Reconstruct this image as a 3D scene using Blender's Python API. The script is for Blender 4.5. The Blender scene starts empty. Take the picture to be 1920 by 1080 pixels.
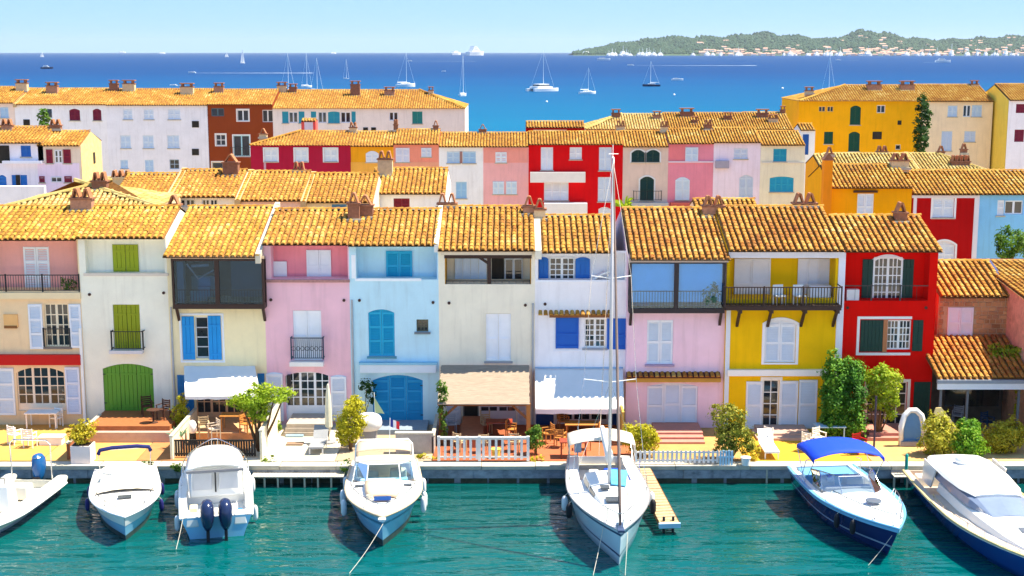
import bpy, math, random
from math import radians, sin, cos, tan, atan, atan2, sqrt, pi
from mathutils import Vector, Matrix
random.seed(7)
SC = bpy.context.scene
COL = SC.collection
# ------------------------------------------------------------------ camera
F, CX, CY, TILT, H = 2600.0, 960.0, 540.0, radians(9.67), 18.0
cd = bpy.data.cameras.new('camera'); cam = bpy.data.objects.new('camera', cd); COL.objects.link(cam)
cam.location = (0, 0, H); cam.rotation_euler = (radians(90) - TILT, 0, 0)
cd.sensor_width = 36; cd.lens = F / 1920 * 36; cd.clip_start = 0.5; cd.clip_end = 120000
SC.camera = cam
# ------------------------------------------------------------------ sky, sun, exposure
SUN = Vector((0.48, 0.055, 0.87)).normalized()
world = bpy.data.worlds.new('World'); SC.world = world; world.use_nodes = True
wn = world.node_tree; wn.nodes.clear()
sky = wn.nodes.new('ShaderNodeTexSky'); sky.sky_type = 'NISHITA'; sky.sun_disc = False
sky.sun_elevation = math.asin(SUN.z); sky.sun_rotation = atan2(SUN.x, SUN.y)
sky.air_density = 0.5; sky.dust_density = 0.0; sky.ozone_density = 3.0; sky.altitude = 0
bg = wn.nodes.new('ShaderNodeBackground'); bg.inputs[1].default_value = 0.15
wo = wn.nodes.new('ShaderNodeOutputWorld')
gm = wn.nodes.new('ShaderNodeGamma'); gm.inputs[1].default_value = .20      # one even grade for the whole sky
vm = wn.nodes.new('ShaderNodeVectorMath'); vm.operation = 'MULTIPLY'; vm.inputs[1].default_value = (.53, .86, 1.34)
wn.links.new(sky.outputs[0], gm.inputs[0]); wn.links.new(gm.outputs[0], vm.inputs[0]); wn.links.new(vm.outputs[0], bg.inputs[0]); wn.links.new(bg.outputs[0], wo.inputs[0])
ld = bpy.data.lights.new('sun', 'SUN'); ld.energy = 2.8; ld.angle = radians(0.5); ld.color = (1.0, 0.90, 0.72)
sun = bpy.data.objects.new('sun', ld); COL.objects.link(sun)
sun.rotation_euler = SUN.to_track_quat('Z', 'Y').to_euler(); sun.location = (40, 30, 60)
SC.view_settings.view_transform = 'Standard'; SC.view_settings.look = 'None'
SC.view_settings.gamma = 1; SC.view_settings.use_curve_mapping = False
SC.view_settings.exposure = 2.1
SC.render.engine = 'CYCLES'
SC.cycles.max_bounces = 6; SC.cycles.diffuse_bounces = 3; SC.cycles.glossy_bounces = 3; SC.cycles.transmission_bounces = 3; SC.cycles.transparent_max_bounces = 8; SC.cycles.volume_bounces = 0
# ------------------------------------------------------------------ projection helpers: where a seen point stands on a known plane
def ray(px, py):
    dx = (px - CX) / F; dy = (CY - py) / F
    return dx, cos(TILT) + dy * sin(TILT), -sin(TILT) + dy * cos(TILT)
def onY(px, py, Y):
    d = ray(px, py); t = Y / d[1]; return d[0] * t, H + d[2] * t
def onZ(px, py, Z):
    d = ray(px, py); t = (Z - H) / d[2]; return d[0] * t, d[1] * t
# ------------------------------------------------------------------ materials
def hexc(h):
    h = h.lstrip('#'); r = []
    for i in (0, 2, 4):
        v = int(h[i:i+2], 16) / 255; r.append(v / 12.92 if v <= .04045 else ((v + .055) / 1.055) ** 2.4)
    return r
MATS = {}
def N(nt, t, **kw):
    n = nt.nodes.new(t)
    for k, v in kw.items(): setattr(n, k, v)
    return n
def base_mat(name):
    m = bpy.data.materials.new(name); m.use_nodes = True; nt = m.node_tree
    return m, nt, nt.nodes['Principled BSDF']
def mat(name, col, rough=.6, var=.08, scale=1.5, bump=0.0, bscale=30, metal=0, spec=.3, stretch=(1, 1, 1), grime=0.0):
    if name in MATS: return MATS[name]
    m, nt, b = base_mat(name); L = nt.links.new
    c = hexc(col) if isinstance(col, str) else col
    b.inputs['Roughness'].default_value = rough; b.inputs['Metallic'].default_value = metal
    b.inputs['Specular IOR Level'].default_value = spec
    tc = N(nt, 'ShaderNodeNewGeometry'); mp = N(nt, 'ShaderNodeMapping'); mp.inputs['Scale'].default_value = stretch
    L(tc.outputs['Position'], mp.inputs['Vector'])
    nz = N(nt, 'ShaderNodeTexNoise'); nz.inputs['Scale'].default_value = scale; nz.inputs['Detail'].default_value = 6
    nz.inputs['Roughness'].default_value = .65
    L(mp.outputs[0], nz.inputs['Vector'])
    mr = N(nt, 'ShaderNodeMapRange'); mr.inputs[1].default_value = .25; mr.inputs[2].default_value = .75
    mr.inputs[3].default_value = 1 - var; mr.inputs[4].default_value = 1 + var
    L(nz.outputs['Fac'], mr.inputs[0])
    mx = N(nt, 'ShaderNodeVectorMath', operation='SCALE'); mx.inputs[0].default_value = c[:3]
    L(mr.outputs[0], mx.inputs['Scale'])
    out = mx.outputs[0]
    if grime > 0:   # rain streaks: vertical stains with a shape of their own
        m2 = N(nt, 'ShaderNodeMapping'); m2.inputs['Scale'].default_value = (3.0, 3.0, .25); L(tc.outputs['Position'], m2.inputs['Vector'])
        n2 = N(nt, 'ShaderNodeTexNoise'); n2.inputs['Scale'].default_value = 1.3; n2.inputs['Detail'].default_value = 8; L(m2.outputs[0], n2.inputs['Vector'])
        r2 = N(nt, 'ShaderNodeMapRange'); r2.inputs[1].default_value = .52; r2.inputs[2].default_value = .80; r2.inputs[4].default_value = grime
        L(n2.outputs['Fac'], r2.inputs[0])
        sz = N(nt, 'ShaderNodeSeparateXYZ'); L(tc.outputs['Position'], sz.inputs[0])      # splash dirt at the foot of the wall
        rz = N(nt, 'ShaderNodeMapRange'); rz.inputs[1].default_value = .8; rz.inputs[2].default_value = 2.3; rz.inputs[3].default_value = .55; rz.inputs[4].default_value = 0; L(sz.outputs[2], rz.inputs[0])
        mz = N(nt, 'ShaderNodeMath', operation='MULTIPLY'); L(rz.outputs[0], mz.inputs[0]); L(nz.outputs['Fac'], mz.inputs[1])
        az = N(nt, 'ShaderNodeMath', operation='ADD'); L(r2.outputs[0], az.inputs[0]); L(mz.outputs[0], az.inputs[1])
        mm = N(nt, 'ShaderNodeMix', data_type='RGBA'); L(az.outputs[0], mm.inputs[0]); L(out, mm.inputs[6])
        mm.inputs[7].default_value = (c[0] * .55, c[1] * .52, c[2] * .5, 1); out = mm.outputs[2]
    L(out, b.inputs['Base Color'])
    if bump > 0:
        n3 = N(nt, 'ShaderNodeTexNoise'); n3.inputs['Scale'].default_value = bscale; n3.inputs['Detail'].default_value = 5
        L(mp.outputs[0], n3.inputs['Vector'])
        bp = N(nt, 'ShaderNodeBump'); bp.inputs['Strength'].default_value = bump; bp.inputs['Distance'].default_value = .02
        L(n3.outputs['Fac'], bp.inputs['Height']); L(bp.outputs[0], b.inputs['Normal'])
    MATS[name] = m; return m
def plaster(col): return mat('plaster_' + col.strip('#'), [min(.92, v * k) for v, k in zip(hexc(col), (1.25, 1.08, 1.07))], .9, .085, .7, .25, 22, spec=.1, grime=.30)
def paint(col, rough=.5): return mat('paint_' + col.strip('#'), col, rough, .05, 2.0, .08, 40, spec=.3)
def ramp_mat(name, stops, rough=.85, lich=.25, lcol=(.62, .50, .22), island=False, nscale=3.0, spec=.2, bump=.3, trans=0):
    m, nt, b = base_mat(name); L = nt.links.new
    b.inputs['Roughness'].default_value = rough; b.inputs['Specular IOR Level'].default_value = spec
    oi = N(nt, 'ShaderNodeObjectInfo'); ge = N(nt, 'ShaderNodeNewGeometry')
    rnd = ge.outputs['Random Per Island'] if island else oi.outputs['Random']
    nz = N(nt, 'ShaderNodeTexNoise'); nz.inputs['Scale'].default_value = .55; nz.inputs['Detail'].default_value = 4
    L(ge.outputs['Position'], nz.inputs['Vector'])
    ad = N(nt, 'ShaderNodeMath', operation='MULTIPLY_ADD'); ad.inputs[1].default_value = .50
    L(rnd, ad.inputs[0])
    sb = N(nt, 'ShaderNodeMath', operation='MULTIPLY_ADD'); sb.inputs[1].default_value = 1.4; sb.inputs[2].default_value = -.45
    L(nz.outputs['Fac'], sb.inputs[0]); L(sb.outputs[0], ad.inputs[2])
    cr = N(nt, 'ShaderNodeValToRGB'); e = cr.color_ramp.elements
    while len(e) < len(stops): e.new(.5)
    for i, (p, c) in enumerate(stops): e[i].position = p; e[i].color = (*c[:3], 1)
    L(ad.outputs[0], cr.inputs[0])
    out = cr.outputs[0]
    if lich:
        n2 = N(nt, 'ShaderNodeTexNoise'); n2.inputs['Scale'].default_value = nscale; n2.inputs['Detail'].default_value = 8
        n2.inputs['Roughness'].default_value = .75
        L(ge.outputs['Position'], n2.inputs['Vector'])
        mr = N(nt, 'ShaderNodeMapRange'); mr.inputs[1].default_value = .48; mr.inputs[2].default_value = .68; mr.inputs[4].default_value = lich * 2
        L(n2.outputs['Fac'], mr.inputs[0])
        mm = N(nt, 'ShaderNodeMix', data_type='RGBA'); L(mr.outputs[0], mm.inputs[0]); L(out, mm.inputs[6]); mm.inputs[7].default_value = (*lcol, 1)
        out = mm.outputs[2]
    L(out, b.inputs['Base Color'])
    if bump:
        n3 = N(nt, 'ShaderNodeTexNoise'); n3.inputs['Scale'].default_value = 25
        L(ge.outputs['Position'], n3.inputs['Vector'])
        bp = N(nt, 'ShaderNodeBump'); bp.inputs['Strength'].default_value = bump; bp.inputs['Distance'].default_value = .02
        L(n3.outputs['Fac'], bp.inputs['Height']); L(bp.outputs[0], b.inputs['Normal'])
    if trans:
        tr = N(nt, 'ShaderNodeBsdfTranslucent'); L(out, tr.inputs[0])
        ms = N(nt, 'ShaderNodeMixShader'); ms.inputs[0].default_value = trans
        o = [n for n in nt.nodes if n.type == 'OUTPUT_MATERIAL'][0]
        L(b.outputs[0], ms.inputs[1]); L(tr.outputs[0], ms.inputs[2]); L(ms.outputs[0], o.inputs[0])
    MATS[name] = m; return m
TST = [(0.0, (0.228, 0.090, 0.017)), (.25, (0.324, 0.138, 0.020)), (.50, (0.408, 0.198, 0.026)), (.76, (0.480, 0.282, 0.054)), (1.0, (0.576, 0.420, 0.156))]
TILE = ramp_mat('roof_tile', TST, lich=.22, lcol=(.46, .34, .11))
TILE_P = ramp_mat('roof_tile_straw', [(0.0, (0.263, 0.119, 0.018)), (.25, (0.350, 0.175, 0.022)), (.50, (0.425, 0.237, 0.030)), (.76, (0.500, 0.331, 0.062)), (1.0, (0.600, 0.475, 0.175))], lich=.24, lcol=(.44, .35, .10))
TILE_O = ramp_mat('roof_tile_orange', [(0.0, (0.212, 0.071, 0.014)), (.25, (0.307, 0.112, 0.018)), (.50, (0.401, 0.171, 0.024)), (.76, (0.472, 0.248, 0.045)), (1.0, (0.566, 0.389, 0.142))], lich=.24, lcol=(.50, .37, .13))
TILES = ramp_mat('roof_tile_far', TST, island=True, lich=.2, lcol=(.46, .34, .11))
TPALE = ramp_mat('roof_tile_pale', [(0, (.34, .20, .05)), (.5, (.46, .33, .10)), (1, (.58, .47, .22))], island=True, lich=.3, lcol=(.40, .36, .13))
CHAN = mat('roof_channel', (.26, .12, .03), .9, .3, 4, .4, 20)
def leafmat(name, a, b_, c): return ramp_mat(name, [(0, a), (.5, b_), (1, c)], rough=.55, lich=0, island=True, spec=.3, bump=0, trans=.45)
LIME = leafmat('leaf_lime', (.13, .24, .012), (.32, .46, .02), (.58, .64, .05))
YELL = leafmat('leaf_yellow', (.30, .31, .01), (.58, .54, .02), (.78, .70, .06))
DARK = leafmat('leaf_dark', (.012, .045, .008), (.03, .10, .015), (.10, .20, .03))
MIDG = leafmat('leaf_mid', (.04, .11, .01), (.11, .24, .02), (.26, .38, .04))
OLIVE = leafmat('leaf_olive', (.30, .25, .012), (.54, .46, .025), (.70, .60, .06))
BLUEG = leafmat('leaf_agave', (.07, .20, .13), (.13, .32, .20), (.24, .42, .28))
WHITE = paint('#f2f2ef'); WARMW = paint('#ece6d8'); BARK = mat('bark', (.16, .09, .04), .9, .3, 6, .6, 12, stretch=(1, 1, .2))
GEL = mat('gelcoat', (.82, .82, .80), .22, .03, 1.2, spec=.5)
CREAM = mat('boat_canvas', (.72, .66, .55), .85, .06, 5, .15, 60)
TAN = mat('tan_canvas', (.62, .47, .32), .85, .07, 4, .15, 60)
STEEL = mat('stainless_steel', (.72, .72, .74), .22, .03, 3, metal=1)
IRON = mat('dark_iron', (.018, .018, .022), .5, .15, 6)
DWOOD = mat('dark_wood', (.045, .022, .016), .55, .25, 5, .3, 20, stretch=(1, 1, 6))
WOOD = mat('brown_wood', (.26, .10, .03), .6, .25, 5, .3, 20, stretch=(1, 6, 6))
OWOOD = mat('orange_wood', (.52, .22, .05), .5, .2, 5, .3, 20, stretch=(6, 1, 6))
PALEW = mat('weathered_wood', (.50, .36, .20), .8, .25, 4, .4, 15, stretch=(6, 1, 6))
ROPE = mat('rope', (.55, .52, .44), .9, .1, 20)
RUBBER = mat('black_rubber', (.015, .015, .02), .6, .1, 4)
NAVY = mat('navy_canvas', (.012, .02, .12), .8, .1, 4, .15, 60)
BLUEC = mat('blue_canvas', (.004, .055, .62), .7, .06, 3, .15, 50)
AWN = mat('awning_white', (.82, .81, .78), .8, .04, 2, .1, 40)
AWNB = mat('awning_blue', (.40, .62, .88), .8, .04, 2, .1, 40)
BRICKC = mat('chimney_clay', (.27, .12, .07), .9, .3, 6, .5, 18)
CHW = mat('chimney_plaster', (.66, .50, .30), .9, .15, 5, .4, 20)
STONEW = mat('quay_stone', (.26, .28, .32), .85, .5, 2.2, .6, 9, stretch=(1, 1, 1.6))
COPE = mat('coping_stone', (.50, .46, .37), .85, .22, 2, .3, 20)
def glass(name, tint, refl=.25, gcol=(.95, .97, 1)):
    m, nt, b = base_mat(name); L = nt.links.new; nt.nodes.remove(b)
    o = [n for n in nt.nodes if n.type == 'OUTPUT_MATERIAL'][0]
    t = N(nt, 'ShaderNodeBsdfTransparent'); t.inputs[0].default_value = (*tint, 1)
    g = N(nt, 'ShaderNodeBsdfGlossy'); g.inputs['Roughness'].default_value = .02; g.inputs[0].default_value = (*gcol, 1)
    lw = N(nt, 'ShaderNodeFresnel'); lw.inputs[0].default_value = 1.5
    ma = N(nt, 'ShaderNodeMath', operation='ADD'); ma.inputs[1].default_value = refl; L(lw.outputs[0], ma.inputs[0])
    ms = N(nt, 'ShaderNodeMixShader'); L(ma.outputs[0], ms.inputs[0]); L(t.outputs[0], ms.inputs[1]); L(g.outputs[0], ms.inputs[2])
    L(ms.outputs[0], o.inputs[0]); MATS[name] = m; return m
CLEAR = glass('clear_glass', (.80, .88, .92), .05)
BLUEG_GL = glass('blue_glass', (.50, .82, 1.0), .0)
DKGL = glass('tinted_glass', (.58, .66, .72), .0)
SMOKE = glass('smoked_glass', (.50, .60, .70), -.012, (.55, .75, .95))
PANE = mat('window_glass', (.018, .024, .032), .04, .5, 1.1, spec=.6)
INT = mat('dark_interior', (.03, .025, .02), .9, .4, 2)
# ------------------------------------------------------------------ mesh builder
class MB:
    def __init__(s): s.v = []; s.f = []
    def add(s, vs, fs):
        o = len(s.v); s.v += [tuple(v) for v in vs]; s.f += [tuple(i + o for i in f) for f in fs]; return s
    def box(s, x0, y0, z0, x1, y1, z1):
        return s.add([(x0, y0, z0), (x1, y0, z0), (x1, y1, z0), (x0, y1, z0), (x0, y0, z1), (x1, y0, z1), (x1, y1, z1), (x0, y1, z1)],
                     [(0, 3, 2, 1), (4, 5, 6, 7), (0, 1, 5, 4), (1, 2, 6, 5), (2, 3, 7, 6), (3, 0, 4, 7)])
    def quad(s, a, b, c, d): return s.add([a, b, c, d], [(0, 1, 2, 3)])
    def poly(s, pts): return s.add(pts, [tuple(range(len(pts)))])
    def prism(s, pts, off):      # polygon of 3-D points swept by an offset
        n = len(pts); off = Vector(off); a = [Vector(p) for p in pts]; b = [p + off for p in a]
        return s.add(a + b, [tuple(range(n))[::-1], tuple(range(n, 2 * n))] + [(i, (i + 1) % n, n + (i + 1) % n, n + i) for i in range(n)])
    def tube(s, pts, r, n=6, closed=False):
        pts = [Vector(p) for p in pts]; m = len(pts); vs = []; rr = r if isinstance(r, (list, tuple)) else [r] * m
        for i, p in enumerate(pts):
            a = pts[i - 1] if (i > 0 or closed) else p; b = pts[(i + 1) % m] if (i < m - 1 or closed) else p
            d = (b - a); d = d.normalized() if d.length > 1e-9 else Vector((0, 0, 1))
            u = d.cross(Vector((0, 0, 1))); u = u.normalized() if u.length > .05 else Vector((1, 0, 0))
            w = u.cross(d)
            vs += [p + (u * cos(2 * pi * k / n) + w * sin(2 * pi * k / n)) * rr[i] for k in range(n)]
        fs = []
        for i in range(m if closed else m - 1):
            j = (i + 1) % m
            fs += [(i * n + k, i * n + (k + 1) % n, j * n + (k + 1) % n, j * n + k) for k in range(n)]
        if not closed: fs += [tuple(range(n))[::-1], tuple((m - 1) * n + k for k in range(n))]
        return s.add(vs, fs)
    def lathe(s, prof, c, n=12):
        vs = []; c = Vector(c)
        for r, z in prof: vs += [c + Vector((r * cos(2 * pi * k / n), r * sin(2 * pi * k / n), z)) for k in range(n)]
        m = len(prof); fs = [(i * n + k, i * n + (k + 1) % n, (i + 1) * n + (k + 1) % n, (i + 1) * n + k) for i in range(m - 1) for k in range(n)]
        fs += [tuple(range(n))[::-1], tuple((m - 1) * n + k for k in range(n))]
        return s.add(vs, fs)
    def loft(s, rows, close=False, caps=True):
        n = len(rows[0]); vs = [p for r in rows for p in r]; fs = []
        for i in range(len(rows) - 1):
            for k in range(n if close else n - 1): fs.append((i * n + k, i * n + (k + 1) % n, (i + 1) * n + (k + 1) % n, (i + 1) * n + k))
        if caps and close: fs += [tuple(range(n))[::-1], tuple((len(rows) - 1) * n + k for k in range(n))]
        return s.add(vs, fs)
    def blob(s, c, r, n=10, m=6, sq=1.0):
        rows = []
        for i in range(m + 1):
            th = -pi / 2 + pi * i / m; row = []
            for k in range(n):
                ph = 2 * pi * k / n
                f = lambda q: math.copysign(abs(q) ** sq, q)
                row.append((c[0] + r[0] * f(cos(th)) * f(cos(ph)), c[1] + r[1] * f(cos(th)) * f(sin(ph)), c[2] + r[2] * f(sin(th))))
            rows.append(row)
        return s.loft(rows, close=True)
    def xform(s, M): s.v = [tuple(M @ Vector(v)) for v in s.v]; return s
    def build(s, name, m, parent=None, smooth=False, **props):
        me = bpy.data.meshes.new(name); me.from_pydata(s.v, [], s.f); me.materials.append(m)
        if smooth: me.polygons.foreach_set('use_smooth', [True] * len(me.polygons))
        me.update()
        o = bpy.data.objects.new(name, me); COL.objects.link(o)
        if parent is not None:
            o.parent = parent
            if parent.type == 'EMPTY' and parent.get('w'): o.location = -Vector(parent.location)
        for k, v in props.items(): o[k] = v
        return o
def thing(name, label, cat, loc=(0, 0, 0), rz=0, group=None, local=False):
    o = bpy.data.objects.new(name, None); COL.objects.link(o); o.empty_display_size = .2
    o.location = loc; o.rotation_euler = (0, 0, rz); o['label'] = label; o['category'] = cat
    if group: o['group'] = group
    if not local: o['w'] = 1
    return o
def tag(o, label, cat, group=None):
    o['label'] = label; o['category'] = cat
    if group: o['group'] = group
    return o
def struct(o): o['kind'] = 'structure'; return o
def dup(root, loc, rz, label=None):
    def cp(o, p):
        c = o.copy(); COL.objects.link(c); c.parent = p
        for ch in o.children: cp(ch, c)
        return c
    r = cp(root, None); r.location = loc; r.rotation_euler = (0, 0, rz)
    if label: r['label'] = label
    return r
def rnd(a, b): return random.uniform(a, b)
# ------------------------------------------------------------------ roof tiles
def tile_geo(r0=.100, r1=.082, ln=.40, seg=4):
    vs = []
    for j, (r, y, z) in enumerate(((r0, 0, .02), (r1, ln, 0))):
        for k in range(seg + 1):
            a = pi * k / seg; vs.append((-r * cos(a), y, z + r * .70 * sin(a)))
    n = seg + 1
    fs = [(k, k + 1, n + k + 1, n + k) for k in range(seg)] + [tuple(range(n))[::-1]]
    return vs, fs
TG = tile_geo()
TILE_ME = []
for mm in (TILE, TILE_P, TILE_O):
    me = bpy.data.meshes.new('tile'); me.from_pydata(TG[0], [], TG[1]); me.materials.append(mm); me.update(); TILE_ME.append(me)
PITCH = .30
def tile_slope(parent, x0, x1, Y0, Z0, Y1, Z1, objs, pitch_x=.275, expo=.315, stuffmat=None, me=None, clip=None, x_shift=0, rng=None, frame=None):
    """cover tiles on a slope that rises from (Y0, Z0) to (Y1, Z1); objs: one object per tile, else one joined part"""
    al = atan2(Z1 - Z0, Y1 - Y0); ln = sqrt((Y1 - Y0) ** 2 + (Z1 - Z0) ** 2)
    nr = max(1, int(ln / expo)); nc = max(1, int(round((x1 - x0) / pitch_x))); px = (x1 - x0) / nc
    sheet = MB(); step = px
    k = 0; pts0 = []; pts1 = []
    for i in range(nc * 2 + 1):
        x = x0 + i * px / 2; dz = .03 if i % 2 == 0 else -.03
        pts0.append((x, Y0, Z0 + dz)); pts1.append((x, Y1, Z1 + dz))
    if clip is None: sheet.loft([pts0, pts1])
    mb = MB(); R = Matrix.Rotation(al, 4, 'X')
    for c in range(nc):
        xc = x0 + (c + .5) * px; wob = rnd(-.012, .012)
        for r in range(nr + 1):
            s_ = r * expo * (ln - .10) / (nr * expo) if nr else 0
            if s_ > ln - .15: continue
            y = Y0 + s_ * cos(al); z = Z0 + s_ * sin(al)
            if clip and not clip(xc, y): continue
            loc = Vector((xc + wob + rnd(-.012, .012), y - .05 * cos(al), z - .05 * sin(al) + .035 + rnd(-.006, .01)))
            rz = rnd(-.05, .05)
            if objs:
                o = bpy.data.objects.new('tile', me or TILE_ME[0]); COL.objects.link(o); o.parent = parent
                if frame is None: o.location = loc; o.rotation_euler = (al + rnd(-.02, .02), 0, rz)
                else:
                    o.matrix_local = frame @ Matrix.Translation(loc) @ Matrix.Rotation(rz, 4, 'Z') @ R
            else:
                ca, sa = cos(al), sin(al)
                mb.add([(loc.x + v[0] + v[1] * -rz, loc.y + v[1] * ca - v[2] * sa, loc.z + v[1] * sa + v[2] * ca) for v in TG[0]], TG[1])
    if not objs and mb.v:
        if frame is not None: mb.xform(frame)
        mb.build('tile_field', stuffmat or TILES, parent, kind='stuff')
    return sheet
def ridge_tiles(parent, x0, x1, y, z, objs=True, m=None):
    n = max(1, int((x1 - x0) / .36)); mb = MB()
    for i in range(n):
        x = x0 + (i + .5) * (x1 - x0) / n
        vs = [(x + .20 - v[1], y + v[0] * 1.25, z + v[2] * 1.2 + .03) for v in TG[0]]
        if objs: MB().add(vs, TG[1]).build('ridge_tile', TILE, parent)
        else: mb.add(vs, TG[1])
    if not objs: mb.build('ridge_tiles', m or TILES, parent, kind='stuff')
# ------------------------------------------------------------------ houses
class House:
    def __init__(s, label, Y, xl, xr, ym, zb, col, name='row_house', group=None, depth=7.6, cat='house', far=False):
        s.Y = Y; s.x0 = onY(xl, ym, Y)[0]; s.x1 = onY(xr, ym, Y)[0]; s.zb = zb; s.depth = depth; s.far = far
        s.root = thing(name, label, cat, ((s.x0 + s.x1) / 2, Y + depth / 2, zb), group=group)
        s.col = col; s.op = []; s.xtra = []; s.roofs = []; s.zt = None
    def rect(s, r, dy=0):
        x0, y0, x1, y1 = r; Y = s.Y + dy; xm = (x0 + x1) / 2; ym = (y0 + y1) / 2
        return onY(x0, ym, Y)[0], onY(x1, ym, Y)[0], onY(xm, y1, Y)[1], onY(xm, y0, Y)[1]
    def cut(s, q, depth, rise=0, back=True): s.op.append((q, depth, rise, back))
    def part(s, mb, name, m, **k): return mb.build(name, m, s.root, **k)
    def roof(s, ye, yr, over=.38, fwd=0, pitch=.31, objs=None, xl=None, xr=None, yel=None, hipl=0, hipr=0, mt=None, back=True, tiles=True, tm=0):
        """eave seen at image row ye, ridge at yr"""
        if objs is None: objs = not s.far
        x0 = s.x0 if xl is None else xl; x1 = s.x1 if xr is None else xr
        Ye = s.Y - over - fwd; xm = (x0 + x1) / 2
        pxm = CX + F * xm / (s.Y * cos(TILT) + 9 * sin(TILT))
        Ze = onY(pxm, ye, Ye)[1]
        d = ray(pxm, yr); k = -d[2] / d[1]
        Yr = (H - Ze + pitch * Ye) / (pitch + k); Zr = Ze + pitch * (Yr - Ye)
        Yb = 2 * Yr - s.Y + .3; Zb_ = Zr - pitch * (Yb - Yr)
        s.Ye, s.Ze, s.Yr, s.Zr, s.pitch, s.Yb = Ye, Ze, Yr, Zr, pitch, Yb
        s.zt = Ze + pitch * (s.Y - Ye) - .10; s.roofs.append((x0, x1))
        ro = MB()
        if hipl or hipr:
            a = (x0, Ye, Ze); b = (x1, Ye, Ze); c = (x1 - hipr, Yr, Zr); e = (x0 + hipl, Yr, Zr); g = (x1, Yb, Ze); h_ = (x0, Yb, Ze)
            ro.quad(a, b, c, e); ro.quad(b, g, c, c) if False else ro.poly([b, g, c]); ro.poly([g, h_, e, c]); ro.poly([h_, a, e])
            r = ro.build('roof', CHAN if tiles else (mt or TILES), s.root)
            cl = lambda x, y: (x - x0) > hipl * (y - Ye) / (Yr - Ye) - .1 and (x1 - x) > hipr * (y - Ye) / (Yr - Ye) - .1
            tile_slope(r, x0, x1, Ye, Ze, Yr, Zr, False, stuffmat=mt, clip=cl)
            for sgn, xe, hp in ((-1, x0, hipl), (1, x1, hipr)):
                if not hp: continue
                w = Yb - Ye; M = Matrix.Translation((xe, (Ye + Yb) / 2, Ze)) @ Matrix.Rotation(radians(90 * sgn), 4, 'Z')
                tile_slope(r, -w / 2, w / 2, 0, 0, hp, Zr - Ze, False, stuffmat=mt, clip=lambda x, y, w=w, hp=hp: abs(x) < w / 2 * (1 - y / hp) + .1, frame=M)
            hl = MB()
            for q0, q1 in ((a, e), (b, c)):
                if q0[0] == q1[0]: continue
                hl.tube([Vector(q0) + Vector((0, 0, .08)), Vector(q1) + Vector((0, 0, .1))], .11, 6)
            if hl.v: hl.build('hip_ridge', mt or TILES, r)
            ridge_tiles(r, x0 + hipl, x1 - hipr, Yr, Zr, False, mt)
        else:
            holder = bpy.data.objects.new('roof', None)
            sheet = MB()
            if back: sheet.quad((x0, Yr, Zr), (x1, Yr, Zr), (x1, Yb, Zb_), (x0, Yb, Zb_))
            sheet.quad((x0, Ye + .02, Ze - .07), (x1, Ye + .02, Ze - .07), (x1, Yr, Zr - .07), (x0, Yr, Zr - .07))
            nc = max(1, int(round((x1 - x0) / .275))); px = (x1 - x0) / nc
            A = []; B = []
            for i in range(nc * 2 + 1):
                x = x0 + i * px / 2; dz = .02 if i % 2 else -.04
                A.append((x, Ye + .02, Ze + dz)); B.append((x, Yr, Zr + dz))
            sheet.loft([A, B])
            bpy.data.objects.remove(holder)
            r = sheet.build('roof', CHAN, s.root)
            tile_slope(r, x0, x1, Ye, Ze, Yr, Zr, objs, stuffmat=mt, me=TILE_ME[tm])
            ridge_tiles(r, x0, x1, Yr, Zr, objs, mt)
        s.r = r; s.ridge = (Yr, Zr)
        return r
    def hit(s, px, py):
        """a seen point on the front slope"""
        d = ray(px, py); t = (s.Ze - s.pitch * s.Ye - H) / (d[2] - s.pitch * d[1])
        return Vector((d[0] * t, d[1] * t, H + d[2] * t))
    def gable(s):
        x0 = s.x0; x1 = s.x1; Yb = s.Yb - .3
        return [(x0, s.Y, s.zt), (x0, s.Yr, s.Zr - .12), (x0, Yb, s.zt)], x1 - x0
    def finish(s, wallmat=None, side=None):
        q = MB(); Y = s.Y; x0, x1, zb, zt = s.x0, s.x1, s.zb, s.zt
        xs = sorted({x0, x1} | {o[0][0] for o in s.op} | {o[0][1] for o in s.op}); zs = sorted({zb, zt} | {o[0][2] for o in s.op} | {o[0][3] for o in s.op})
        xs = [x for x in xs if x0 - 1e-6 <= x <= x1 + 1e-6]; zs = [z for z in zs if zb - 1e-6 <= z <= zt + 1e-6]
        for i in range(len(xs) - 1):
            for j in range(len(zs) - 1):
                xc = (xs[i] + xs[i + 1]) / 2; zc = (zs[j] + zs[j + 1]) / 2
                if any(o[0][0] < xc < o[0][1] and o[0][2] < zc < o[0][3] for o in s.op): continue
                q.quad((xs[i], Y, zs[j]), (xs[i + 1], Y, zs[j]), (xs[i + 1], Y, zs[j + 1]), (xs[i], Y, zs[j + 1]))
        for (a, b, c, d), dep, rise, back in s.op:
            q.quad((a, Y, c), (a, Y, d), (a, Y + dep, d), (a, Y + dep, c)); q.quad((b, Y, c), (b, Y + dep, c), (b, Y + dep, d), (b, Y, d))
            q.quad((a, Y, c), (a, Y + dep, c), (b, Y + dep, c), (b, Y, c)); q.quad((a, Y, d), (b, Y, d), (b, Y + dep, d), (a, Y + dep, d))
            if back: q.quad((a, Y + dep, c), (b, Y + dep, c), (b, Y + dep, d), (a, Y + dep, d))
            if rise:
                n = 10; xc = (a + b) / 2; hw = (b - a) / 2
                P = [(a + (b - a) * k / n, d - rise * ((a + (b - a) * k / n - xc) / hw) ** 2) for k in range(n + 1)]
                for k in range(n):
                    (xa, za), (xb, zb2) = P[k], P[k + 1]
                    q.quad((xa, Y, za), (xb, Y, zb2), (xb, Y, d + .0005), (xa, Y, d + .0005))
                    q.quad((xa, Y, za), (xa, Y + dep, za), (xb, Y + dep, zb2), (xb, Y, zb2))
        Yb = (s.Yb - .3) if s.roofs else Y + s.depth
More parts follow.
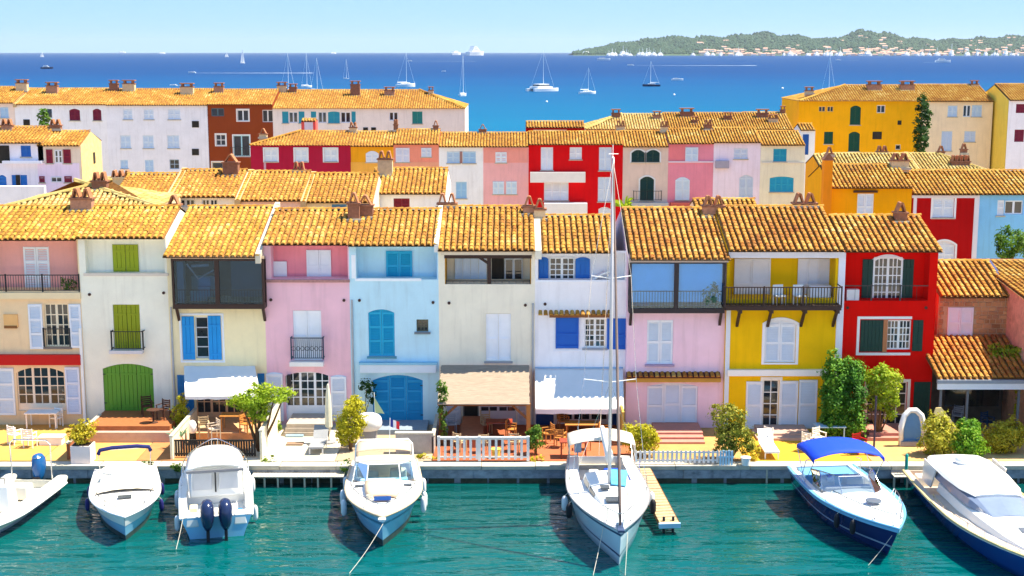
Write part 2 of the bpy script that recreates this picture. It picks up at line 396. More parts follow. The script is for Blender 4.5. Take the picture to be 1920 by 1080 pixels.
        q.quad((x0, Y, zb), (x0, Y, zt), (x0, Yb, zt), (x0, Yb, zb)); q.quad((x1, Y, zb), (x1, Yb, zb), (x1, Yb, zt), (x1, Y, zt))
        q.quad((x0, Yb, zb), (x0, Yb, zt), (x1, Yb, zt), (x1, Yb, zb))
        if s.roofs and not getattr(s, 'hip', False):
            for x in (x0, x1): q.poly([(x, Y, zt), (x, s.Yr, s.Zr - .12), (x, Yb, zt)])
        s.wall = q.build('wall', wallmat or plaster(s.col), s.root)
        for sp in s.xtra: pass
        return s
    # ---- openings
    def leaf(s, parent, x0, x1, z0, z1, y, m, style='louvre', rails=3, arch=None, t=.045, name='shutter'):
        """arch = (xc, hw, zcrown, rise): top edge follows the curve"""
        q = MB(); n = 6 if arch else 1; t = .075; bk = .052
        top = lambda x: min(z1, arch[2] - arch[3] * ((x - arch[0]) / arch[1]) ** 2) if arch else z1
        pts = [(x0, y + bk, z0), (x1, y + bk, z0)] + [(x1 + (x0 - x1) * k / n, y + bk, top(x1 + (x0 - x1) * k / n)) for k in range(n + 1)]
        q.prism(pts, (0, t - bk, 0))
        if style == 'louvre':
            st = min(.085, (x1 - x0) * .17); ta, tb = top(x0 + st / 2), top(x1 - st / 2)
            q.box(x0, y, z0, x0 + st, y + bk, ta - .01); q.box(x1 - st, y, z0, x1, y + bk, tb - .01)
            zz = min(ta, tb); hh = zz - z0
            for k in range(rails + 1):
                zc = z0 + .06 + (hh - .12) * k / rails
                q.box(x0 + st, y + .003, zc - .055, x1 - st, y + bk, zc + .055)
            stp = .078 if not s.far else .14; z = z0 + .10
            while z < zz - .14:
                q.quad((x0 + st, y + .010, z), (x1 - st, y + .010, z), (x1 - st, y + bk - .004, z + stp * .72), (x0 + st, y + bk - .004, z + stp * .72)); z += stp
        elif style == 'plank':
            nb = max(2, int((x1 - x0) / .17))
            for k in range(nb):
                a = x0 + (x1 - x0) * k / nb; b = x0 + (x1 - x0) * (k + 1) / nb
                q.box(a + .009, y + .016 + rnd(0, .006), z0, b - .009, y + bk, min(top(a), top(b)) - .005)
            for zc in (z0 + .25, z0 + (z1 - z0) * .78): q.box(x0 + .02, y - .006, zc - .05, x1 - .02, y + .015, zc + .05)
        elif style == 'flat':
            fr = .07; ta, tb = top(x0 + fr / 2), top(x1 - fr / 2); zz = min(ta, tb)
            q.box(x0, y, z0, x0 + fr, y + bk, ta - .01); q.box(x1 - fr, y, z0, x1, y + bk, tb - .01)
            for zc in (z0 + .07, z0 + (zz - z0) * .45, zz - .07): q.box(x0 + fr, y + .003, zc - .06, x1 - fr, y + bk, zc + .06)
        return q.build(name, m, parent)
    def shutters(s, r, m, n=2, rails=3, style='louvre', rise=0, dy=0, cut=True, surround=None, sill=None, hinge=None):
        a, b, c, d = s.rect(r, dy); Y = s.Y + dy
        if cut and not getattr(s, 'nocut', False): s.cut((a, b, c, d), .15, rise); yf = Y + .05
        else: yf = Y - .07
        w = MB(); fw = .03
        w.box(a, yf + .03, c, a + fw, yf + .055, d - rise); w.box(b - fw, yf + .03, c, b, yf + .055, d - rise); w.box(a + fw, yf + .03, c, b - fw, yf + .055, c + fw)
        p = w.build('window', m, s.root)
        ar = ((a + b) / 2, (b - a) / 2 + 1e-6, d, rise) if rise else None
        for k in range(n):
            xa = a + (b - a) * k / n + .006; xb = a + (b - a) * (k + 1) / n - .006
            s.leaf(p, xa, xb, c + .01, d - .01 if not rise else d, yf, m, style, rails, ar)
        if hinge:
            hb = MB()
            for zc in (c + (d - c) * .18, c + (d - c) * .78):
                hb.box(a - .05, yf - .02, zc - .02, a + .12, yf - .002, zc + .02); hb.box(b - .12, yf - .02, zc - .02, b + .05, yf - .002, zc + .02)
            hb.build('hinge', hinge, p)
        if surround: s.surround(p, (a, b, c, d), Y, surround, rise)
        if sill: MB().box(a - .08, Y - .10, c - .09, b + .08, Y + .02, c - .003).build('sill', sill, p)
        return p
    def surround(s, p, q, Y, m, rise=0, w=.13, t=.035):
        a, b, c, d = q; g = MB()
        g.box(a - w, Y - t, c - w * .6, a - .002, Y + .02, d - rise); g.box(b + .002, Y - t, c - w * .6, b + w, Y + .02, d - rise)
        g.box(a - .002, Y - t, c - w * .6, b + .002, Y + .02, c - .002)
        if not rise: g.box(a - w, Y - t, d, b + w, Y + .02, d + w)
        else:
            n = 12; xc = (a + b) / 2; hw = (b - a) / 2
            for k in range(n):
                xa = a - w + (b - a + 2 * w) * k / n; xb = a - w + (b - a + 2 * w) * (k + 1) / n
                fi = lambda x: d - rise * min(1, abs(x - xc) / hw) ** 2; fo = lambda x: d + w - (rise + w * .4) * (abs(x - xc) / (hw + w)) ** 2
                g.prism([(xa, Y - t, fi(xa)), (xb, Y - t, fi(xb)), (xb, Y - t, max(fi(xb) + .01, fo(xb))), (xa, Y - t, max(fi(xa) + .01, fo(xa)))], (0, t + .02, 0))
        return g.build('surround', m, p)
    def glazed(s, r, m=None, cols=2, rows=3, leaves=2, rise=0, dy=0, cut=True, kick=0, dep=.16, sill=None, surround=None, panes=True, name='window', gl=None):
        m = m or WHITE; a, b, c, d = s.rect(r, dy); Y = s.Y + dy
        if cut and not getattr(s, 'nocut', False): s.cut((a, b, c, d), dep, rise); yf = Y + dep - .07
        else: yf = Y - .045
        g = MB(); fw = .07 if not s.far else .09; bw = .022 if not s.far else .035; t = .04; B = []
        lw = (b - a) / leaves; kz = c + (d - c) * kick
        p = None
        for k in range(leaves):
            xa = a + lw * k; xb = xa + lw
            g.box(xa, yf, c, xa + fw * .8, yf + t, d); g.box(xb - fw * .8, yf, c, xb, yf + t, d)
            g.box(xa + fw * .8, yf, c, xb - fw * .8, yf + t, max(c + fw, kz)); g.box(xa + fw * .8, yf, d - fw, xb - fw * .8, yf + t, d)
            ia, ib, ic, id_ = xa + fw * .8, xb - fw * .8, max(c + fw, kz), d - fw
            for i in range(1, cols): xx = ia + (ib - ia) * i / cols; g.box(xx - bw, yf + .005, ic, xx + bw, yf + t - .005, id_)
            for j in range(1, rows): zz = ic + (id_ - ic) * j / rows; g.box(ia, yf + .007, zz - bw, ib, yf + t - .007, zz + bw)
            B.append((ia, ib, ic, id_))
        p = g.build(name, m, s.root)
        for ia, ib, ic, id_ in B:
            if panes and not s.far:
                for i in range(cols):
                    for j in range(rows):
                        xa = ia + (ib - ia) * i / cols; xb = ia + (ib - ia) * (i + 1) / cols; za = ic + (id_ - ic) * j / rows; zb = ic + (id_ - ic) * (j + 1) / rows
                        e = rnd(-.008, .008); e2 = rnd(-.008, .008); y = yf + .022
                        MB().quad((xa, y + e, za), (xb, y - e, za), (xb, y - e + e2, zb), (xa, y + e + e2, zb)).build('pane', gl or PANE, p)
            else: MB().quad((ia, yf + .022, ic), (ib, yf + .022, ic), (ib, yf + .022, id_), (ia, yf + .022, id_)).build('pane', gl or PANE, p)
        if sill: MB().box(a - .1, Y - .10, c - .10, b + .1, Y + .02, c - .003).build('sill', sill, p)
        if surround: s.surround(p, (a, b, c, d), Y, surround, rise)
        return p
    def panel(s, r, m, name, dy=0, t=.05, proud=.05):
        a, b, c, d = s.rect(r, dy); Y = s.Y + dy
        return MB().box(a, Y - proud, c, b, Y - proud + t, d).build(name, m, s.root)
    def openleaf(s, r, m, dy=0, rails=3, style='louvre', rise=0):
        a, b, c, d = s.rect(r, dy); ar = ((a + b) / 2, (b - a) / 2, d, rise) if rise else None
        return s.leaf(s.root, a, b, c, d, s.Y + dy - .07, m, style, rails, ar)
    def rail(s, r, m, Y, step=.11, posts=2, name='railing', thick=.012, tr=.025, bottom=True, ends=None):
        x0, y0, x1, y1 = r; a, b = onY(x0, (y0 + y1) / 2, Y)[0], onY(x1, (y0 + y1) / 2, Y)[0]; c, d = onY((x0 + x1) / 2, y1, Y)[1], onY((x0 + x1) / 2, y0, Y)[1]
        g = MB(); g.box(a, Y - tr, d - .04, b, Y + tr, d)
        if bottom: g.box(a, Y - tr * .8, c + .05, b, Y + tr * .8, c + .085)
        n = max(2, int((b - a) / step))
        for k in range(1, n): x = a + (b - a) * k / n; g.box(x - thick, Y - thick, c + .05, x + thick, Y + thick, d - .04)
        for k in range(posts): x = a + (b - a) * k / (posts - 1); g.box(x - .03, Y - .031, c, x + .03, Y + .031, d + .03)
        if ends:
            for x in (a, b): g.box(x - .02, Y, d - .04, x + .02, s.Y, d); g.box(x - .02, Y, c + .05, x + .02, s.Y, c + .08)
        return g.build(name, m, s.root)
    def vents(s, *pts):
        for px, py in pts:
            x, z = onY(px, py, s.Y); MB().lathe([(.07, 0), (.07, .05), (.045, .05), (.045, .02)], (0, 0, 0), 10).xform(Matrix.Translation((x, s.Y - .001, z)) @ Matrix.Rotation(pi / 2, 4, 'X')).build('vent', mat('vent_clay', (.10, .05, .04), .9), s.root)
    def strip(s, xa, xb, m, hgt=.16, y0=None):
        """raised fire wall that follows the slope"""
        Y0 = s.Ye - .05 if y0 is None else y0
        z0 = s.Ze + s.pitch * (Y0 - s.Ye)
        g = MB().prism([(xa, Y0, z0 - .3), (xa, s.Yr + .3, s.Zr - .2), (xa, s.Yr + .3, s.Zr + hgt + .05), (xa, Y0, z0 + hgt)], (xb - xa, 0, 0))
        return g.build('fire_wall', m, s.root)
    def chimney(s, px, py, w=.9, h=.75, d=.6, caps=2, m=None, ledge=True, tall=0):
        p = s.hit(px, py); x, y, z = p; m = m or BRICKC
        g = MB(); h2 = h + tall
        g.box(x - w / 2, y, z - .25, x + w / 2, y + d, z + h2)
        c = g.build('chimney', random.choice((m, m, CHW, mat('chimney_rose', (.42, .22, .14), .9, .3, 6, .5, 18))), s.root)
        if ledge: MB().box(x - w / 2 - .1, y - .12, z - .1, x + w / 2 + .1, y - .003, z + .07).build('flashing', COPE, c)
        MB().box(x - w / 2 - .06, y - .06, z + h2 + .003, x + w / 2 + .06, y + d + .06, z + h2 + .08).build('cap_slab', m, c)
        t = MB(); zc = z + h2 + .08
        if s.Y > 139:
            t.box(x - w * .42, y + .08, zc + .003, x - w * .25, y + d - .08, zc + .28); t.box(x + w * .25, y + .08, zc + .003, x + w * .42, y + d - .08, zc + .28); t.box(x - w * .55, y - .04, zc + .283, x + w * .55, y + d + .04, zc + .38)
        for k in range(caps if s.Y <= 139 else 0):
            xc = x - w / 2 + w * (k + .5) / caps; hw = w / caps * .42
            for sg in (-1, 1):
                t.prism([(xc + sg * hw, y, zc), (xc + sg * (hw - .07), y, zc), (xc + sg * .005, y, zc + .40), (xc + sg * .01, y, zc + .47), (xc + sg * .08, y, zc + .44)], (0, d, 0))
        t.build('chimney_tiles', mat('clay_cap', (.40, .17, .08), .9, .3, 5, .4, 18), c)
        return c
# ------------------------------------------------------------------ plants
def foliage(name, blobs, n, size, m, parent=None, up=.3, hollow=.55, **props):
    vol = [b[1][0] * b[1][1] * b[1][2] for b in blobs]; tot = sum(vol); vs = []; fs = []
    for (c, r), v in zip(blobs, vol):
        nn = int(n * v / tot) + 1; cl = []
        for _ in range(max(5, nn // 45)):
            u = Vector((random.gauss(0, 1), random.gauss(0, 1), random.gauss(0, 1))).normalized() * rnd(.62, 1.12); cl.append((u, rnd(.16, .34)))
        for i_ in range(nn):
            if i_ % 10 < 7:
                q, cr = random.choice(cl); u = q + Vector((random.gauss(0, .5), random.gauss(0, .5), random.gauss(0, .5))) * cr
            else:
                while True:
                    u = Vector((rnd(-1, 1), rnd(-1, 1), rnd(-1, 1))); L = u.length
                    if hollow * random.random() < L <= 1: break
            p = Vector((c[0] + u.x * r[0], c[1] + u.y * r[1], c[2] + u.z * r[2]))
            nm = (u + Vector((rnd(-1, 1), rnd(-1, 1), rnd(-1, 1) + up)) * .9).normalized()
            a = nm.cross(Vector((rnd(-1, 1), rnd(-1, 1), rnd(-1, 1)))).normalized(); b = nm.cross(a)
            sz = size * rnd(.6, 1.3); o = len(vs)
            vs += [p - a * sz * .5, p + b * sz * .28 + nm * sz * .06, p + a * sz * .5, p - b * sz * .28 + nm * sz * .06]; fs.append((o, o + 1, o + 2, o + 3))
    mb = MB(); mb.v = [tuple(v) for v in vs]; mb.f = fs
    return mb.build(name, m, parent, **props)
def limbs(base, tops, r, m, parent, name='trunk'):
    g = MB()
    for i, tp in enumerate(tops):
        b = Vector(base); tp = Vector(tp); mid = b.lerp(tp, .5) + Vector((rnd(-.08, .08), rnd(-.08, .08), .05))
        g.tube([b, b.lerp(mid, .6), mid, tp], [r, r * .8, r * .6, r * .25], 6)
    return g.build(name, m, parent, smooth=True)
def shrub(name, label, cat, base, blobs, n, size, m, group=None, trunk=.035, up=.3, pot=None):
    t = thing(name, label, cat, base, group=group); W = [(Vector(base) + Vector(b[0]), b[1]) for b in blobs]
    limbs(base, [w[0] for w in W[:6]], trunk, BARK, t, 'trunk' if trunk > .05 else 'stem')
    foliage('crown' if trunk > .05 else 'foliage', W, n, size, m, t, up)
    return t
# ------------------------------------------------------------------ water, sea, ground, quay
def water_mat(name, stops, y0, y1, rough, s1, s2, strength, spec=.5, stretch=(1, 1, 1), dist=.25):
    m, nt, b = base_mat(name); L = nt.links.new
    ge = N(nt, 'ShaderNodeNewGeometry'); sx = N(nt, 'ShaderNodeSeparateXYZ'); L(ge.outputs['Position'], sx.inputs[0])
    nz = N(nt, 'ShaderNodeTexNoise'); nz.inputs['Scale'].default_value = s2 * .12; nz.inputs['Detail'].default_value = 3
    mp0 = N(nt, 'ShaderNodeMapping'); mp0.inputs['Scale'].default_value = (.35, 1, 1); L(ge.outputs['Position'], mp0.inputs[0]); L(mp0.outputs[0], nz.inputs['Vector'])
    mr = N(nt, 'ShaderNodeMapRange'); mr.inputs[1].default_value = y0; mr.inputs[2].default_value = y1; L(sx.outputs[1], mr.inputs[0])
    ad = N(nt, 'ShaderNodeMath', operation='MULTIPLY_ADD'); ad.inputs[1].default_value = .35; L(nz.outputs['Fac'], ad.inputs[0])
    sb = N(nt, 'ShaderNodeMath', operation='SUBTRACT'); sb.inputs[1].default_value = .175; L(mr.outputs[0], sb.inputs[0]); L(sb.outputs[0], ad.inputs[2])
    cr = N(nt, 'ShaderNodeValToRGB'); e = cr.color_ramp.elements
    while len(e) < len(stops): e.new(.5)
    for i, (p, c) in enumerate(stops): e[i].position = p; e[i].color = (*c, 1)
    L(ad.outputs[0], cr.inputs[0]); L(cr.outputs[0], b.inputs['Base Color'])
    b.inputs['Roughness'].default_value = rough; b.inputs['IOR'].default_value = 1.33; b.inputs['Specular IOR Level'].default_value = spec
    mp = N(nt, 'ShaderNodeMapping'); mp.inputs['Scale'].default_value = stretch; L(ge.outputs['Position'], mp.inputs[0])
    a = N(nt, 'ShaderNodeTexNoise'); a.inputs['Scale'].default_value = s1; a.inputs['Detail'].default_value = 1; a.inputs['Distortion'].default_value = .8; L(mp.outputs[0], a.inputs['Vector'])
    c2 = N(nt, 'ShaderNodeTexNoise'); c2.inputs['Scale'].default_value = s2; c2.inputs['Detail'].default_value = 1; L(mp.outputs[0], c2.inputs['Vector'])
    sm = N(nt, 'ShaderNodeMath', operation='MULTIPLY_ADD'); sm.inputs[1].default_value = .16; L(a.outputs['Fac'], sm.inputs[0]); L(c2.outputs['Fac'], sm.inputs[2])
    bp = N(nt, 'ShaderNodeBump'); bp.inputs['Strength'].default_value = strength; bp.inputs['Distance'].default_value = dist; L(sm.outputs[0], bp.inputs['Height']); L(bp.outputs[0], b.inputs['Normal'])
    return m
CANAL = water_mat('canal_water', [(0, (.0, .085, .105)), (.5, (.0, .08, .082)), (1, (.001, .05, .05))], 40, 57, .03, 3.0, .8, 1.0, spec=.8, stretch=(.5, 1.5, 1), dist=.26)  # darker towards the quay: its shaded reflection painted into the water colour
SEA = water_mat('sea_water', [(0, (.001, .115, .22)), (.30, (.001, .075, .19)), (.65, (.001, .048, .165)), (1, (.001, .034, .138))], 230, 1300, .4, .35, .05, .5, spec=.02, stretch=(.5, 1, 1))
struct(MB().quad((-140, 37, 0), (140, 37, 0), (140, 56.9, 0), (-140, 56.9, 0)).build('canal_water', CANAL))
PAV = mat('bounce_paving', (.70, .60, .46), .9, .15, .8, .3, 6)      # unseen square on the near bank, added to bounce sunlight onto the facades
oq = struct(MB().box(-140, -60, -2, 140, 40.0, .72).build('near_quay_bounce', PAV)); MB().box(-140, 39.6, .725, 140, 40.1, .86).build('coping', COPE, oq)
sea = MB(); ys = [190, 400, 900, 2500, 7000, 22000]
for a, b in zip(ys, ys[1:]): sea.quad((-a * 1.2 - 300, a, 0), (a * 1.2 + 300, a, 0), (b * 1.2 + 300, b, 0), (-b * 1.2 - 300, b, 0))
struct(sea.build('sea', SEA))
struct(MB().box(-90, 57.0, -2, 90, 195, .5).build('ground', mat('sandy_ground', (.38, .30, .18), .95, .2, .4, .4, 4)))
QY = 56.5
ALGAE = mat('algae_stone', (.045, .05, .03), .7, .5, 3, .6, 9)
q = MB(); n = 60
q.box(-90, QY, -2, 90, 57.2, .62)
quay = struct(q.build('quay', STONEW))
x = -30.0
while x < 30:
    w = rnd(2.2, 3.4); dz = rnd(-.01, .015)
    MB().box(x + .012, QY - .07, .60, x + w - .012, QY + .62 + rnd(-.03, .03), .76 + dz).build('coping_stone', COPE, quay); x += w
x = -29.0
while x < 30:       # stone courses of the quay face
    for z0, z1 in ((-.25, .20), (.215, .58)):
        xx = x + (.5 if z0 < 0 else 0) + rnd(-.1, .1); MB().box(xx, QY - .035 - rnd(0, .02), z0, xx + rnd(1.05, 1.2), QY + .05, z1).build('quay_block', STONEW if z0 > 0 else ALGAE, quay)
    x += 1.25
ZT = .78
def T(px, py, z=ZT):
    x, y = onZ(px, py, z); return Vector((x, y, z))
bx = [155, 318, 497, 657, 823, 1003, 1175, 1360, 1574, 1760]
XB = [onY(b, 797, 63)[0] for b in bx]
floors = [('#c4954c', -40), ('#c69c58', 0), ('#b07c4c', 0), ('#d2c8b4', 0), ('#a8947c', 0), ('#9c5434', 0), ('#ac6440', 0), ('#ba9058', 0), ('#cc9a2c', 0), ('#c69c64', 0), ('#ccac78', 0)]
xe = [onY(-60, 797, 63)[0]] + XB + [45]
for i, (c, _) in enumerate(floors):
    struct(MB().box(xe[i] + .02, QY + .66, .4, xe[i + 1] - .02, 63.4, ZT + rnd(-.01, .01)).build('terrace_floor', mat('terrace_' + c[1:], c, .85, .16, 1.3, .2, 14)))
def slab(parent, name, px0, px1, pyf, zt, m, z0=.5, yb=62.99, dx=0):
    a = onZ(px0, pyf, zt); b = onZ(px1, pyf, zt)
    return MB().box(a[0], a[1], z0, b[0], yb, zt).build(name, m, parent)
G1 = 'pastel town houses in the front row along the quay'
YF = 63.0
BROWNDECK = mat('brown_deck', (.36, .12, .04), .7, .25, 4, .3, 15, stretch=(1, 6, 1)); PINKSTEP = mat('pink_step', (.55, .36, .28), .85, .1, 4, .2, 20)
TERRA = mat('terracotta', (.42, .15, .07), .85, .15, 4, .3, 18); ROSE = mat('rose_step', (.50, .22, .17), .85, .12, 4, .2, 20)
def ring(h, r, m, w=.09, t=.03):
    a, b, c, d = h.rect(r); g = MB(); Y = h.Y
    g.box(a - w, Y - t, c - w, a, Y - .002, d + w); g.box(b, Y - t, c - w, b + w, Y - .002, d + w); g.box(a, Y - t, d, b, Y - .002, d + w); g.box(a, Y - t, c - w, b, Y - .002, c)
    return g.build('surround', m, h.root)
# ---- house 1: peach and pink, white shutters
h = House('peach and pink house with a red band, leftmost in the front row', YF, -58, 155, 620, .5, '#ffd0a6', group=G1)
h.roof(449, 388, tm=1); h.vents()
q1 = h.rect((-50, 455, 146, 545)); h.cut((q1[0], q1[1], q1[2], h.zt - .12), 1.0)
h.shutters((46, 462, 94, 546), paint('#eef0f2'), 2, 3, dy=.98, cut=False)
a, b, c, d = h.rect((-50, 455, 146, 545), 1.0)
MB().box(a, YF + .955, c, b, YF + .99, d + .3).build('pink_wall_panel', plaster('#ffaaa0'), h.root, label='pink rendered wall inside the upper loggia')
h.rail((-58, 515, 148, 547), IRON, YF - .02, .12, 4, thick=.008, tr=.012)
h.panel((-58, 548, 152, 560), paint('#f3dcb0'), 'cornice', t=.14, proud=.14)
h.glazed((84, 569, 129, 650), paint('#f0e2c4'), 2, 4, 2, sill=mat('grey_sill', (.2, .17, .15)))
h.openleaf((55, 570, 81, 654), paint('#e7ebf2')); h.openleaf((131, 570, 153, 652), paint('#e7ebf2'))
h.rail((82, 616, 131, 650), IRON, YF - .06, .12, 2, thick=.007, tr=.01, bottom=False)
h.panel((-58, 664, 153, 683), paint('#c80a06'), 'red_band', t=.2, proud=.2)
h.panel((8, 589, 34, 613), paint('#f0bc78'), 'meter_box', t=.08, proud=.08); h.panel((9, 610, 33, 615), paint('#8a5a2c'), 'box_sill', t=.1, proud=.1)
h.glazed((32, 688, 122, 770), paint('#f6dfc4'), 2, 4, 3, rise=.28, kick=.16, name='french_window')
h.openleaf((-4, 690, 28, 778), paint('#e8ecf0')); h.openleaf((124, 688, 151, 776), paint('#dfe3f0'))
h.finish()
MB().box(onY(156, 700, YF)[0] - .06, YF - .16, .78, onY(156, 700, YF)[0] + .06, YF - .04, 5.4).build('downpipe', WHITE, h.root)
H1 = h
# ---- house 2: cream, green shutters
h = House('cream white house with green shutters and a green arched door', YF, 155, 318, 620, .5, '#ffead8', group=G1)
h.roof(446, 388, tm=1)
q1 = h.rect((160, 455, 308, 512)); h.cut((q1[0], q1[1], q1[2], h.zt - .12), .45)
GR1 = paint('#9aa60e'); GR2 = paint('#8f9a0c'); GR3 = paint('#5f9a2c')
h.shutters((212, 458, 260, 514), GR1, 2, style='plank', dy=.43, cut=False)
h.panel((157, 512, 316, 517), paint('#dccfc0'), 'ledge', t=.08, proud=.05)
h.shutters((213, 571, 263, 655), GR2, 2, style='plank')
h.rail((209, 621, 268, 656), IRON, YF - .32, .11, 2, ends=True, thick=.008, tr=.014)
h.panel((208, 655, 270, 661), paint('#d8d6da'), 'balcony_slab', t=.36, proud=.34)
h.shutters((194, 682, 288, 772), GR3, 3, style='plank', rise=.24, hinge=IRON)
h.vents((168, 552), (307, 549)); h.finish()
slab(h.root, 'deck', 163, 318, 799, 1.45, BROWNDECK); slab(h.root, 'step', 163, 318, 811, 1.24, PINKSTEP, yb=60.6); slab(h.root, 'step', 163, 318, 820, 1.02, PINKSTEP, yb=60.4)
H2 = h
# ---- house 3: apricot with the glazed box loggia
def box_loggia(h, r, proud, posts, glassm, frame, floor_py, inner, backm, railr=None):
    Yp = h.Y - proud; x0, y0, x1, y1 = r; ym = (y0 + y1) / 2
    a, b = onY(x0, ym, Yp)[0], onY(x1, ym, Yp)[0]; c, d = onY((x0 + x1) / 2, y1, Yp)[1], onY((x0 + x1) / 2, y0, Yp)[1]
    f = MB(); f.box(a, Yp, c - .06, b, h.Y + .02, c + .16); f.box(a, Yp, d - .16, b, Yp + .14, d)
    xs = [a + (b - a) * p for p in posts]
    for x in xs: f.box(max(a, x - .10), Yp + .004, c + .16, min(b, x + .10), Yp + .13, d - .14)
    for x in (a + .05, b - .05): f.box(x - .05, h.Y - .1, c + .16, x + .05, h.Y - .004, d - .14); f.box(x - .049, Yp + .14, d - .14, x + .049, h.Y - .1, d - .002)
    lg = f.build('glazed_loggia', frame, h.root)
    for i in range(len(xs) - 1):
        u, v = max(a, xs[i]) + .10, min(b, xs[i + 1]) - .10
        MB().box(u, Yp + .06, c + .165, v, Yp + .07, d - .145).build('glass_pane', glassm, lg)
    MB().box(a + .04, Yp + .14, c + .17, a + .05, h.Y - .1, d - .15).build('glass_pane', glassm, lg)
    q1 = (a + .12, b - .12, c + .17, min(d, h.zt) - .15); h.cut(q1, inner, back=False)
    MB().quad((q1[0], h.Y + inner - .004, q1[2]), (q1[1], h.Y + inner - .004, q1[2]), (q1[1], h.Y + inner - .004, q1[3]), (q1[0], h.Y + inner - .004, q1[3])).build('loggia_back_wall', backm, lg)
    for i, x in enumerate((a + .12, b - .12)):
        MB().prism([(x - .06, Yp + .1, c), (x + .06, Yp + .1, c), (x + .06, h.Y - .01, c - .75), (x - .06, h.Y - .01, c - .75)], (0, .14, .0)).build('bracket', frame, h.root)
    if railr:
        rl = MB(); zt_ = c + .16 + railr; rl.box(a + .08, Yp + .16, zt_, b - .08, Yp + .19, zt_ + .03); k = a + .15
        while k < b - .12: rl.box(k - .008, Yp + .165, c + .17, k + .008, Yp + .181, zt_); k += .13
        rl.build('railing', IRON, lg)
    return lg, q1, c
h = House('apricot house with a dark glazed loggia and bright blue shutters', YF, 318, 498, 620, .5, '#ffdfb4', group=G1)
h.roof(481, 388, fwd=.40, tm=1)
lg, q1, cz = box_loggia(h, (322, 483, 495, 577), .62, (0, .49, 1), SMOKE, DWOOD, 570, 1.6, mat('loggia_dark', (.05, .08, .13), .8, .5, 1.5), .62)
BL = paint('#0d8fd8'); BLD = paint('#0a6fae')
g = MB(); g.box(q1[0] + .35, YF + 1.2, q1[2], q1[0] + 1.5, YF + 1.5, q1[2] + 1.0); g.box(q1[0] + .5, YF + .2, q1[2], q1[0] + 1.3, YF + .8, q1[2] + .45); g.build('loggia_sofa', paint('#58c8e0'), lg)
MB().box(q1[0] + 1.0, YF - .35, q1[2] + .3, q1[0] + 1.55, YF - .15, q1[2] + .75).box(q1[0] + 1.0, YF - .16, q1[2] + .75, q1[0] + 1.55, YF - .1, q1[2] + 1.15).build('loggia_reflection', paint('#38b8e0'), lg)  # teal shape near the glass stands in for a bright reflection
MB().box(q1[0] + 2.2, YF + 1.3, q1[2], q1[1] - .3, YF + 1.59, q1[3] - .2).build('inner_door', paint('#4f86a8'), lg)
MB().box(q1[0] + .05, YF - .3, q1[2], q1[0] + .35, YF + .1, q1[3] - .1).build('curtain', paint('#8fb4c4'), lg)
MB().tube([(q1[0] + .5, YF - .2, q1[3] - .2), (q1[0] + 1.0, YF - .2, q1[3] - .9), (q1[0] + 1.7, YF - .1, q1[3] - .5)], .04).tube([(q1[0] + .7, YF - .2, q1[3] - .3), (q1[0] + 1.5, YF - .2, q1[3] - .25)], .07).build('folded_parasol', WHITE, lg)  # white tubes stand in for reflections in the loggia glass
h.panel((318, 476, 500, 481), paint('#d9c2a2'), 'fascia', t=.03, proud=.66)
h.glazed((366, 594, 391, 672), paint('#c9ced6'), 1, 4, 1, dep=.2)
h.openleaf((342, 593, 365, 674), BL, style='plank'); h.openleaf((391, 592, 415, 674), BL, style='plank')
ring(h, (341, 591, 417, 676), paint('#e9edf2'))
def awning(h, r_back, yf_, xf0, xf1, proud, m, zf=None, cassette=None, valance=.18, name='awning'):
    """cloth from the wall down to a front bar"""
    x0, y0, x1 = r_back; a, z1 = onY(x0, y0, h.Y); b, _ = onY(x1, y0, h.Y); Yp = h.Y - proud
    z0 = onY((xf0 + xf1) / 2, yf_, Yp)[1]; fa, fb = onY(xf0, yf_, Yp)[0], onY(xf1, yf_, Yp)[0]
    rows = []; n = 8
    for i in range(n + 1):
        t = i / n; sag = -.06 * sin(pi * t)
        rows.append([(a + (fa - a) * t + (b - a + (fb - fa - b + a) * t) * k / 10, h.Y - .03 - (proud - .03) * t, z1 + (z0 - z1) * t + sag + .015 * sin(k * 2.1 + i)) for k in range(11)])
    aw = MB().loft(rows).build(name, m, h.root, smooth=True)
    if valance:
        vv = [[(p[0], p[1] - .004, p[2]) for p in rows[-1]], [(p[0], p[1] - .01, p[2] - valance + .02 * (k % 2)) for k, p in enumerate(rows[-1])]]
        MB().loft(vv).build('valance', m, aw)
    MB().tube([(fa, Yp + .01, z0 - .03), (fb, Yp + .01, z0 - .03)], .025).build('front_bar', WHITE, aw)
    for xx, xf in ((a + .15, fa + .15), (b - .15, fb - .15)):
        MB().tube([(xx, h.Y - .05, z1 - .45), (xf + (.4 if xf < (fa + fb) / 2 else -.4), h.Y - proud * .5, (z0 + z1) / 2 - .4), (xf, Yp + .05, z0 - .05)], .02).build('awning_arm', WHITE, aw)
    if cassette: MB().box(a - .1, h.Y - .22, z1 + .005, b + .1, h.Y - .003, z1 + .2).build('cassette', cassette, aw)
    return aw
awning(h, (345, 686, 478), 742, 347, 490, 2.3, AWN)
h.openleaf((334, 703, 364, 800), BLD, style='plank'); h.openleaf((484, 700, 497, 780), BLD, style='plank')
h.glazed((368, 712, 480, 800), paint('#e0b088'), 2, 3, 4, kick=.3, name='french_window')
h.finish(); slab(h.root, 'deck', 322, 486, 812, 1.1, mat('apricot_deck', (.55, .33, .17), .8, .2, 4, .2, 15)); H3 = h
xs = onY(503, 440, YF)[0]; h.strip(h.x1 - .22, h.x1 + .02, paint('#d4c8b0'))
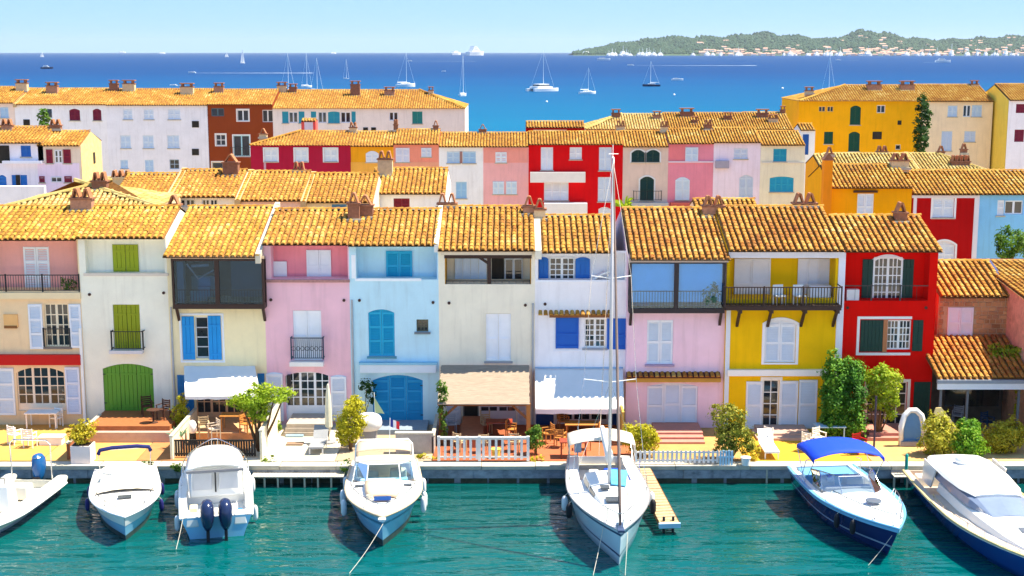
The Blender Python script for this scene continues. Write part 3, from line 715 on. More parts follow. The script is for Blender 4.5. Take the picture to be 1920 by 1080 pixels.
# ---- house 4: mauve pink
h = House('mauve pink house with white shutters and a small iron balcony', YF, 498, 657, 620, .5, '#f0bcc8', group=G1)
h.roof(458, 393)
q1 = h.rect((508, 465, 652, 523)); h.cut((q1[0], q1[1], q1[2], h.zt - .12), .8)
a, b, c, d = h.rect((500, 460, 652, 526), .8); MB().box(q1[0], YF + .76, q1[2], q1[1], YF + .795, h.zt - .1).build('rose_wall_panel', plaster('#e68f9b'), h.root)
h.shutters((575, 468, 621, 525), paint('#eceef4'), 2, 2, dy=.75, cut=False, style='flat'); h.panel((513, 490, 538, 518), paint('#eceaee'), 'meter_box', dy=.7)
h.panel((498, 524, 656, 529), mat('tile_ledge', (.45, .22, .2), .9, .3, 9), 'ledge', t=.12, proud=.1)
h.vents((508, 562), (645, 563))
h.shutters((550, 582, 603, 676), paint('#f1f3f7'), 2, style='flat')
h.rail((546, 633, 606, 674), mat('iron_blue', (.02, .05, .09), .5), YF - .34, .09, 2, ends=True)
gp = MB(); a, b, c, d = h.rect((546, 633, 606, 674), -.34)
for k in range(7):
    xx = a + (b - a) * (k + .5) / 7
    gp.tube([(xx + .09 * cos(t * pi / 4), YF - .34, (c + d) / 2 + .10 * sin(t * pi / 4)) for t in range(8)], .012, 4, True)
gp.build('railing_scroll', IRON, h.root)
h.panel((545, 676, 608, 684), paint('#f4f0ea'), 'balcony_slab', t=.40, proud=.38)
h.glazed((536, 697, 618, 788), paint('#f2f4f8'), 2, 4, 3, rise=.2, kick=.3, name='french_window')
h.openleaf((500, 698, 531, 789), paint('#eceef4'), rise=.08); h.openleaf((621, 703, 650, 789), paint('#eceef4'), rise=.08)
h.panel((539, 702, 546, 722), IRON, 'wall_lamp', t=.2, proud=.2)
h.finish(); GS = mat('grey_step', (.42, .36, .30), .85, .12, 4, .2, 20)
slab(h.root, 'step', 537, 612, 795, 1.32, GS); slab(h.root, 'step', 535, 614, 803, 1.14, GS, yb=62.2); slab(h.root, 'step', 533, 616, 811, .96, GS, yb=61.8)
H4 = h
# ---- house 5: sky blue
h = House('sky blue house with turquoise shutters and a turquoise arched door', YF, 657, 823, 620, .5, '#b4e2fb', group=G1)
h.roof(460, 393)
q1 = h.rect((668, 468, 820, 524)); h.cut((q1[0], q1[1], q1[2], h.zt - .12), .9)
TQ = paint('#19a6cf'); TQ2 = paint('#0f93cc')
h.shutters((724, 470, 773, 526), TQ, 2, 2, dy=.87, cut=False)
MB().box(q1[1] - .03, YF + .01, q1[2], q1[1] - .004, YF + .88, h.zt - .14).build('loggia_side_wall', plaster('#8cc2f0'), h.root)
h.panel((666, 522, 790, 527), paint('#f1f6fa'), 'ledge', t=.16, proud=.03); h.panel((659, 478, 667, 522), paint('#f4f6f8'), 'pillar', t=.12, proud=.02)
h.vents((674, 563), (812, 567))
h.shutters((691, 580, 740, 668), TQ, 2, 3, rise=.16, sill=mat('teal_sill', (.1, .3, .36)))
h.glazed((781, 599, 803, 622), paint('#5a5a48'), 3, 3, 1, sill=mat('grey_sill2', (.18, .2, .22)), panes=False)
h.panel((676, 682, 818, 697), paint('#dbe6ee'), 'awning_cassette', t=.26, proud=.26); h.panel((674, 678, 820, 682), paint('#8fc6dc'), 'cassette_roof', t=.3, proud=.3)
h.shutters((699, 703, 793, 795), TQ2, 3, 4, rise=.26, hinge=IRON); h.finish()
slab(h.root, 'step', 690, 800, 806, 1.0, mat('blue_grey_step', (.24, .3, .36), .85, .12, 4)); H5 = h
h.strip(h.x1 - .16, h.x1 + .03, paint('#e9e3da'), .12)
# ---- house 6: beige with the loggia and reed canopy
h = House('beige house with an open loggia above a reed canopy', YF, 823, 1003, 620, .5, '#f6e5d0', group=G1)
h.roof(469, 388, fwd=.15)
q1 = h.rect((834, 478, 996, 533)); h.cut((q1[0], q1[1], q1[2], min(q1[3], h.zt - .1)), 1.6)
x0, x1, z0, z1 = q1; z1 = min(z1, h.zt - .1)
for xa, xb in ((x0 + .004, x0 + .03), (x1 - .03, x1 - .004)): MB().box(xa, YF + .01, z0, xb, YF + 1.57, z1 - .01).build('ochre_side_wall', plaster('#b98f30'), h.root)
h.shutters((853, 484, 912, 540), paint('#d9e6f4'), 4, 1, style='flat', dy=1.55, cut=False, ); h.glazed((946, 484, 980, 540), paint('#cfd4da'), 1, 1, 2, dy=1.55, cut=False, panes=False)
h.panel((922, 484, 945, 541), INT, 'dark_doorway', dy=1.55)
lm = MB(); xm = onY(917, 505, YF)[0]; lm.box(xm - .09, YF + .05, z0, xm + .09, YF + .23, z1); lm.box(x0 - .02, YF - .03, z1 - .16, x1 + .02, YF + .2, z1 + .02)
lm.prism([(xm, YF + .06, z1 - .5), (xm, YF + .06, z1 - .35), (xm - .4, YF + .06, z1 - .1), (xm - .5, YF + .06, z1 - .16)], (0, .1, 0)); lm.build('loggia_beam', DWOOD, h.root)
h.rail((836, 526, 994, 533), IRON, YF + .12, .3, 2, bottom=False, thick=.006)
h.panel((827, 471, 998, 477), paint('#e3d8c4'), 'fascia', t=.05, proud=.2)
h.vents((842, 568), (985, 572)); h.shutters((911, 588, 958, 677), paint('#f4f5f8'), 2, 1, style='flat', sill=mat('grey_sill3', (.35, .34, .36)))
h.glazed((868, 752, 898, 806), paint('#8c8880'), 1, 1, 1, panes=False, name='door', gl=INT)
h.glazed((900, 752, 968, 800), paint('#c9c6cc'), 2, 2, 2, kick=.6); h.openleaf((836, 752, 864, 806), paint('#c9c6cc')); h.openleaf((970, 752, 986, 804), paint('#c9c6cc'))
h.finish()
REED = mat('reed', (.33, .26, .195), .95, .35, 9, .6, 14, stretch=(.25, 3, 3))
Yc = 59.6; zc0 = onY(910, 757, Yc)[1]; a, b = onY(821, 757, Yc)[0], onY(993, 757, Yc)[0]; zc1 = onY(910, 685, YF)[1]
cp = thing('reed_canopy', 'reed canopy on wooden posts in front of the beige house', 'canopy', ((a + b) / 2, Yc, ZT))
rf = MB(); nb = 30
for i in range(nb):
    t0, t1 = i / nb, (i + 1.12) / nb; e = rnd(-.015, .015)
    p = lambda t, x, o: (x, YF - .14 + (Yc - YF) * t, zc1 + (zc0 - zc1) * t + o)
    rf.prism([p(t0, a + rnd(-.03, .03), .02 + e), p(t0, b + rnd(-.03, .03), .02 + e), p(t1, b + rnd(-.03, .03), e - .01), p(t1, a + rnd(-.03, .03), e - .01)], (0, 0, .035))
rf.build('reed_matting', REED, cp)
for x in (a + .12, b - .05):
    MB().box(x - .09, Yc + .05, ZT, x + .09, Yc + .23, zc0 - .02).build('post', OWOOD if x > 0 else WOOD, cp)
for x, sg in ((a + .2, 1), (b - .14, -1)): MB().prism([(x, Yc + .1, zc0 - .75), (x, Yc + .1, zc0 - .6), (x + sg * .65, Yc + .1, zc0 - .03), (x + sg * .78, Yc + .1, zc0 - .03)], (0, .08, 0)).build('brace', WOOD, cp)
MB().box(a, Yc + .06, zc0 - .12, b, Yc + .2, zc0 - .02).build('beam', WOOD, cp)
slab(h.root, 'step', 862, 905, 822, 1.2, TERRA, yb=62.95); slab(h.root, 'step', 858, 908, 830, 1.0, TERRA, yb=62.4); H6 = h
# ---- house 7: white with blue shutters
h = House('white house with blue shutters and a wide white awning', YF, 1003, 1175, 620, .5, '#e4ecf4', group=G1)
h.roof(473, 405, xl=onY(1016, 473, YF)[0], xr=onY(1153, 473, YF)[0])
BS = paint('#1f6fc4'); BS2 = paint('#145fbe')
q1 = h.rect((1009, 480, 1172, 526)); h.cut((q1[0], q1[1], q1[2], h.zt - .12), .7)
h.glazed((1030, 482, 1077, 528), WHITE, 2, 4, 2, dy=.68, cut=False); h.openleaf((1010, 482, 1028, 528), BS, dy=.68, style='plank', rise=.08); h.openleaf((1079, 482, 1106, 528), BS, dy=.68, style='plank', rise=.1)
h.panel((1004, 525, 1172, 529), paint('#f2f4fa'), 'ledge', t=.14, proud=.04)
tr = MB(); a, b, c, d = h.rect((1008, 576, 1147, 590)); n = 14
lt = h.panel((1030, 589, 1147, 594), WOOD, 'lintel_beam', t=.2, proud=.2)
for k in range(n):
    o = bpy.data.objects.new('tile', TILE_ME[0]); COL.objects.link(o); o.parent = lt; o.location = (a + (b - a) * (k + .5) / n, YF - .36, c + .02); o.rotation_euler = (.42, 0, 0)
h.vents((1022, 570))
h.glazed((1096, 597, 1135, 652), WHITE, 2, 5, 2, sill=mat('grey_sill4', (.3, .33, .38))); h.openleaf((1042, 595, 1085, 653), BS2, style='flat'); h.openleaf((1138, 597, 1180, 655), BS2, style='flat')
ring(h, (1041, 595, 1181, 655), paint('#eef0f6'))
h.panel((1003, 688, 1168, 691), paint('#8fb4d4'), 'string_course', t=.05, proud=.05)
awning(h, (1003, 692, 1168), 766, 1004, 1170, 2.5, AWN, valance=.26)
h.openleaf((1005, 768, 1038, 800), paint('#0f3f80'), style='plank'); h.glazed((1042, 730, 1140, 806), paint('#efe9e6'), 2, 3, 3, name='french_window', kick=.25); h.openleaf((1145, 768, 1172, 806), paint('#0f3f80'), style='plank')
h.finish(); h.strip(h.x0 - .02, h.x0 + .28, paint('#ece2cc'), .12); H7 = h
YF = 62.45
# ---- house 8: pink with the blue glazed loggia
h = House('pink house with a blue glazed loggia and white louvred shutters', YF, 1175, 1360, 620, .5, '#fdcbdb', group=G1)
h.roof(486, 391, fwd=.40, tm=2, xl=onY(1180, 486, YF)[0], xr=onY(1366, 486, YF)[0])
lg, q1, cz = box_loggia(h, (1180, 488, 1360, 585), .62, (0, .49, 1), BLUEG_GL, mat('black_frame', (.03, .022, .025), .5), 580, 1.5, paint('#e8eef4'), .75)
sh = MB()
for k in range(9): sh.box(q1[0] + .2 + k * .42, YF + 1.42, q1[2], q1[0] + .58 + k * .42, YF + 1.47, q1[3] - .1)
sh.build('sliding_shutters', paint('#cfe0f0'), lg)
MB().box(q1[0] + .1, YF + .2, q1[2], q1[0] + .9, YF + .7, q1[2] + .5).build('loggia_bench', paint('#5a8bb0'), lg)
MB().box(q1[0], YF - .42, q1[2] + .25, (q1[0] + q1[1]) / 2 - .1, YF - .41, q1[3]).box((q1[0] + q1[1]) / 2 + .1, YF - .40, q1[2] + .25, q1[1], YF - .39, q1[3]).build('blind', paint('#eaf5ff'), lg)
foliage('loggia_plant', [((q1[1] - .5, YF - .46, q1[2] + .55), (.42, .12, .55))], 260, .16, BLUEG, lg)
h.panel((1178, 482, 1362, 488), paint('#b9a99c'), 'fascia', t=.03, proud=.66)
h.shutters((1213, 600, 1262, 683), paint('#e9eff6'), 2, 2, sill=mat('mauve_sill', (.4, .3, .45)))
tl = h.panel((1174, 705, 1350, 714), mat('ochre_shade', (.55, .30, .05), .9), 'shade_board', t=.3, proud=.3)  # ochre board paints the shade under the tile strip
a, b, c, d = h.rect((1174, 690, 1350, 704)); n = 17
MB().prism([(a, YF - .36, c + .0), (a, YF - .003, c + .16), (a, YF - .003, c - .05), (a, YF - .36, c - .05)], (b - a, 0, 0)).build('tile_bed', mat('maroon_bed', (.09, .02, .02), .9), tl)
for k in range(n):
    o = bpy.data.objects.new('tile', TILE_ME[2]); COL.objects.link(o); o.parent = tl; o.location = (a + (b - a) * (k + .5) / n, YF - .40, c + .0); o.rotation_euler = (.42, 0, 0)
h.shutters((1213, 718, 1308, 799), paint('#e4e8f3'), 3, 2, rise=.16)
h.finish()
for i, (py, z) in enumerate(((811, 1.04), (820, .95), (829, .86))): slab(h.root, 'step', 1229 - i * 2, 1318 + i * 2, py, z, ROSE, yb=62.4 - i * .45)
H8 = h
YF = 62.3
# ---- house 9: yellow with the balcony
h = House('bright yellow house with a dark wooden balcony', YF, 1360, 1574, 620, .5, '#ffbc0c', group=G1)
h.roof(470, 388, fwd=.1, tm=2)
q1 = h.rect((1368, 484, 1566, 560)); h.cut((q1[0], q1[1], q1[2], min(q1[3], h.zt - .14)), 1.3)
WD = paint('#eeeaf0')
h.shutters((1376, 484, 1444, 572), WD, 2, 1, style='flat', dy=1.25, cut=False); h.shutters((1495, 484, 1555, 572), WD, 3, 1, style='flat', dy=1.25, cut=False)
h.panel((1366, 471, 1582, 483), paint('#e9e6ee'), 'fascia', t=.12, proud=.12)
Yb_ = YF - .95; a, b = onY(1360, 570, Yb_)[0], onY(1578, 570, Yb_)[0]; zf = onY(1470, 582, Yb_)[1]
MB().box(a, Yb_, zf, b, YF - .003, zf + .16).build('balcony_floor', DWOOD, h.root)
h.rail((1360, 538, 1578, 577), DWOOD, Yb_ + .05, .13, 4, thick=.016, tr=.04, ends=True)
for px in (1382, 1440, 1502, 1562):
    x = onY(px, 600, YF)[0]
    MB().prism([(x - .06, Yb_ + .12, zf - .002), (x + .06, Yb_ + .12, zf - .002), (x + .06, YF - .01, zf - .95), (x - .06, YF - .01, zf - .95)], (0, .16, 0)).build('bracket', DWOOD, h.root)
    MB().box(x - .07, Yb_ + .02, zf - .15, x + .07, YF - .004, zf - .003).build('joist', DWOOD, h.root)
a, b, c, d = h.rect((1566, 470, 1580, 800)); MB().box(b - .33, YF - .06, .8, b - .02, YF - .003, h.zt - .2).build('pilaster', paint('#ece9f2'), h.root)
MB().box(h.x0 + .02, YF - .06, .8, h.x0 + .22, YF - .003, zf - .1).build('pilaster', paint('#dfe6ee'), h.root)
h.shutters((1434, 600, 1492, 680), paint('#e9eef6'), 2, 2, rise=.22, surround=paint('#f2f3f8'))
h.panel((1363, 692, 1552, 703), paint('#f6f4ee'), 'awning_cassette', t=.24, proud=.24)
h.glazed((1430, 712, 1460, 803), WHITE, 2, 4, 1, surround=paint('#f2efe9')); h.openleaf((1398, 715, 1428, 804), paint('#e6eaf2'), rails=2)
h.openleaf((1462, 714, 1495, 804), paint('#e6eaf2'), rails=2); h.openleaf((1497, 712, 1531, 803), paint('#dfe8f4'), rails=2)
h.finish(); slab(h.root, 'step', 1425, 1520, 813, .98, PINKSTEP, yb=62.25); slab(h.root, 'step', 1420, 1525, 822, .88, PINKSTEP, yb=61.8); H9 = h
# ---- house 10: red
h = House('red house with dark green shutters at the end of the front row', YF, 1574, 1752, 620, .5, '#cc0c04', group=G1)
h.roof(471, 405, tm=2, xl=onY(1583, 471, YF)[0], xr=h.x1 + .1)
q1 = h.rect((1583, 480, 1742, 564)); h.cut((q1[0], q1[1], q1[2], h.zt - .12), .8)
DG = paint('#0b3b33')
h.glazed((1637, 482, 1690, 566), WHITE, 3, 5, 2, dy=.78, cut=False, rise=.2, surround=paint('#eef0f6')); h.openleaf((1616, 486, 1636, 566), DG, dy=.78, style='plank'); h.openleaf((1691, 486, 1712, 566), DG, dy=.78, style='plank')
h.panel((1585, 541, 1608, 563), paint('#dcd7d8'), 'air_conditioner', dy=.4, t=.3, proud=.3)
h.rail((1580, 535, 1742, 564), mat('thin_rail', (.05, .05, .05), .4), YF + .05, .5, 4, thick=.006, tr=.012, bottom=False)
h.vents((1589, 577), (1736, 577))
h.glazed((1663, 600, 1708, 656), WHITE, 3, 4, 2); h.openleaf((1613, 600, 1655, 659), DG, style='plank'); h.openleaf((1711, 600, 1730, 658), DG, style='plank')
h.panel((1655, 598, 1663, 660), paint('#b8744a'), 'wood_post', proud=.07)
a, b, c, d = h.rect((1606, 598, 1708, 661)); sr = MB()
sr.box(a, YF - .05, d, b, YF - .003, d + .12); sr.box(a, YF - .05, c - .12, b, YF - .003, c); sr.box(a, YF - .05, c, a + .12, YF - .003, d); sr.build('surround', paint('#efece8'), h.root)
h.glazed((1625, 716, 1700, 800), paint('#ece4dc'), 2, 4, 2, surround=paint('#efe6d8'), name='french_window'); h.openleaf((1712, 716, 1743, 800), DG, style='plank')
h.finish(); slab(h.root, 'step', 1630, 1712, 812, 1.05, ROSE, yb=62.25); slab(h.root, 'step', 1626, 1716, 821, .92, ROSE, yb=61.8); H10 = h
YF = 63.0
for hh, pts in ((H1, [(152, 396, 1.0, .55, 2)]), (H3, [(325, 402, .6, .4, 1)]), (H4, [(663, 413, .55, .75, 1)]), (H5, [(684, 409, .75, .55, 1)]), (H6, [(838, 388, .9, .1, 2), (992, 403, .55, .35, 1)]),
                (H7, [(1012, 412, .55, .45, 1)]), (H8, [(1338, 406, 1.0, .45, 2)]), (H9, [(1510, 388, 1.1, .12, 2)]), (H10, [(1690, 417, .55, .4, 1)])):
    for px, py, w, hg, cp_ in pts: hh.chimney(px, py, w, hg, .5, cp_)
ZINC = mat('zinc_pipe', (.42, .44, .46), .45, .1, 3)
for hh, dx in ((H3, .12), (H5, .10), (H6, -.10)):      # downpipes at the party walls
    x = hh.x0 + dx if dx > 0 else hh.x1 + dx; MB().tube([(x, hh.Y - .07, .8), (x, hh.Y - .07, hh.zt - 2.6)], .045, 6).build('downpipe', ZINC, hh.root)
# ------------------------------------------------------------------ right-hand annex: stone cottage, porch, rotated house
STONE = ramp_mat('rubble_stone', [(0, (.30, .13, .05)), (.5, (.52, .25, .10)), (1, (.66, .40, .19))], lich=.25, lcol=(.35, .22, .18), nscale=4)
def stones(parent, x0, x1, z0, z1, Y, m, hole=None, sz=.34):
    z = z0
    while z < z1 - .08:
        hh = min(rnd(.17, .26), z1 - z); x = x0 + rnd(-.15, 0)
        while x < x1:
            w = rnd(.22, .46); xa, xb = max(x, x0), min(x + w, x1)
            if xb - xa > .08 and not (hole and hole[0] < (xa + xb) / 2 < hole[1] and hole[2] < z + hh / 2 < hole[3]):
                e = rnd(.012, .05); g = .014; a, b, c, d = xa + g, xb - g, z + g, z + hh - g; i = .025
                MB().add([(a, Y, c), (b, Y, c), (b, Y, d), (a, Y, d), (a + i, Y - e, c + i), (b - i, Y - e, c + i * rnd(.6, 1.6)), (b - i * rnd(.6, 2), Y - e, d - i), (a + i, Y - e, d - i)],
                         [(4, 5, 6, 7), (0, 1, 5, 4), (1, 2, 6, 5), (2, 3, 7, 6), (3, 0, 4, 7)]).build('stone', m, parent)
            x += w
        z += hh
h = House('low stone cottage with a tiled roof right of the red house', 64.2, 1759, 1895, 590, .5, '#9a6038', name='stone_cottage')
h.roof(556, 490, over=.25); 
h.finish(wallmat=mat('stone_mortar', (.52, .34, .20), .95, .2, 5, .4, 20))
a, b, c, d = h.rect((1776, 576, 1824, 629)); stones(h.wall, h.x0 + .02, h.x1 - .02, c - .1, h.zt - .02, 64.195, STONE, (a - .1, b + .1, c - .3, d + .1))
h.shutters((1776, 576, 1824, 629), paint('#e6dfe8'), 2, 1, style='flat', cut=False)
h.strip(h.x1 - .1, h.x1 + .12, mat('zinc_flashing', (.05, .06, .16), .5, .15, 3), .06); H11 = h
# porch in front of the cottage
x0 = onY(1757, 709, 60.4)[0]; x1 = 23.26; zl = onY(1840, 709, 60.4)[1]; zh = 4.80
P = thing('tiled_porch', 'tiled porch roof over a covered terrace right of the red house', 'porch', ((x0 + x1) / 2, 60.4, ZT))
MB().quad((x0, 60.4, zl - .05), (x1, 60.4, zl - .05), (x1, 64.15, zh - .05), (x0, 64.15, zh - .05)).build('porch_roof', CHAN, P)
pr = P.children[0]
tile_slope(pr, x0, x1, 60.4, zl, 64.1, zh, True, me=TILE_ME[2])
MB().box(x0, 60.25, zl - .22, x1, 60.45, zl - .06).build('gutter', mat('zinc', (.30, .33, .38), .4, .1, 3), P)
MB().box(x0 + .02, 60.3, zl - .50, x1, 60.42, zl - .225).build('awning_cassette', paint('#e9eef4'), P)
for px in (1762, 1812, 1908): x = onY(px, 760, 60.6)[0]; MB().box(x - .05, 60.5, ZT, x + .05, 60.6, zl - .3).build('post', mat('grey_post', (.16, .18, .2), .6), P)
MB().box(x0, 64.0, ZT, x1, 64.15, zh - .1).build('back_wall', mat('porch_back', (.16, .13, .10), .9, .4, 1.5), P)
x = onY(1792, 790, 62.5)[0]; MB().box(x - .3, 63.2, 1.6, x + 2.2, 63.3, 3.0).build('glass_screen', DKGL, P)
# rotated house at the right edge
t = thing('rose_stone_house', 'rose stone house with a sunlit tiled roof cut off at the right edge', 'house', (23.3, 69, .5))
R_ = Matrix.Translation((23.3, 69.0, 0)); zr, ze, run, wid = 7.62, 6.62, 11.0, 9.0
w = MB(); w.poly([(0, -run, .5), (0, 5, .5), (0, 5, 7.0), (0, 0, zr - .06), (0, -run, ze - .06)]); w.quad((0, -run, .5), (wid, -run, .5), (wid, -run, ze - .06), (0, -run, ze - .06)); w.quad((wid, -run, .5), (wid, 5, .5), (wid, 5, 7.0), (wid, -run, ze)); w.quad((0, 5, .5), (wid, 5, .5), (wid, 5, 7.0), (0, 5, 7.0))
wl = w.xform(R_).build('wall', mat('rose_stone', (.62, .33, .22), .95, .35, 3.5, .6, 10, grime=.2), t)
rs = MB().quad((-.12, -run - .2, ze - .06), (wid, -run - .2, ze - .06), (wid, .0, zr), (-.12, .0, zr)).quad((-.12, 0, zr), (wid, 0, zr), (wid, 5.2, 6.95), (-.12, 5.2, 6.95)).xform(R_).build('roof', CHAN, t)
tile_slope(rs, -.1, 2.6, -8.6, zr - .78, 0, zr + .02, True, frame=R_); tile_slope(rs, 2.6, wid, -run, ze - .02, 0, zr + .02, False, frame=R_); tile_slope(rs, -.1, 2.6, -run, ze - .02, -8.65, zr - .79, False, frame=R_)
# ------------------------------------------------------------------ second row behind the front roofs
G2 = 'town houses in the middle row behind the front roofs'
def row(specs, Y, zb, group, far=True, objs=False):
    out = []
    for sp in specs:
        h = House(sp['l'], Y + sp.get('dy', 0), sp['x'][0], sp['x'][1], sp.get('ym', sp['e'] + 20), zb, sp['c'], group=group, far=far, depth=7, name=sp.get('n', 'town_house'))
        if sp.get('hl') or sp.get('hr'): h.hip = True
        h.nocut = any(w[0] == 'v' for w in sp.get('w', []))
        h.roof(sp['e'], sp['r'], over=.3, fwd=sp.get('fwd', 0), objs=objs, hipl=sp.get('hl', 0), hipr=sp.get('hr', 0), mt=sp.get('mt'), pitch=sp.get('p', .31))
        for w in sp.get('w', []):
            k = w[0]; r = w[1]
            if k == 's': h.shutters(r, paint(w[2]), w[3] if len(w) > 3 else 2, 2, rise=w[4] if len(w) > 4 else 0, surround=paint(w[5]) if len(w) > 5 and w[5] else None, sill=COPE)
            elif k == 'g': h.glazed(r, paint(w[2]), w[3], w[4], w[5] if len(w) > 5 else 1, surround=paint(w[6]) if len(w) > 6 else None)
            elif k == 'd': h.panel(r, INT, 'dark_window')
            elif k == 'p': h.panel(r, paint(w[2]), w[3], t=w[4] if len(w) > 4 else .05, proud=w[4] if len(w) > 4 else .05)
            elif k == 'v': h.panel(r, plaster(w[2]), w[3], t=.04, proud=.02)
            elif k == 'r': h.rail(r, IRON, h.Y - .5, .25, 2, ends=True)
        h.finish()
        if sp.get('fl'): h.strip(h.x0 - .05, h.x0 + .28, paint('#c8a878'), .08)
        for c in sp.get('ch', []): h.chimney(*c)
        out.append(h)
    return out
WS = '#e9f1f8'
row([dict(l='cream house with an orange tiled roof at the left end of the middle row', x=(210, 316), e=376, r=326, c='#e8d2a8'),
     dict(l='white house with a row of small windows under its middle row roof', x=(316, 444), e=369, r=319, c='#eee9df', fl=1, w=[('g', (330, 373, 365, 388), '#e8e8e8', 2, 1, 2), ('g', (378, 373, 408, 388), '#e0e0e0', 2, 1, 2)], ch=[(432, 330, .9, .75, .6, 1)]),
     dict(l='pale pink house in the middle row behind the apricot house', x=(444, 567), e=376, r=322, c='#efc9bd', fl=1, ch=[(560, 322, .7, .05, .4, 2)]),
     dict(l='cream house with a narrow blue window in the middle row', x=(567, 700), e=379, r=326, c='#f0dcb4', fl=1, w=[('s', (622, 383, 650, 393), '#5f9ec8', 1)])], 80, .5, G2)
row([dict(l='white house with a maroon shutter behind the sky blue house', x=(692, 836), e=363, r=316, ym=380, c='#e6eef8', w=[('s', (738, 372, 768, 396), '#7a1226', 2)], ch=[(722, 330, .9, 1.0, .6, 2)])], 84, .5, G2)
# hipped pale roof just behind the first two houses
row([dict(l='house with a pale yellow hipped roof behind the peach house', x=(12, 296), e=389, r=340, ym=388, c='#e8cf9c', hl=5.0, hr=5.2, mt=TPALE, p=.40, ch=[(186, 357, .8, .45, .5, 2)])], 74, .5, G2)
h_ = House('house with a broad clay chimney behind the pale hipped roof', 92, 165, 310, 350, .5, '#eacb92', group=G2, far=True, name='town_house'); h_.roof(368, 334, over=.3, mt=TPALE); h_.finish(); h_.chimney(226, 350, 1.3, .55, .6, 3, m=CHW)
# back roofs just above the pink and yellow houses
row([dict(l='low tiled house peeping over the roof of the pink house', x=(1303, 1422), e=394, r=374, ym=390, c='#d8c0a0')], 76, .5, G2)
# ------------------------------------------------------------------ right middle group
G3 = 'town houses behind the red house on the right'
OR = '#eca404'
rr = row([dict(l='orange house with a tall chimney and a white shuttered window', x=(1557, 1709), e=352, r=309, ym=380, c=OR, ch=[(1688, 316, 1.2, .5, .6, 2)], w=[('s', (1607, 363, 1638, 412), WS, 2), ('p', (1600, 357, 1645, 361), '#4a2a14', 'lintel', .12)]),
     dict(l='dark red house with white framed windows behind the stone cottage', x=(1709, 1832), e=364, r=320, ym=400, c='#a40a0c', w=[('s', (1749, 370, 1789, 408), WS, 2, 0, '#f1f3f6'), ('s', (1749, 452, 1790, 496), WS, 2, .3, '#f1f3f6'), ('p', (1710, 366, 1832, 371), '#e8e4e8', 'cornice', .1), ('p', (1710, 366, 1716, 500), '#e8e4ea', 'pilaster', .06), ('p', (1824, 366, 1833, 500), '#e8e6ee', 'pilaster', .06)]),
     dict(l='light blue house with an open white shutter at the right edge', x=(1832, 1990), e=364, r=320, ym=400, c='#7cc4ee', w=[('g', (1884, 376, 1918, 402), '#eef2f6', 1, 1, 2), ('s', (1870, 375, 1883, 404), '#f0f3f6', 1)])], 92, .5, G3)
h = rr[0]; x = onY(1551, 330, 91.5)[0]; z0 = 5.0; z1 = onY(1551, 300, 91.5)[1]
MB().box(x - .28, 91.2, z0, x + .28, 91.9, z1).build('tall_chimney', plaster('#d98a18'), h.root); MB().box(x - .34, 91.15, z1, x + .34, 91.95, z1 + .1).prism([(x - .3, 91.2, z1 + .1), (x, 91.2, z1 + .5), (x + .3, 91.2, z1 + .1)], (0, .7, 0)).build('tall_chimney_cap', BRICKC, h.root)
row([dict(l='orange side house with a pale roof left of the tall chimney', x=(1536, 1562), e=318, r=290, ym=360, c='#e6a01c', mt=TPALE, ch=[(1556, 292, .5, .1, .4, 1)])], 98, .5, G3)
row([dict(l='long pale tiled roof behind the orange house', x=(1560, 1722), e=322, r=288, ym=322, c=OR, mt=TPALE, ch=[(1655, 288, .9, .1, .5, 2)]),
     dict(l='pale tiled house with a low clay chimney behind the dark red house', x=(1722, 1862), e=326, r=288, ym=322, c='#dcb878', hr=3.5, mt=TPALE, fl=1, ch=[(1802, 312, 1.5, .35, .6, 4), (1765, 290, .6, .2, .4, 1), (1808, 288, .5, .3, .4, 1)])], 112, .5, G3)
# ------------------------------------------------------------------ left group
G4 = 'houses at the left behind the front roofs'
lf = row([dict(l='white house with blue shutters and a low terrace at the left edge', x=(-40, 82), e=268, r=238, ym=300, c='#e8e6f2', ch=[(12, 245, .9, .4, .5, 2), (103, 243, .9, .3, .5, 2)], w=[('s', (39, 273, 58, 294), '#2a6cc0', 2), ('d', (-5, 273, 18, 306)), ('s', (-4, 328, 12, 348), '#2a78c8', 1, .2), ('s', (22, 328, 30, 348), '#2a78c8', 1), ('d', (30, 328, 38, 348)), ('s', (38, 328, 51, 348), '#2a78c8', 1), ('p', (8, 301, 82, 306), '#f2f0fa', 'ledge', .5)]),
          dict(l='house with maroon shutters and a yellow stone gable wall', x=(72, 152), e=273, r=246, ym=300, c='#f3d8c4', w=[('s', (87, 280, 99, 306), '#8c1430', 1), ('g', (103, 281, 117, 306), '#e8e8ee', 1, 2, 2), ('s', (119, 280, 133, 306), '#8c1430', 1), ('v', (72, 306, 150, 362), '#dcd6ea', 'lilac_wall'), ('s', (74, 330, 84, 342), '#7a1430', 1), ('g', (96, 331, 117, 342), '#d8d8e0', 2, 1, 1), ('s', (121, 330, 135, 342), '#7a1430', 1)])], 112, .5, G4)
h = lf[1]; YB = onY(0, 0, 1)[0]
gx0 = h.x1 + .02; Yb2 = h.Yb - .3; YS = mat('yellow_stone', (.66, .50, .22), .95, .25, 3, .5, 8)
MB().poly([(gx0, 112, .5), (gx0, Yb2, .5), (gx0, Yb2, h.zt), (gx0, h.Yr, h.Zr - .02), (gx0, 112, h.zt)]).build('stone_gable', YS, h.root)
MB().box(gx0 + .01, 115.2, h.zt - 1.7, gx0 + .04, 115.7, h.zt - .8).build('slit_window', INT, h.root)
o = MB().box(onY(-20, 350, 109)[0], 108.6, .5, onY(86, 350, 109)[0], 109, onY(40, 348, 109)[1]).build('terrace_wall', plaster('#eceaf6')); tag(o, 'white terrace wall below the blue shuttered house at the left', 'wall')
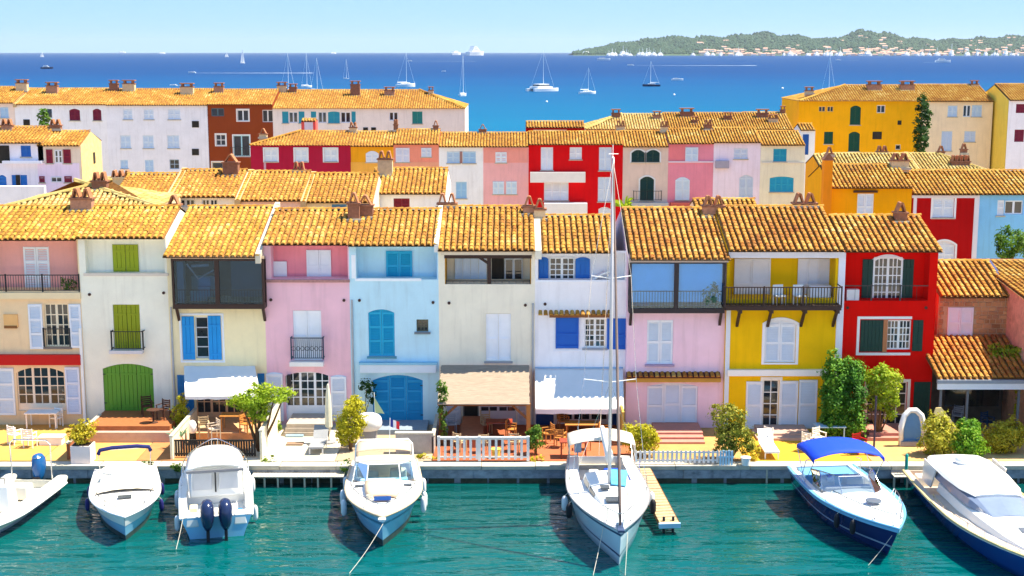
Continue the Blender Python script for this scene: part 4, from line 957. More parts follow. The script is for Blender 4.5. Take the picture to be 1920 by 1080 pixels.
# ------------------------------------------------------------------ third row
G5 = 'colourful town houses in the back row'
Z0 = .5
row([dict(l='maroon house with three white windows and a hipped roof', x=(470, 658), e=273, r=246, c='#a01c3c', hl=4.2, w=[('s', (496, 279, 520, 303), WS, 2, 0, '#e6eef6'), ('s', (553, 279, 576, 303), WS, 2, 0, '#e6eef6'), ('s', (608, 279, 632, 303), WS, 2, 0, '#e6eef6'), ('p', (495, 303, 499, 330), '#c8a0b4', 'downpipe')], ch=[(493, 258, .7, .3, .5, 1)]),
     dict(l='small orange house with an arched white window in the back row', x=(658, 738), e=274, r=247, c='#f4a41c', w=[('s', (686, 283, 710, 304), '#e9edf6', 2, .25), ('v', (658, 304, 738, 330), '#e2ae4a', 'lower_wall')], ch=[(662, 250, .7, .5, .5, 2)]),
     dict(l='salmon pink house with two white shutters in the back row', x=(738, 823), e=270, r=243, c='#e8937c', w=[('s', (742, 277, 768, 304), '#e6e6f2', 2), ('s', (790, 277, 809, 294), '#dfe6f2', 2), ('v', (738, 304, 823, 330), '#dca284', 'lower_wall')], ch=[(742, 245, .4, .5, .4, 2), (817, 245, .5, .4, .5, 1)]),
     dict(l='white house with pale blue shutters in the back row', x=(823, 906), e=275, r=249, c='#e8f0fb', w=[('s', (838, 284, 862, 306), '#c4dcf0', 2), ('s', (868, 284, 892, 306), '#b4d6f0', 2), ('p', (862, 284, 867, 306), '#a07870', 'post'), ('s', (855, 341, 875, 372), '#a8d4f0', 2)], ch=[(905, 250, .7, .3, .5, 1)]),
     dict(l='candy pink house with white shutters beside the scarlet house', x=(906, 991), e=275, r=249, c='#fab0b0', w=[('s', (929, 285, 950, 305), WS, 2), ('s', (924, 340, 945, 364), '#dcecf6', 2), ('s', (949, 340, 969, 364), '#dcecf6', 2), ('v', (907, 278, 990, 305), '#ee9c90', 'upper_wall')]),
     dict(l='scarlet house with tall white shutters and a white awning', x=(991, 1168), e=271, r=247, c='#c60a12', w=[('s', (1014, 276, 1037, 319), '#eef0f6', 2), ('s', (1068, 276, 1091, 299), '#eef0f6', 2), ('s', (1123, 276, 1147, 320), '#dfeaf6', 2), ('s', (1121, 332, 1146, 378), '#dfeaf6', 2), ('p', (994, 322, 1097, 341), '#f0ece6', 'awning', .7), ('s', (1020, 342, 1066, 376), '#e2e4ee', 3), ('p', (1020, 379, 1100, 404), '#f4f2ee', 'terrace_parapet', 1.2), ('s', (1122, 388, 1145, 404), '#e6eef6', 1, .2)]),
     dict(l='grey beige house with dark green arched shutters in the back row', x=(1168, 1253), e=275, r=246, c='#cfc6b8', w=[('s', (1184, 281, 1209, 304), '#0e3a36', 2, .3, '#e2e6e8'), ('s', (1212, 281, 1237, 304), '#0e3a36', 2, .3, '#e2e6e8'), ('s', (1200, 331, 1226, 376), '#0e3a36', 2, .3, '#e2e6e8'), ('r', (1188, 358, 1240, 376)), ('p', (1170, 379, 1252, 386), '#b4b8bc', 'balcony_slab', .6)], ch=[(1164, 245, .8, .4, .5, 2)]),
     dict(l='dusty rose house with a pale arched shutter in the back row', x=(1253, 1338), e=269, r=242, c='#d88ea2', w=[('s', (1285, 276, 1309, 303), '#dbe9f6', 2), ('v', (1255, 272, 1284, 302), '#d88088', 'upper_wall'), ('p', (1253, 302, 1338, 305), '#e8d0dc', 'ledge', .12), ('s', (1266, 332, 1293, 375), '#dcebf6', 2, .3), ('p', (1256, 379, 1300, 386), '#c05a50', 'step', .8)], ch=[(1246, 246, .7, .4, .5, 2)]),
     dict(l='lilac white house with an arched door in the back row', x=(1338, 1426), e=267, r=240, c='#dfe0f2', w=[('s', (1386, 328, 1412, 372), '#d2e2f2', 2, .3), ('p', (1341, 301, 1366, 315), '#a8a4b4', 'balcony', .4), ('s', (1376, 278, 1402, 298), '#dce6f4', 2)], ch=[(1328, 243, .7, .4, .5, 2)]),
     dict(l='cream house with turquoise shutters at the end of the back row', x=(1426, 1509), e=272, r=246, c='#ece8cc', w=[('s', (1450, 279, 1475, 303), '#2aa6c4', 2), ('s', (1443, 331, 1488, 360), '#2aaed4', 4, .15), ('p', (1428, 303, 1508, 306), '#e0dccf', 'ledge', .08)])], 128, Z0, G5)
# dormer of the scarlet house, stair head of the maroon one
h = House('red dormer storey with a strip of white windows behind the scarlet house', 133, 986, 1096, 242, 8, '#a80f18', far=True, name='dormer_house', group=G5, depth=5); h.roof(239, 228, over=.2); h.glazed((1000, 243, 1063, 252), paint('#eef0f4'), 1, 1, 3); h.finish()
h = House('pink stair head with a white door above the maroon house', 134, 565, 592, 240, 8, '#d8605a', far=True, name='stair_head', depth=3); h.roof(227, 223, over=.1, pitch=.2); h.panel((571, 229, 587, 254), paint('#eceaf0'), 'door'); h.finish()
row([dict(l='long tiled house behind the grey beige house, left of the rear roofs', x=(1098, 1250), e=243, r=214, ym=240, c='#d8c090', mt=TPALE, hl=4, ch=[(1155, 222, .9, .5, .5, 2), (1232, 224, .8, .4, .5, 1)]),
     dict(l='tiled house with many chimneys behind the lilac white house', x=(1250, 1405), e=243, r=212, ym=240, c='#d8c090', mt=None, ch=[(1288, 220, 1.4, .5, .6, 3), (1303, 232, .6, .3, .4, 1), (1365, 226, .8, .4, .5, 2)]),
     dict(l='tiled house with a cluster of chimneys beside the amber house', x=(1405, 1488), e=243, r=211, ym=240, c='#d8c090', ch=[(1430, 222, 1.2, .5, .5, 3), (1450, 230, 1.0, .4, .5, 2), (1468, 214, .5, .4, .4, 1)])], 143, .5, G5)
h = House('narrow white house with a blue door beside the amber house', 138, 1500, 1528, 262, .5, '#e6eef8', far=True, name='town_house', group=G5); h.roof(244, 232, over=.2); h.panel((1505, 252, 1516, 290), paint('#14509c'), 'door'); h.finish()
# ------------------------------------------------------------------ fourth row by the sea
G6 = 'long apartment houses by the sea'
W8 = '#e6eef8'
row([dict(l='pale peach end house by the sea at the left edge', x=(-60, 28), e=193, r=163, c='#ecd6c8', hr=.0, w=[('s', (0, 201, 16, 221), '#b8d4ec', 2)], ch=[(40, 171, 1.3, .9, .7, 1)]),
     dict(l='long white house with two maroon shutters by the sea', x=(28, 200), e=196, r=166, c='#e3ebf6', fl=1, w=[('s', (130, 204, 150, 226), '#7c1232', 2, .2), ('s', (174, 204, 190, 226), '#7c1232', 2, .2), ('d', (44, 224, 56, 235)), ('g', (84, 203, 98, 222), '#eef2f6', 1, 1, 1)], ch=[(97, 176, 1.3, .9, .7, 1)]),
     dict(l='long pale blue house with three columns of shutters by the sea', x=(200, 390), e=197, r=167, c='#dbe8f7', w=[('s', (231, 205, 248, 224), '#e2ecf8', 2), ('s', (270, 205, 288, 224), '#e2ecf8', 2), ('s', (315, 205, 338, 224), '#e2ecf8', 2), ('s', (226, 254, 245, 278), '#d6e6f6', 2), ('s', (268, 254, 288, 278), '#d6e6f6', 2), ('s', (314, 254, 336, 278), '#d6e6f6', 2), ('d', (360, 227, 373, 239)), ('d', (360, 279, 373, 291)), ('g', (318, 299, 336, 317), '#9fb4c8', 2, 2, 1), ('s', (226, 300, 240, 316), '#c2dcf4', 2), ('s', (272, 300, 288, 324), '#c2dcf4', 2)], ch=[(213, 172, 1.0, .9, .6, 1), (241, 172, 1.4, .9, .7, 1), (350, 178, 1.5, .9, .7, 1)]),
     dict(l='brown house with white framed windows by the sea', x=(390, 512), e=196, r=168, ym=240, c='#84401f', w=[('g', (445, 206, 466, 227), '#eef0f4', 1, 1, 2, '#f0ece8'), ('g', (492, 206, 512, 229), '#e6e2e0', 1, 1, 2), ('g', (405, 252, 423, 273), '#f0f0f0', 2, 2, 1, '#f0f0ee'), ('g', (396, 203, 420, 218), '#50707c', 1, 1, 2), ('g', (438, 254, 468, 293), '#b4e0e8', 1, 1, 2, '#eef2f4'), ('r', (432, 276, 472, 294)), ('g', (398, 304, 418, 324), '#e8e0d0', 1, 1, 1, '#efe6da')], ch=[(410, 174, 1.1, .7, .6, 1)]),
     dict(l='long cream house with turquoise shutters and a hipped end by the sea', x=(512, 872), e=204, r=169, ym=240, c='#e9e0d8', hr=5.6, w=[('s', (529, 209, 541, 231), '#35a0b4', 1), ('g', (542, 210, 558, 230), '#d8dce4', 1, 1, 2), ('s', (560, 209, 571, 231), '#35a0b4', 1), ('s', (583, 209, 593, 231), '#35a0b4', 1), ('g', (597, 210, 612, 230), '#c8d0dc', 1, 1, 2), ('s', (615, 209, 637, 231), '#35a0b4', 2, .1), ('g', (639, 210, 657, 230), '#e0e4ec', 1, 1, 2), ('s', (659, 209, 667, 231), '#35a0b4', 1), ('g', (730, 210, 746, 226), '#e8ecf4', 1, 1, 2), ('s', (773, 209, 792, 232), '#2e8c84', 2), ('d', (681, 239, 690, 246)), ('d', (696, 239, 705, 246))], ch=[(528, 174, 1.1, .8, .6, 1), (549, 174, .9, .6, .6, 1), (666, 180, 1.1, 1.3, .6, 1), (730, 180, 1.2, .6, .6, 1), (808, 178, .6, .5, .5, 1)])], 160, Z0, G6)
rr = row([dict(l='amber orange house with dark green shutters by the sea', x=(1497, 1726), e=190, r=160, ym=230, c='#f0ac08', hl=6.0, w=[('g', (1535, 199, 1548, 210), '#f0c060', 2, 1, 1), ('g', (1551, 199, 1563, 210), '#f0c060', 2, 1, 1), ('s', (1594, 198, 1614, 234), '#0f4a34', 2, .25), ('g', (1644, 197, 1660, 212), '#f0e8e0', 2, 1, 1), ('s', (1545, 247, 1562, 270), '#0f4a34', 2), ('s', (1591, 247, 1612, 284), '#0f4a34', 2, .25), ('d', (1636, 247, 1653, 261)), ('d', (1683, 226, 1690, 234)), ('g', (1679, 271, 1689, 281), '#d8d8d8', 1, 1, 1)], ch=[(1640, 170, 1.5, .6, .7, 1), (1702, 170, 1.5, .6, .7, 1), (1518, 176, .9, .3, .6, 1)]),
     dict(l='beige house with pale blue shutters right of the amber house', x=(1726, 1860), e=190, r=159, ym=230, c='#f6d6b4', w=[('s', (1777, 198, 1795, 219), '#c8dcf0', 2), ('g', (1806, 197, 1820, 219), '#dce4ee', 1, 1, 2), ('s', (1822, 197, 1841, 219), '#c4daf0', 2), ('s', (1765, 246, 1785, 283), '#c8d8f0', 2), ('s', (1808, 246, 1829, 266), '#c8d8f0', 2)], ch=[(1828, 162, .8, .2, .5, 1)])], 150, Z0, G6)
h = House('white house with maroon shutters and a yellow gable at the right edge', 146, 1889, 2000, 240, .5, '#ece8f0', far=True, name='town_house', group=G6); h.roof(188, 158, over=.3); h.shutters((1905, 195, 1922, 212), paint('#7c1232'), 2); h.shutters((1902, 243, 1920, 266), paint('#7c1232'), 2); h.finish()
xg = h.x0; MB().poly([(xg - .02, 146, .5), (xg - .02, 146, h.zt), (xg - .02, h.Yr, h.Zr - .1), (xg - .02, h.Yb - .3, h.zt), (xg - .02, h.Yb - .3, .5)]).build('yellow_gable', plaster('#f0cf58'), h.root)
# ------------------------------------------------------------------ boats (local: +y bow, x starboard, z = 0 waterline, origin at the stern)
class Boat:
    def __init__(s, name, label, cat, stern, bow, L, B, z0, z1, tm=.45, p=2.2, stern_w=.9, rake=.7, flare=.80, group=None):
        st = Vector(stern); bw = Vector(bow); d = bw - st
        s.root = thing(name, label, cat, (st.x, st.y, 0), atan2(-d.x, d.y), group=group, local=True)
        s.L, s.B, s.z0, s.z1, s.tm, s.p, s.sw, s.rake, s.fl = L, B, z0, z1, tm, p, stern_w, rake, flare
    def w(s, t):
        if t < s.tm: return s.B / 2 * (s.sw + (1 - s.sw) * sin(pi / 2 * t / s.tm))
        return s.B / 2 * max(0, 1 - ((t - s.tm) / (1 - s.tm)) ** s.p)
    def zs(s, t): return s.z0 + (s.z1 - s.z0) * t ** 1.6
    def sh(s, t, side, f=1.0, dz=0): return Vector((side * s.w(t) * f, t * s.L, s.zs(t) + dz))
    def hull(s, m, n=22, stripe=None, boot=None):
        rows = []
        for i in range(n + 1):
            t = i / n; w = s.w(t); z = s.zs(t); rk = s.rake * t ** 3; y = t * s.L
            fl = s.fl * (1 - .45 * t ** 3)
            half = [(w, y, z), (w * (.5 + .5 * fl) , y - rk * .25, z * .62), (w * fl, y - rk * .6, z * .22), (w * fl * .93, y - rk * .8, -.08), (0, y - rk, -.35 + .25 * t ** 4)]
            rows.append([(-a, b, c) for a, b, c in half] + [(a, b, c) for a, b, c in half[::-1][1:]])
        g = MB().loft(rows); k = len(rows[0]); g.f.append(tuple(range(k))[::-1])
        h = g.build('hull', m, s.root, smooth=True)
        me = h.data; me.polygons[len(me.polygons) - 1].use_smooth = False
        if stripe:
            for sd, (fa, fb) in ((sd, q) for sd in (-1, 1) for q in stripe[1]):
                rr = []
                for i in range(n + 1):
                    t = i / n; w = s.w(t); z = s.zs(t); rk = s.rake * t ** 3; fl = s.fl * (1 - .45 * t ** 3)
                    def at(f):
                        if f > .62: u = (1 - f) / .38; return (w + (w * (.5 + .5 * fl) - w) * u + .006, t * s.L - rk * .25 * u + (.02 if t > .97 else 0), z * f)
                        u = (.62 - f) / .40; a = w * (.5 + .5 * fl); return (a + (w * fl - a) * u + .006, t * s.L - rk * (.25 + .35 * u) + (.02 if t > .97 else 0), z * f)
                    a, b = at(fa), at(fb); rr.append([(sd * a[0], a[1], a[2]), (sd * b[0], b[1], b[2])])
                MB().loft(rr).build('hull_stripe', stripe[0], h, smooth=True)
        if boot:
            for sd in (-1, 1):
                rr = []
                for i in range(n + 1):
                    t = i / n; w = s.w(t); rk = s.rake * t ** 3; fl = s.fl * (1 - .45 * t ** 3); z = s.zs(t)
                    rr.append([(sd * (w * fl + .008), t * s.L - rk * .62, z * .20), (sd * (w * fl * .95 + .008), t * s.L - rk * .78, -.05)])
                MB().loft(rr).build('boot_stripe', boot, h, smooth=True)
        return h
    def coil(s, x, y, z, r=.18):
        MB().tube([(x + (r - .012 * k / 6) * cos(k * pi / 6), y + (r - .012 * k / 6) * sin(k * pi / 6), z + .004 * k) for k in range(40)], .016, 4).build('rope_coil', ROPE, s.root)
    def deck(s, m, tc=.5, floor=.35, side=.80, cock=True, camber=.06, inset=.0, lm=None, n=22, t1=1.0):
        rows = []
        for i in range(n + 1):
            t = tc + (t1 - tc) * i / n; w = s.w(t) * (1 - inset); z = s.zs(t) + .012
            rows.append([(w * k / 4, t * s.L, z + camber * (1 - (k / 4) ** 2) * min(1, w * 1.5)) for k in range(-4, 5)])
        g = MB().loft(rows)
        if cock and tc > .02:
            A = []; 
            for i in range(n + 1):
                t = tc * i / n; w = s.w(t); z = s.zs(t) + .012
                A.append([(-w, t * s.L, z), (-w * side, t * s.L, z + .02), (-w * side * .97, t * s.L, floor), (0, t * s.L, floor - .01), (w * side * .97, t * s.L, floor), (w * side, t * s.L, z + .02), (w, t * s.L, z)])
            g.loft(A)
            w = s.w(tc) * side; z = s.zs(tc); g.quad((-w, tc * s.L, floor), (w, tc * s.L, floor), (w, tc * s.L, z + .03), (-w, tc * s.L, z + .03))
            w = s.w(0); g.quad((-w, .02, s.zs(0) + .012), (w, .02, s.zs(0) + .012), (w * side, .12, s.zs(0) + .03), (-w * side, .12, s.zs(0) + .03)); g.quad((-w * side, .12, floor), (w * side, .12, floor), (w * side, .12, s.zs(0) + .03), (-w * side, .12, s.zs(0) + .03))
        return g.build('deck', m, s.root, smooth=False)
    def rub(s, m, r=.04, dz=0, n=24):
        p = [s.sh(i / n, -1, 1.01, dz) for i in range(n + 1)] + [s.sh(1 - i / n, 1, 1.01, dz) for i in range(n + 1)]
        return MB().tube(p, r, 6).build('rub_rail', m, s.root, smooth=True)
    def rail(s, t0=.5, t1=.97, h=.55, f=.9, n=14, r=.016, m=None, join=True, posts=5):
        m = m or STEEL; g = MB(); L = [s.sh(t0 + (t1 - t0) * i / n, -1, f, h * min(1, i / 2)) for i in range(n + 1)]
        R = [Vector((-p.x, p.y, p.z)) for p in L]
        if join: g.tube(L + R[::-1], r, 5)
        else: g.tube(L, r, 5); g.tube(R, r, 5)
        for k in range(1, posts + 1):
            t = t0 + (t1 - t0) * k / posts
            for sd in (-1, 1): g.tube([s.sh(t, sd, f * .97, .01), s.sh(t, sd, f, h)], r * .85, 5)
        return g.build('bow_rail', m, s.root)
    def fender(s, t, sd, m=None, ln=.6, r=.11, dz=0):
        p = s.sh(t, sd, 1.0); x = p.x + sd * (r + .03); z = p.z - .15 - ln + dz
        f = MB().lathe([(.02, 0), (r * .7, .04), (r, .14), (r, ln - .14), (r * .7, ln - .04), (.03, ln)], (x, p.y, z), 10).build('fender', m or mat('fender_white', (.74, .76, .78), .5, .08, 4), s.root, smooth=True)
        MB().tube([(x, p.y, z + ln), (p.x - sd * .05, p.y, p.z + .05)], .01, 4).build('fender_line', ROPE, f)
    def line(s, a, b_world, sag=.3, r=.013, m=None):
        M = s.root.matrix_basis if False else (Matrix.Translation(s.root.location) @ Matrix.Rotation(s.root.rotation_euler.z, 4, 'Z')); b = M.inverted() @ Vector(b_world); a = Vector(a)
        MB().tube([a.lerp(b, i / 8) + Vector((0, 0, -sag * sin(pi * i / 8))) for i in range(9)], r, 4).build('mooring_line', m or ROPE, s.root)
    def box(s, name, m, x0, y0, z0, x1, y1, z1, sh=0, parent=None):
        """slightly tapered block"""
        e = sh; g = MB().add([(x0, y0, z0), (x1, y0, z0), (x1, y1, z0), (x0, y1, z0), (x0 + e, y0 + e, z1), (x1 - e, y0 + e, z1), (x1 - e, y1 - e, z1), (x0 + e, y1 - e, z1)], [(0, 3, 2, 1), (4, 5, 6, 7), (0, 1, 5, 4), (1, 2, 6, 5), (2, 3, 7, 6), (3, 0, 4, 7)])
        o = g.build(name, m, parent or s.root)
        b = o.modifiers.new('bevel', 'BEVEL'); b.width = min(.06, abs(x1 - x0) * .15, abs(z1 - z0) * .25, abs(y1 - y0) * .15); b.segments = 2
        return o
    def canopy(s, m, y0, y1, w, z, crown=.2, name='bimini', droop=.18, frame=True):
        rows = []
        for i in range(7):
            t = i / 6; y = y0 + (y1 - y0) * t; zz = z + crown * .35 * sin(pi * t)
            r = [(w / 2 * k / 5, y, zz + crown * (1 - (abs(k) / 5) ** 2.4)) for k in range(-5, 6)]
            rows.append([(-w / 2 - .01, y, zz - droop)] + r + [(w / 2 + .01, y, zz - droop)])
        o = MB().loft(rows).build(name, m, s.root, smooth=True); sol = o.modifiers.new('thick', 'SOLIDIFY'); sol.thickness = .03
        if frame:
            ym = (y0 + y1) / 2
            for sd in (-1, 1):
                x = sd * (w / 2 - .02); MB().tube([(x, y0 + .05, z - droop + .02), (x, ym, s.zs(.2)), (x, y1 - .05, z - droop + .02)], .014, 5).build('canopy_frame', STEEL, o)
        return o
    def windshield(s, y0, w0, z0, h, rake, bows=.5, m=None, side=.9, panels=1, fm=None):
        """wrap-round screen, y0 = front edge of its foot"""
        m = m or DKGL; P = [(-w0, y0 - bows - side), (-w0, y0 - bows), (-w0 * .55, y0 - .1), (w0 * .55, y0 - .1), (w0, y0 - bows), (w0, y0 - bows - side)]
        lo = [(x, y, z0) for x, y in P]; hi = [(x * .90, y - rake, z0 + h * (.55 if i in (0, 5) else 1)) for i, (x, y) in enumerate(P)]
        o = MB().loft([lo, hi]).build('windshield', m, s.root); g = MB(); g.tube(hi, .022, 5)
        for i in range(1, 5): g.tube([lo[i], hi[i]], .02, 5)
        g.build('windshield_frame', fm or WHITE, o); return o
    def outboard(s, x, m, z=.55, y=-.35):
        g = MB(); rows = []
        for zz, a, b, dy in ((-.18, .10, .16, 0), (.02, .20, .34, -.02), (.40, .265, .42, -.05), (.74, .25, .40, -.03), (.92, .17, .28, .03), (.97, .05, .12, .05)):
            rows.append([(x + a * cos(2 * pi * k / 12), y + dy + b * sin(2 * pi * k / 12), z + zz) for k in range(12)])
        g.loft(rows, close=True); o = g.build('outboard_motor', m, s.root, smooth=True)
        MB().box(x - .06, y - .1, -.55, x + .06, y + .16, z - .08).box(x - .09, y - .3, -.32, x + .09, y + .12, -.28).build('lower_leg', RUBBER, o)
        MB().box(x - .12, y - .04, z - .15, x + .12, .02, z + .05).build('bracket', RUBBER, o)
        MB().tube([(x + .2 * cos(a * pi / 6), y + .04 + .30 * sin(a * pi / 6), z + .86) for a in range(7)], .016, 4).build('cowl_band', STEEL, o)
    def cleats(s, ts=(.15, .85)):
        for t in ts:
            for sd in (-1, 1): p = s.sh(t, sd, .86, .06); MB().tube([p + Vector((0, -.12, .05)), p + Vector((0, .12, .05))], .018, 5).tube([p, p + Vector((0, 0, .05))], .02, 5).build('cleat', STEEL, s.root)
GB = 'boats moored along the quay'
def pt(px, py, z=0): x, y = onZ(px, py, z); return (x, y, 0)
def bow_of(stern, bow, L):
    s = Vector(stern); d = (Vector(bow) - s).normalized(); return s + d * L
BOOT = mat('waterline_grime', (.03, .06, .06), .6, .4, 3)
HSHADE = mat('hull_shade_blue', (.22, .50, .74), .2, .03, 1, spec=.5)  # blue of shade and water reflection put into the hull colour
# 1 inflatable at the left
b = Boat('inflatable_boat', 'grey white inflatable boat with a console at the left edge', 'boat', (-19.7, 55.2, 0), (-20.3, 48.0, 0), 7.2, 2.3, .55, .75, tm=.5, p=2.4, stern_w=.95, rake=.9, group=GB)
b.hull(mat('rib_hull', (.62, .68, .70), .3, .04, 1)); b.deck(mat('rib_floor', (.66, .64, .56), .6, .06, 2), tc=.96, floor=.25, side=.9)
TUBE = mat('hypalon', (.60, .60, .55), .6, .05, 2, .1, 30); n = 20
p = [b.sh(-.04 + 1.02 * i / n, -1, 1.0, 0) if i > 0 else Vector((-b.w(0), -.45, .55)) for i in range(n + 1)]
rr = [.10] + [.26] * n
tb = MB().tube(p + [Vector((-q.x, q.y, q.z)) for q in p[::-1]], rr + rr[::-1], 12).build('tube', TUBE, b.root, smooth=True)
MB().tube([Vector(q) + Vector((-.27, 0, -.06)) for q in p[1:]], .035, 5).tube([Vector((-q.x + .27, q.y, q.z - .06)) for q in p[1:]], .035, 5).build('rub_strake', WHITE, tb)
b.box('console', GEL, -.45, 2.6, .3, .45, 3.4, 1.35, .08); b.box('seat', WARMW, -.5, 1.2, .3, .5, 1.9, .85, .05); b.box('bow_locker', GEL, -.5, 4.4, .3, .5, 5.4, .62, .1); b.box('helm_seat_cushion', TAN, .55, 2.0, .3, .85, 2.6, .75, .03)
MB().tube([(-.85, .3, .7), (-.85, .35, 2.2), (-.7, .35, 2.35), (.7, .35, 2.35), (.85, .35, 2.2), (.85, .3, .7)], .03, 6).build('roll_bar', STEEL, b.root)
b.outboard(0, mat('motor_blue', (.01, .10, .30), .25, .05, 2, spec=.5), .6); b.line((.2, 6.3, .6), (-21.0, 44.5, 0), .1)
MB().tube([(-.25, 3.3, 1.4), (-.1, 3.0, 1.55), (.15, 3.0, 1.55)], .02).build('steering_wheel', RUBBER, b.root)
# 2 small white cuddy boat
st = pt(237, 914); bw = pt(236, 1015); L = (Vector(bw) - Vector(st)).length
b = Boat('motor_boat', 'small white motor boat with a cream cockpit cover and navy bimini', 'boat', st, bw, 7.2, 2.65, .85, 1.10, tm=.45, p=2.3, rake=.8, group=GB)
b.hull(HSHADE, stripe=(GEL, [(.995, .62)]), boot=BOOT); b.deck(GEL, tc=.42, side=.85); b.rub(mat('white_trim', (.8, .8, .8), .4), .05)
rows = []
for i in range(9):
    t = .04 + .5 * i / 8; w = b.w(t) * .88; rows.append([(w * k / 5, t * b.L, b.zs(t) + .05 + (.30 * (1 - (abs(k) / 5) ** 3)) * (1 if i < 7 else .5) + rnd(-.012, .012)) for k in range(-5, 6)])
MB().loft(rows).build('cockpit_cover', CREAM, b.root, smooth=True)
b.box('deck_hatch', mat('smoked_hatch', (.06, .07, .08), .2), -.26, 4.6, 1.09, .26, 4.95, 1.14)
b.rail(.55, .93, .32, .85, 10, .014, IRON, join=False, posts=3)
MB().tube([(-1.0, .4, .9), (-1.05, .3, 1.62), (-.95, .28, 1.75), (.95, .28, 1.75), (1.05, .3, 1.62), (1.0, .4, .9)], .018, 5).build('bimini_frame', STEEL, b.root)
MB().tube([(-1.05, .26, 1.58), (-.98, .26, 1.76), (-.5, .26, 1.83), (.5, .26, 1.83), (.98, .26, 1.76), (1.05, .26, 1.58)], .085, 8).build('bimini_cover', NAVY, b.root, smooth=True)
b.windshield(3.0, .95, 1.0, .38, .35, .4, m=CREAM, side=.4, fm=GEL)
for t, sd in ((.3, -1), (.62, -1), (.25, 1), (.5, 1)): b.fender(t, sd, mat('fender_navy', (.02, .02, .14), .5), .5, .09)
MB().box(-.05, 6.7, 1.02, .05, 7.1, 1.08).build('anchor_roller', STEEL, b.root); b.cleats((.12, .8))
b.line((-1.0, .1, .9), T(190, 868), .1); b.line((1.0, .1, .9), T(300, 868), .1)
# 3 pilot-house boat, stern towards the camera
st = pt(407, 1008); bw = pt(405, 890)
b = Boat('pilot_boat', 'white pilot house boat with two dark blue outboard motors', 'boat', st, bw, 7.0, 2.75, .82, 1.35, tm=.5, p=2.5, stern_w=.95, rake=.8, group=GB)
b.hull(mat('hull_blue_white', (.22, .54, .78), .2, .03, 1, spec=.5), stripe=(GEL, [(.995, .70)]), boot=BOOT); b.coil(-.3, 5.6, 1.32); b.deck(GEL, tc=.42, floor=.4, side=.82); b.rub(WHITE, .05)
b.box('transom_well', GEL, -1.15, -.02, .45, -.62, .5, .9, .03); b.box('transom_well', GEL, .62, -.02, .45, 1.15, .5, .9, .03)
b.box('wheelhouse', GEL, -1.0, 2.7, .75, 1.0, 5.0, 1.95, .12)
ws = MB()
for sd in (-1, 1): ws.box(sd * .5 - .36, 2.66, 1.05, sd * .5 + .36, 2.70, 1.72)
dr = ws.build('cabin_door', mat('grey_door', (.56, .58, .62), .3), b.root); MB().box(-.03, 2.62, .95, .03, 2.655, 1.8).build('door_post', IRON, dr)
rows = []
for i in range(9):
    t = i / 8; y = 2.15 + 3.3 * t; w = 1.12 * (1 - .25 * t ** 2); rows.append([(w * k / 5, y, 2.02 + .20 * (1 - (abs(k) / 5) ** 3) + .06 * sin(pi * t) - .15 * t ** 3) for k in range(-5, 6)])
o = MB().loft(rows).build('hardtop', GEL, b.root, smooth=True); o.modifiers.new('thick', 'SOLIDIFY').thickness = .07
MB().box(-1.1, 2.12, 1.90, 1.1, 2.18, 2.0).build('hardtop_edge', mat('grey_edge', (.22, .22, .24), .5), o)
MB().tube([(-1.02, 2.3, .9), (-1.05, 2.25, 1.95)], .03).tube([(1.02, 2.3, .9), (1.05, 2.25, 1.95)], .03).build('hardtop_post', STEEL, o)
b.rail(.5, .98, .60, .95, 14, .02, STEEL, posts=4)
b.box('bench', WARMW, -.7, .75, .4, .7, 1.15, .82, .04); b.box('side_box', paint('#e8d8a8'), -1.0, 1.4, .4, -.7, 1.9, .75); b.box('blue_bucket', paint('#3f7fc0'), .75, .7, .4, 1.0, .95, .8, .02)
MO = mat('motor_navy', (.012, .022, .075), .18, .08, 2, spec=.6)
b.outboard(-.32, MO, .62); b.outboard(.34, MO, .62)
for t, sd in ((.12, -1), (.45, -1), (.5, -1), (.2, 1), (.62, 1)): b.fender(t, sd, ln=.62, r=.10)
b.line((-1.2, .1, .9), pt(330, 1030), .05); b.cleats((.1,))
# 4 cruiser with tan sunpad
st = pt(722, 905); bw = pt(718, 1022)
b = Boat('cabin_cruiser', 'white cruiser with a tan sunpad and tan canopy facing the camera', 'boat', st, bw, 8.5, 2.95, 1.0, 1.40, tm=.45, p=2.3, rake=1.1, group=GB)
b.hull(HSHADE, stripe=(mat('stripe_blue', (.05, .20, .34), .3), [(.80, .72)]), boot=BOOT); b.coil(.5, 6.7, 1.5); b.deck(GEL, tc=.42, floor=.5, side=.84, camber=.14); b.rub(TAN, .055)
pad = [[(w * k / 4, y, z + .05 * (1 - (abs(k) / 4) ** 4)) for k in range(-4, 5)] for y, w, z in ((4.0, .74, 1.36), (4.7, .73, 1.44), (5.6, .68, 1.47), (6.35, .52, 1.50))]
o = MB().loft(pad).build('sunpad', TAN, b.root, smooth=True); o.modifiers.new('thick', 'SOLIDIFY').thickness = .08
b.box('deck_hatch', mat('blue_hatch', (.01, .04, .18), .15), -.32, 6.5, 1.50, .32, 6.95, 1.54)
for sd in (-1, 1): b.box('side_hatch', mat('smoked_hatch', (.06, .07, .08), .2), sd * .95 - .16, 4.2, 1.24, sd * .95 + .16, 4.42, 1.29)
b.windshield(3.85, 1.22, 1.2, .62, .42, .55, m=BLUEG_GL, side=1.0, fm=WHITE)
b.box('dashboard', WARMW, -1.0, 2.8, .5, 1.0, 3.2, 1.15, .05); b.box('seat', TAN, -.95, 1.5, .5, -.2, 2.1, 1.15, .05); b.box('seat', TAN, .2, 1.5, .5, .95, 2.1, 1.15, .05); b.box('stern_bench', TAN, -1.1, .25, .5, 1.1, .8, 1.1, .04)
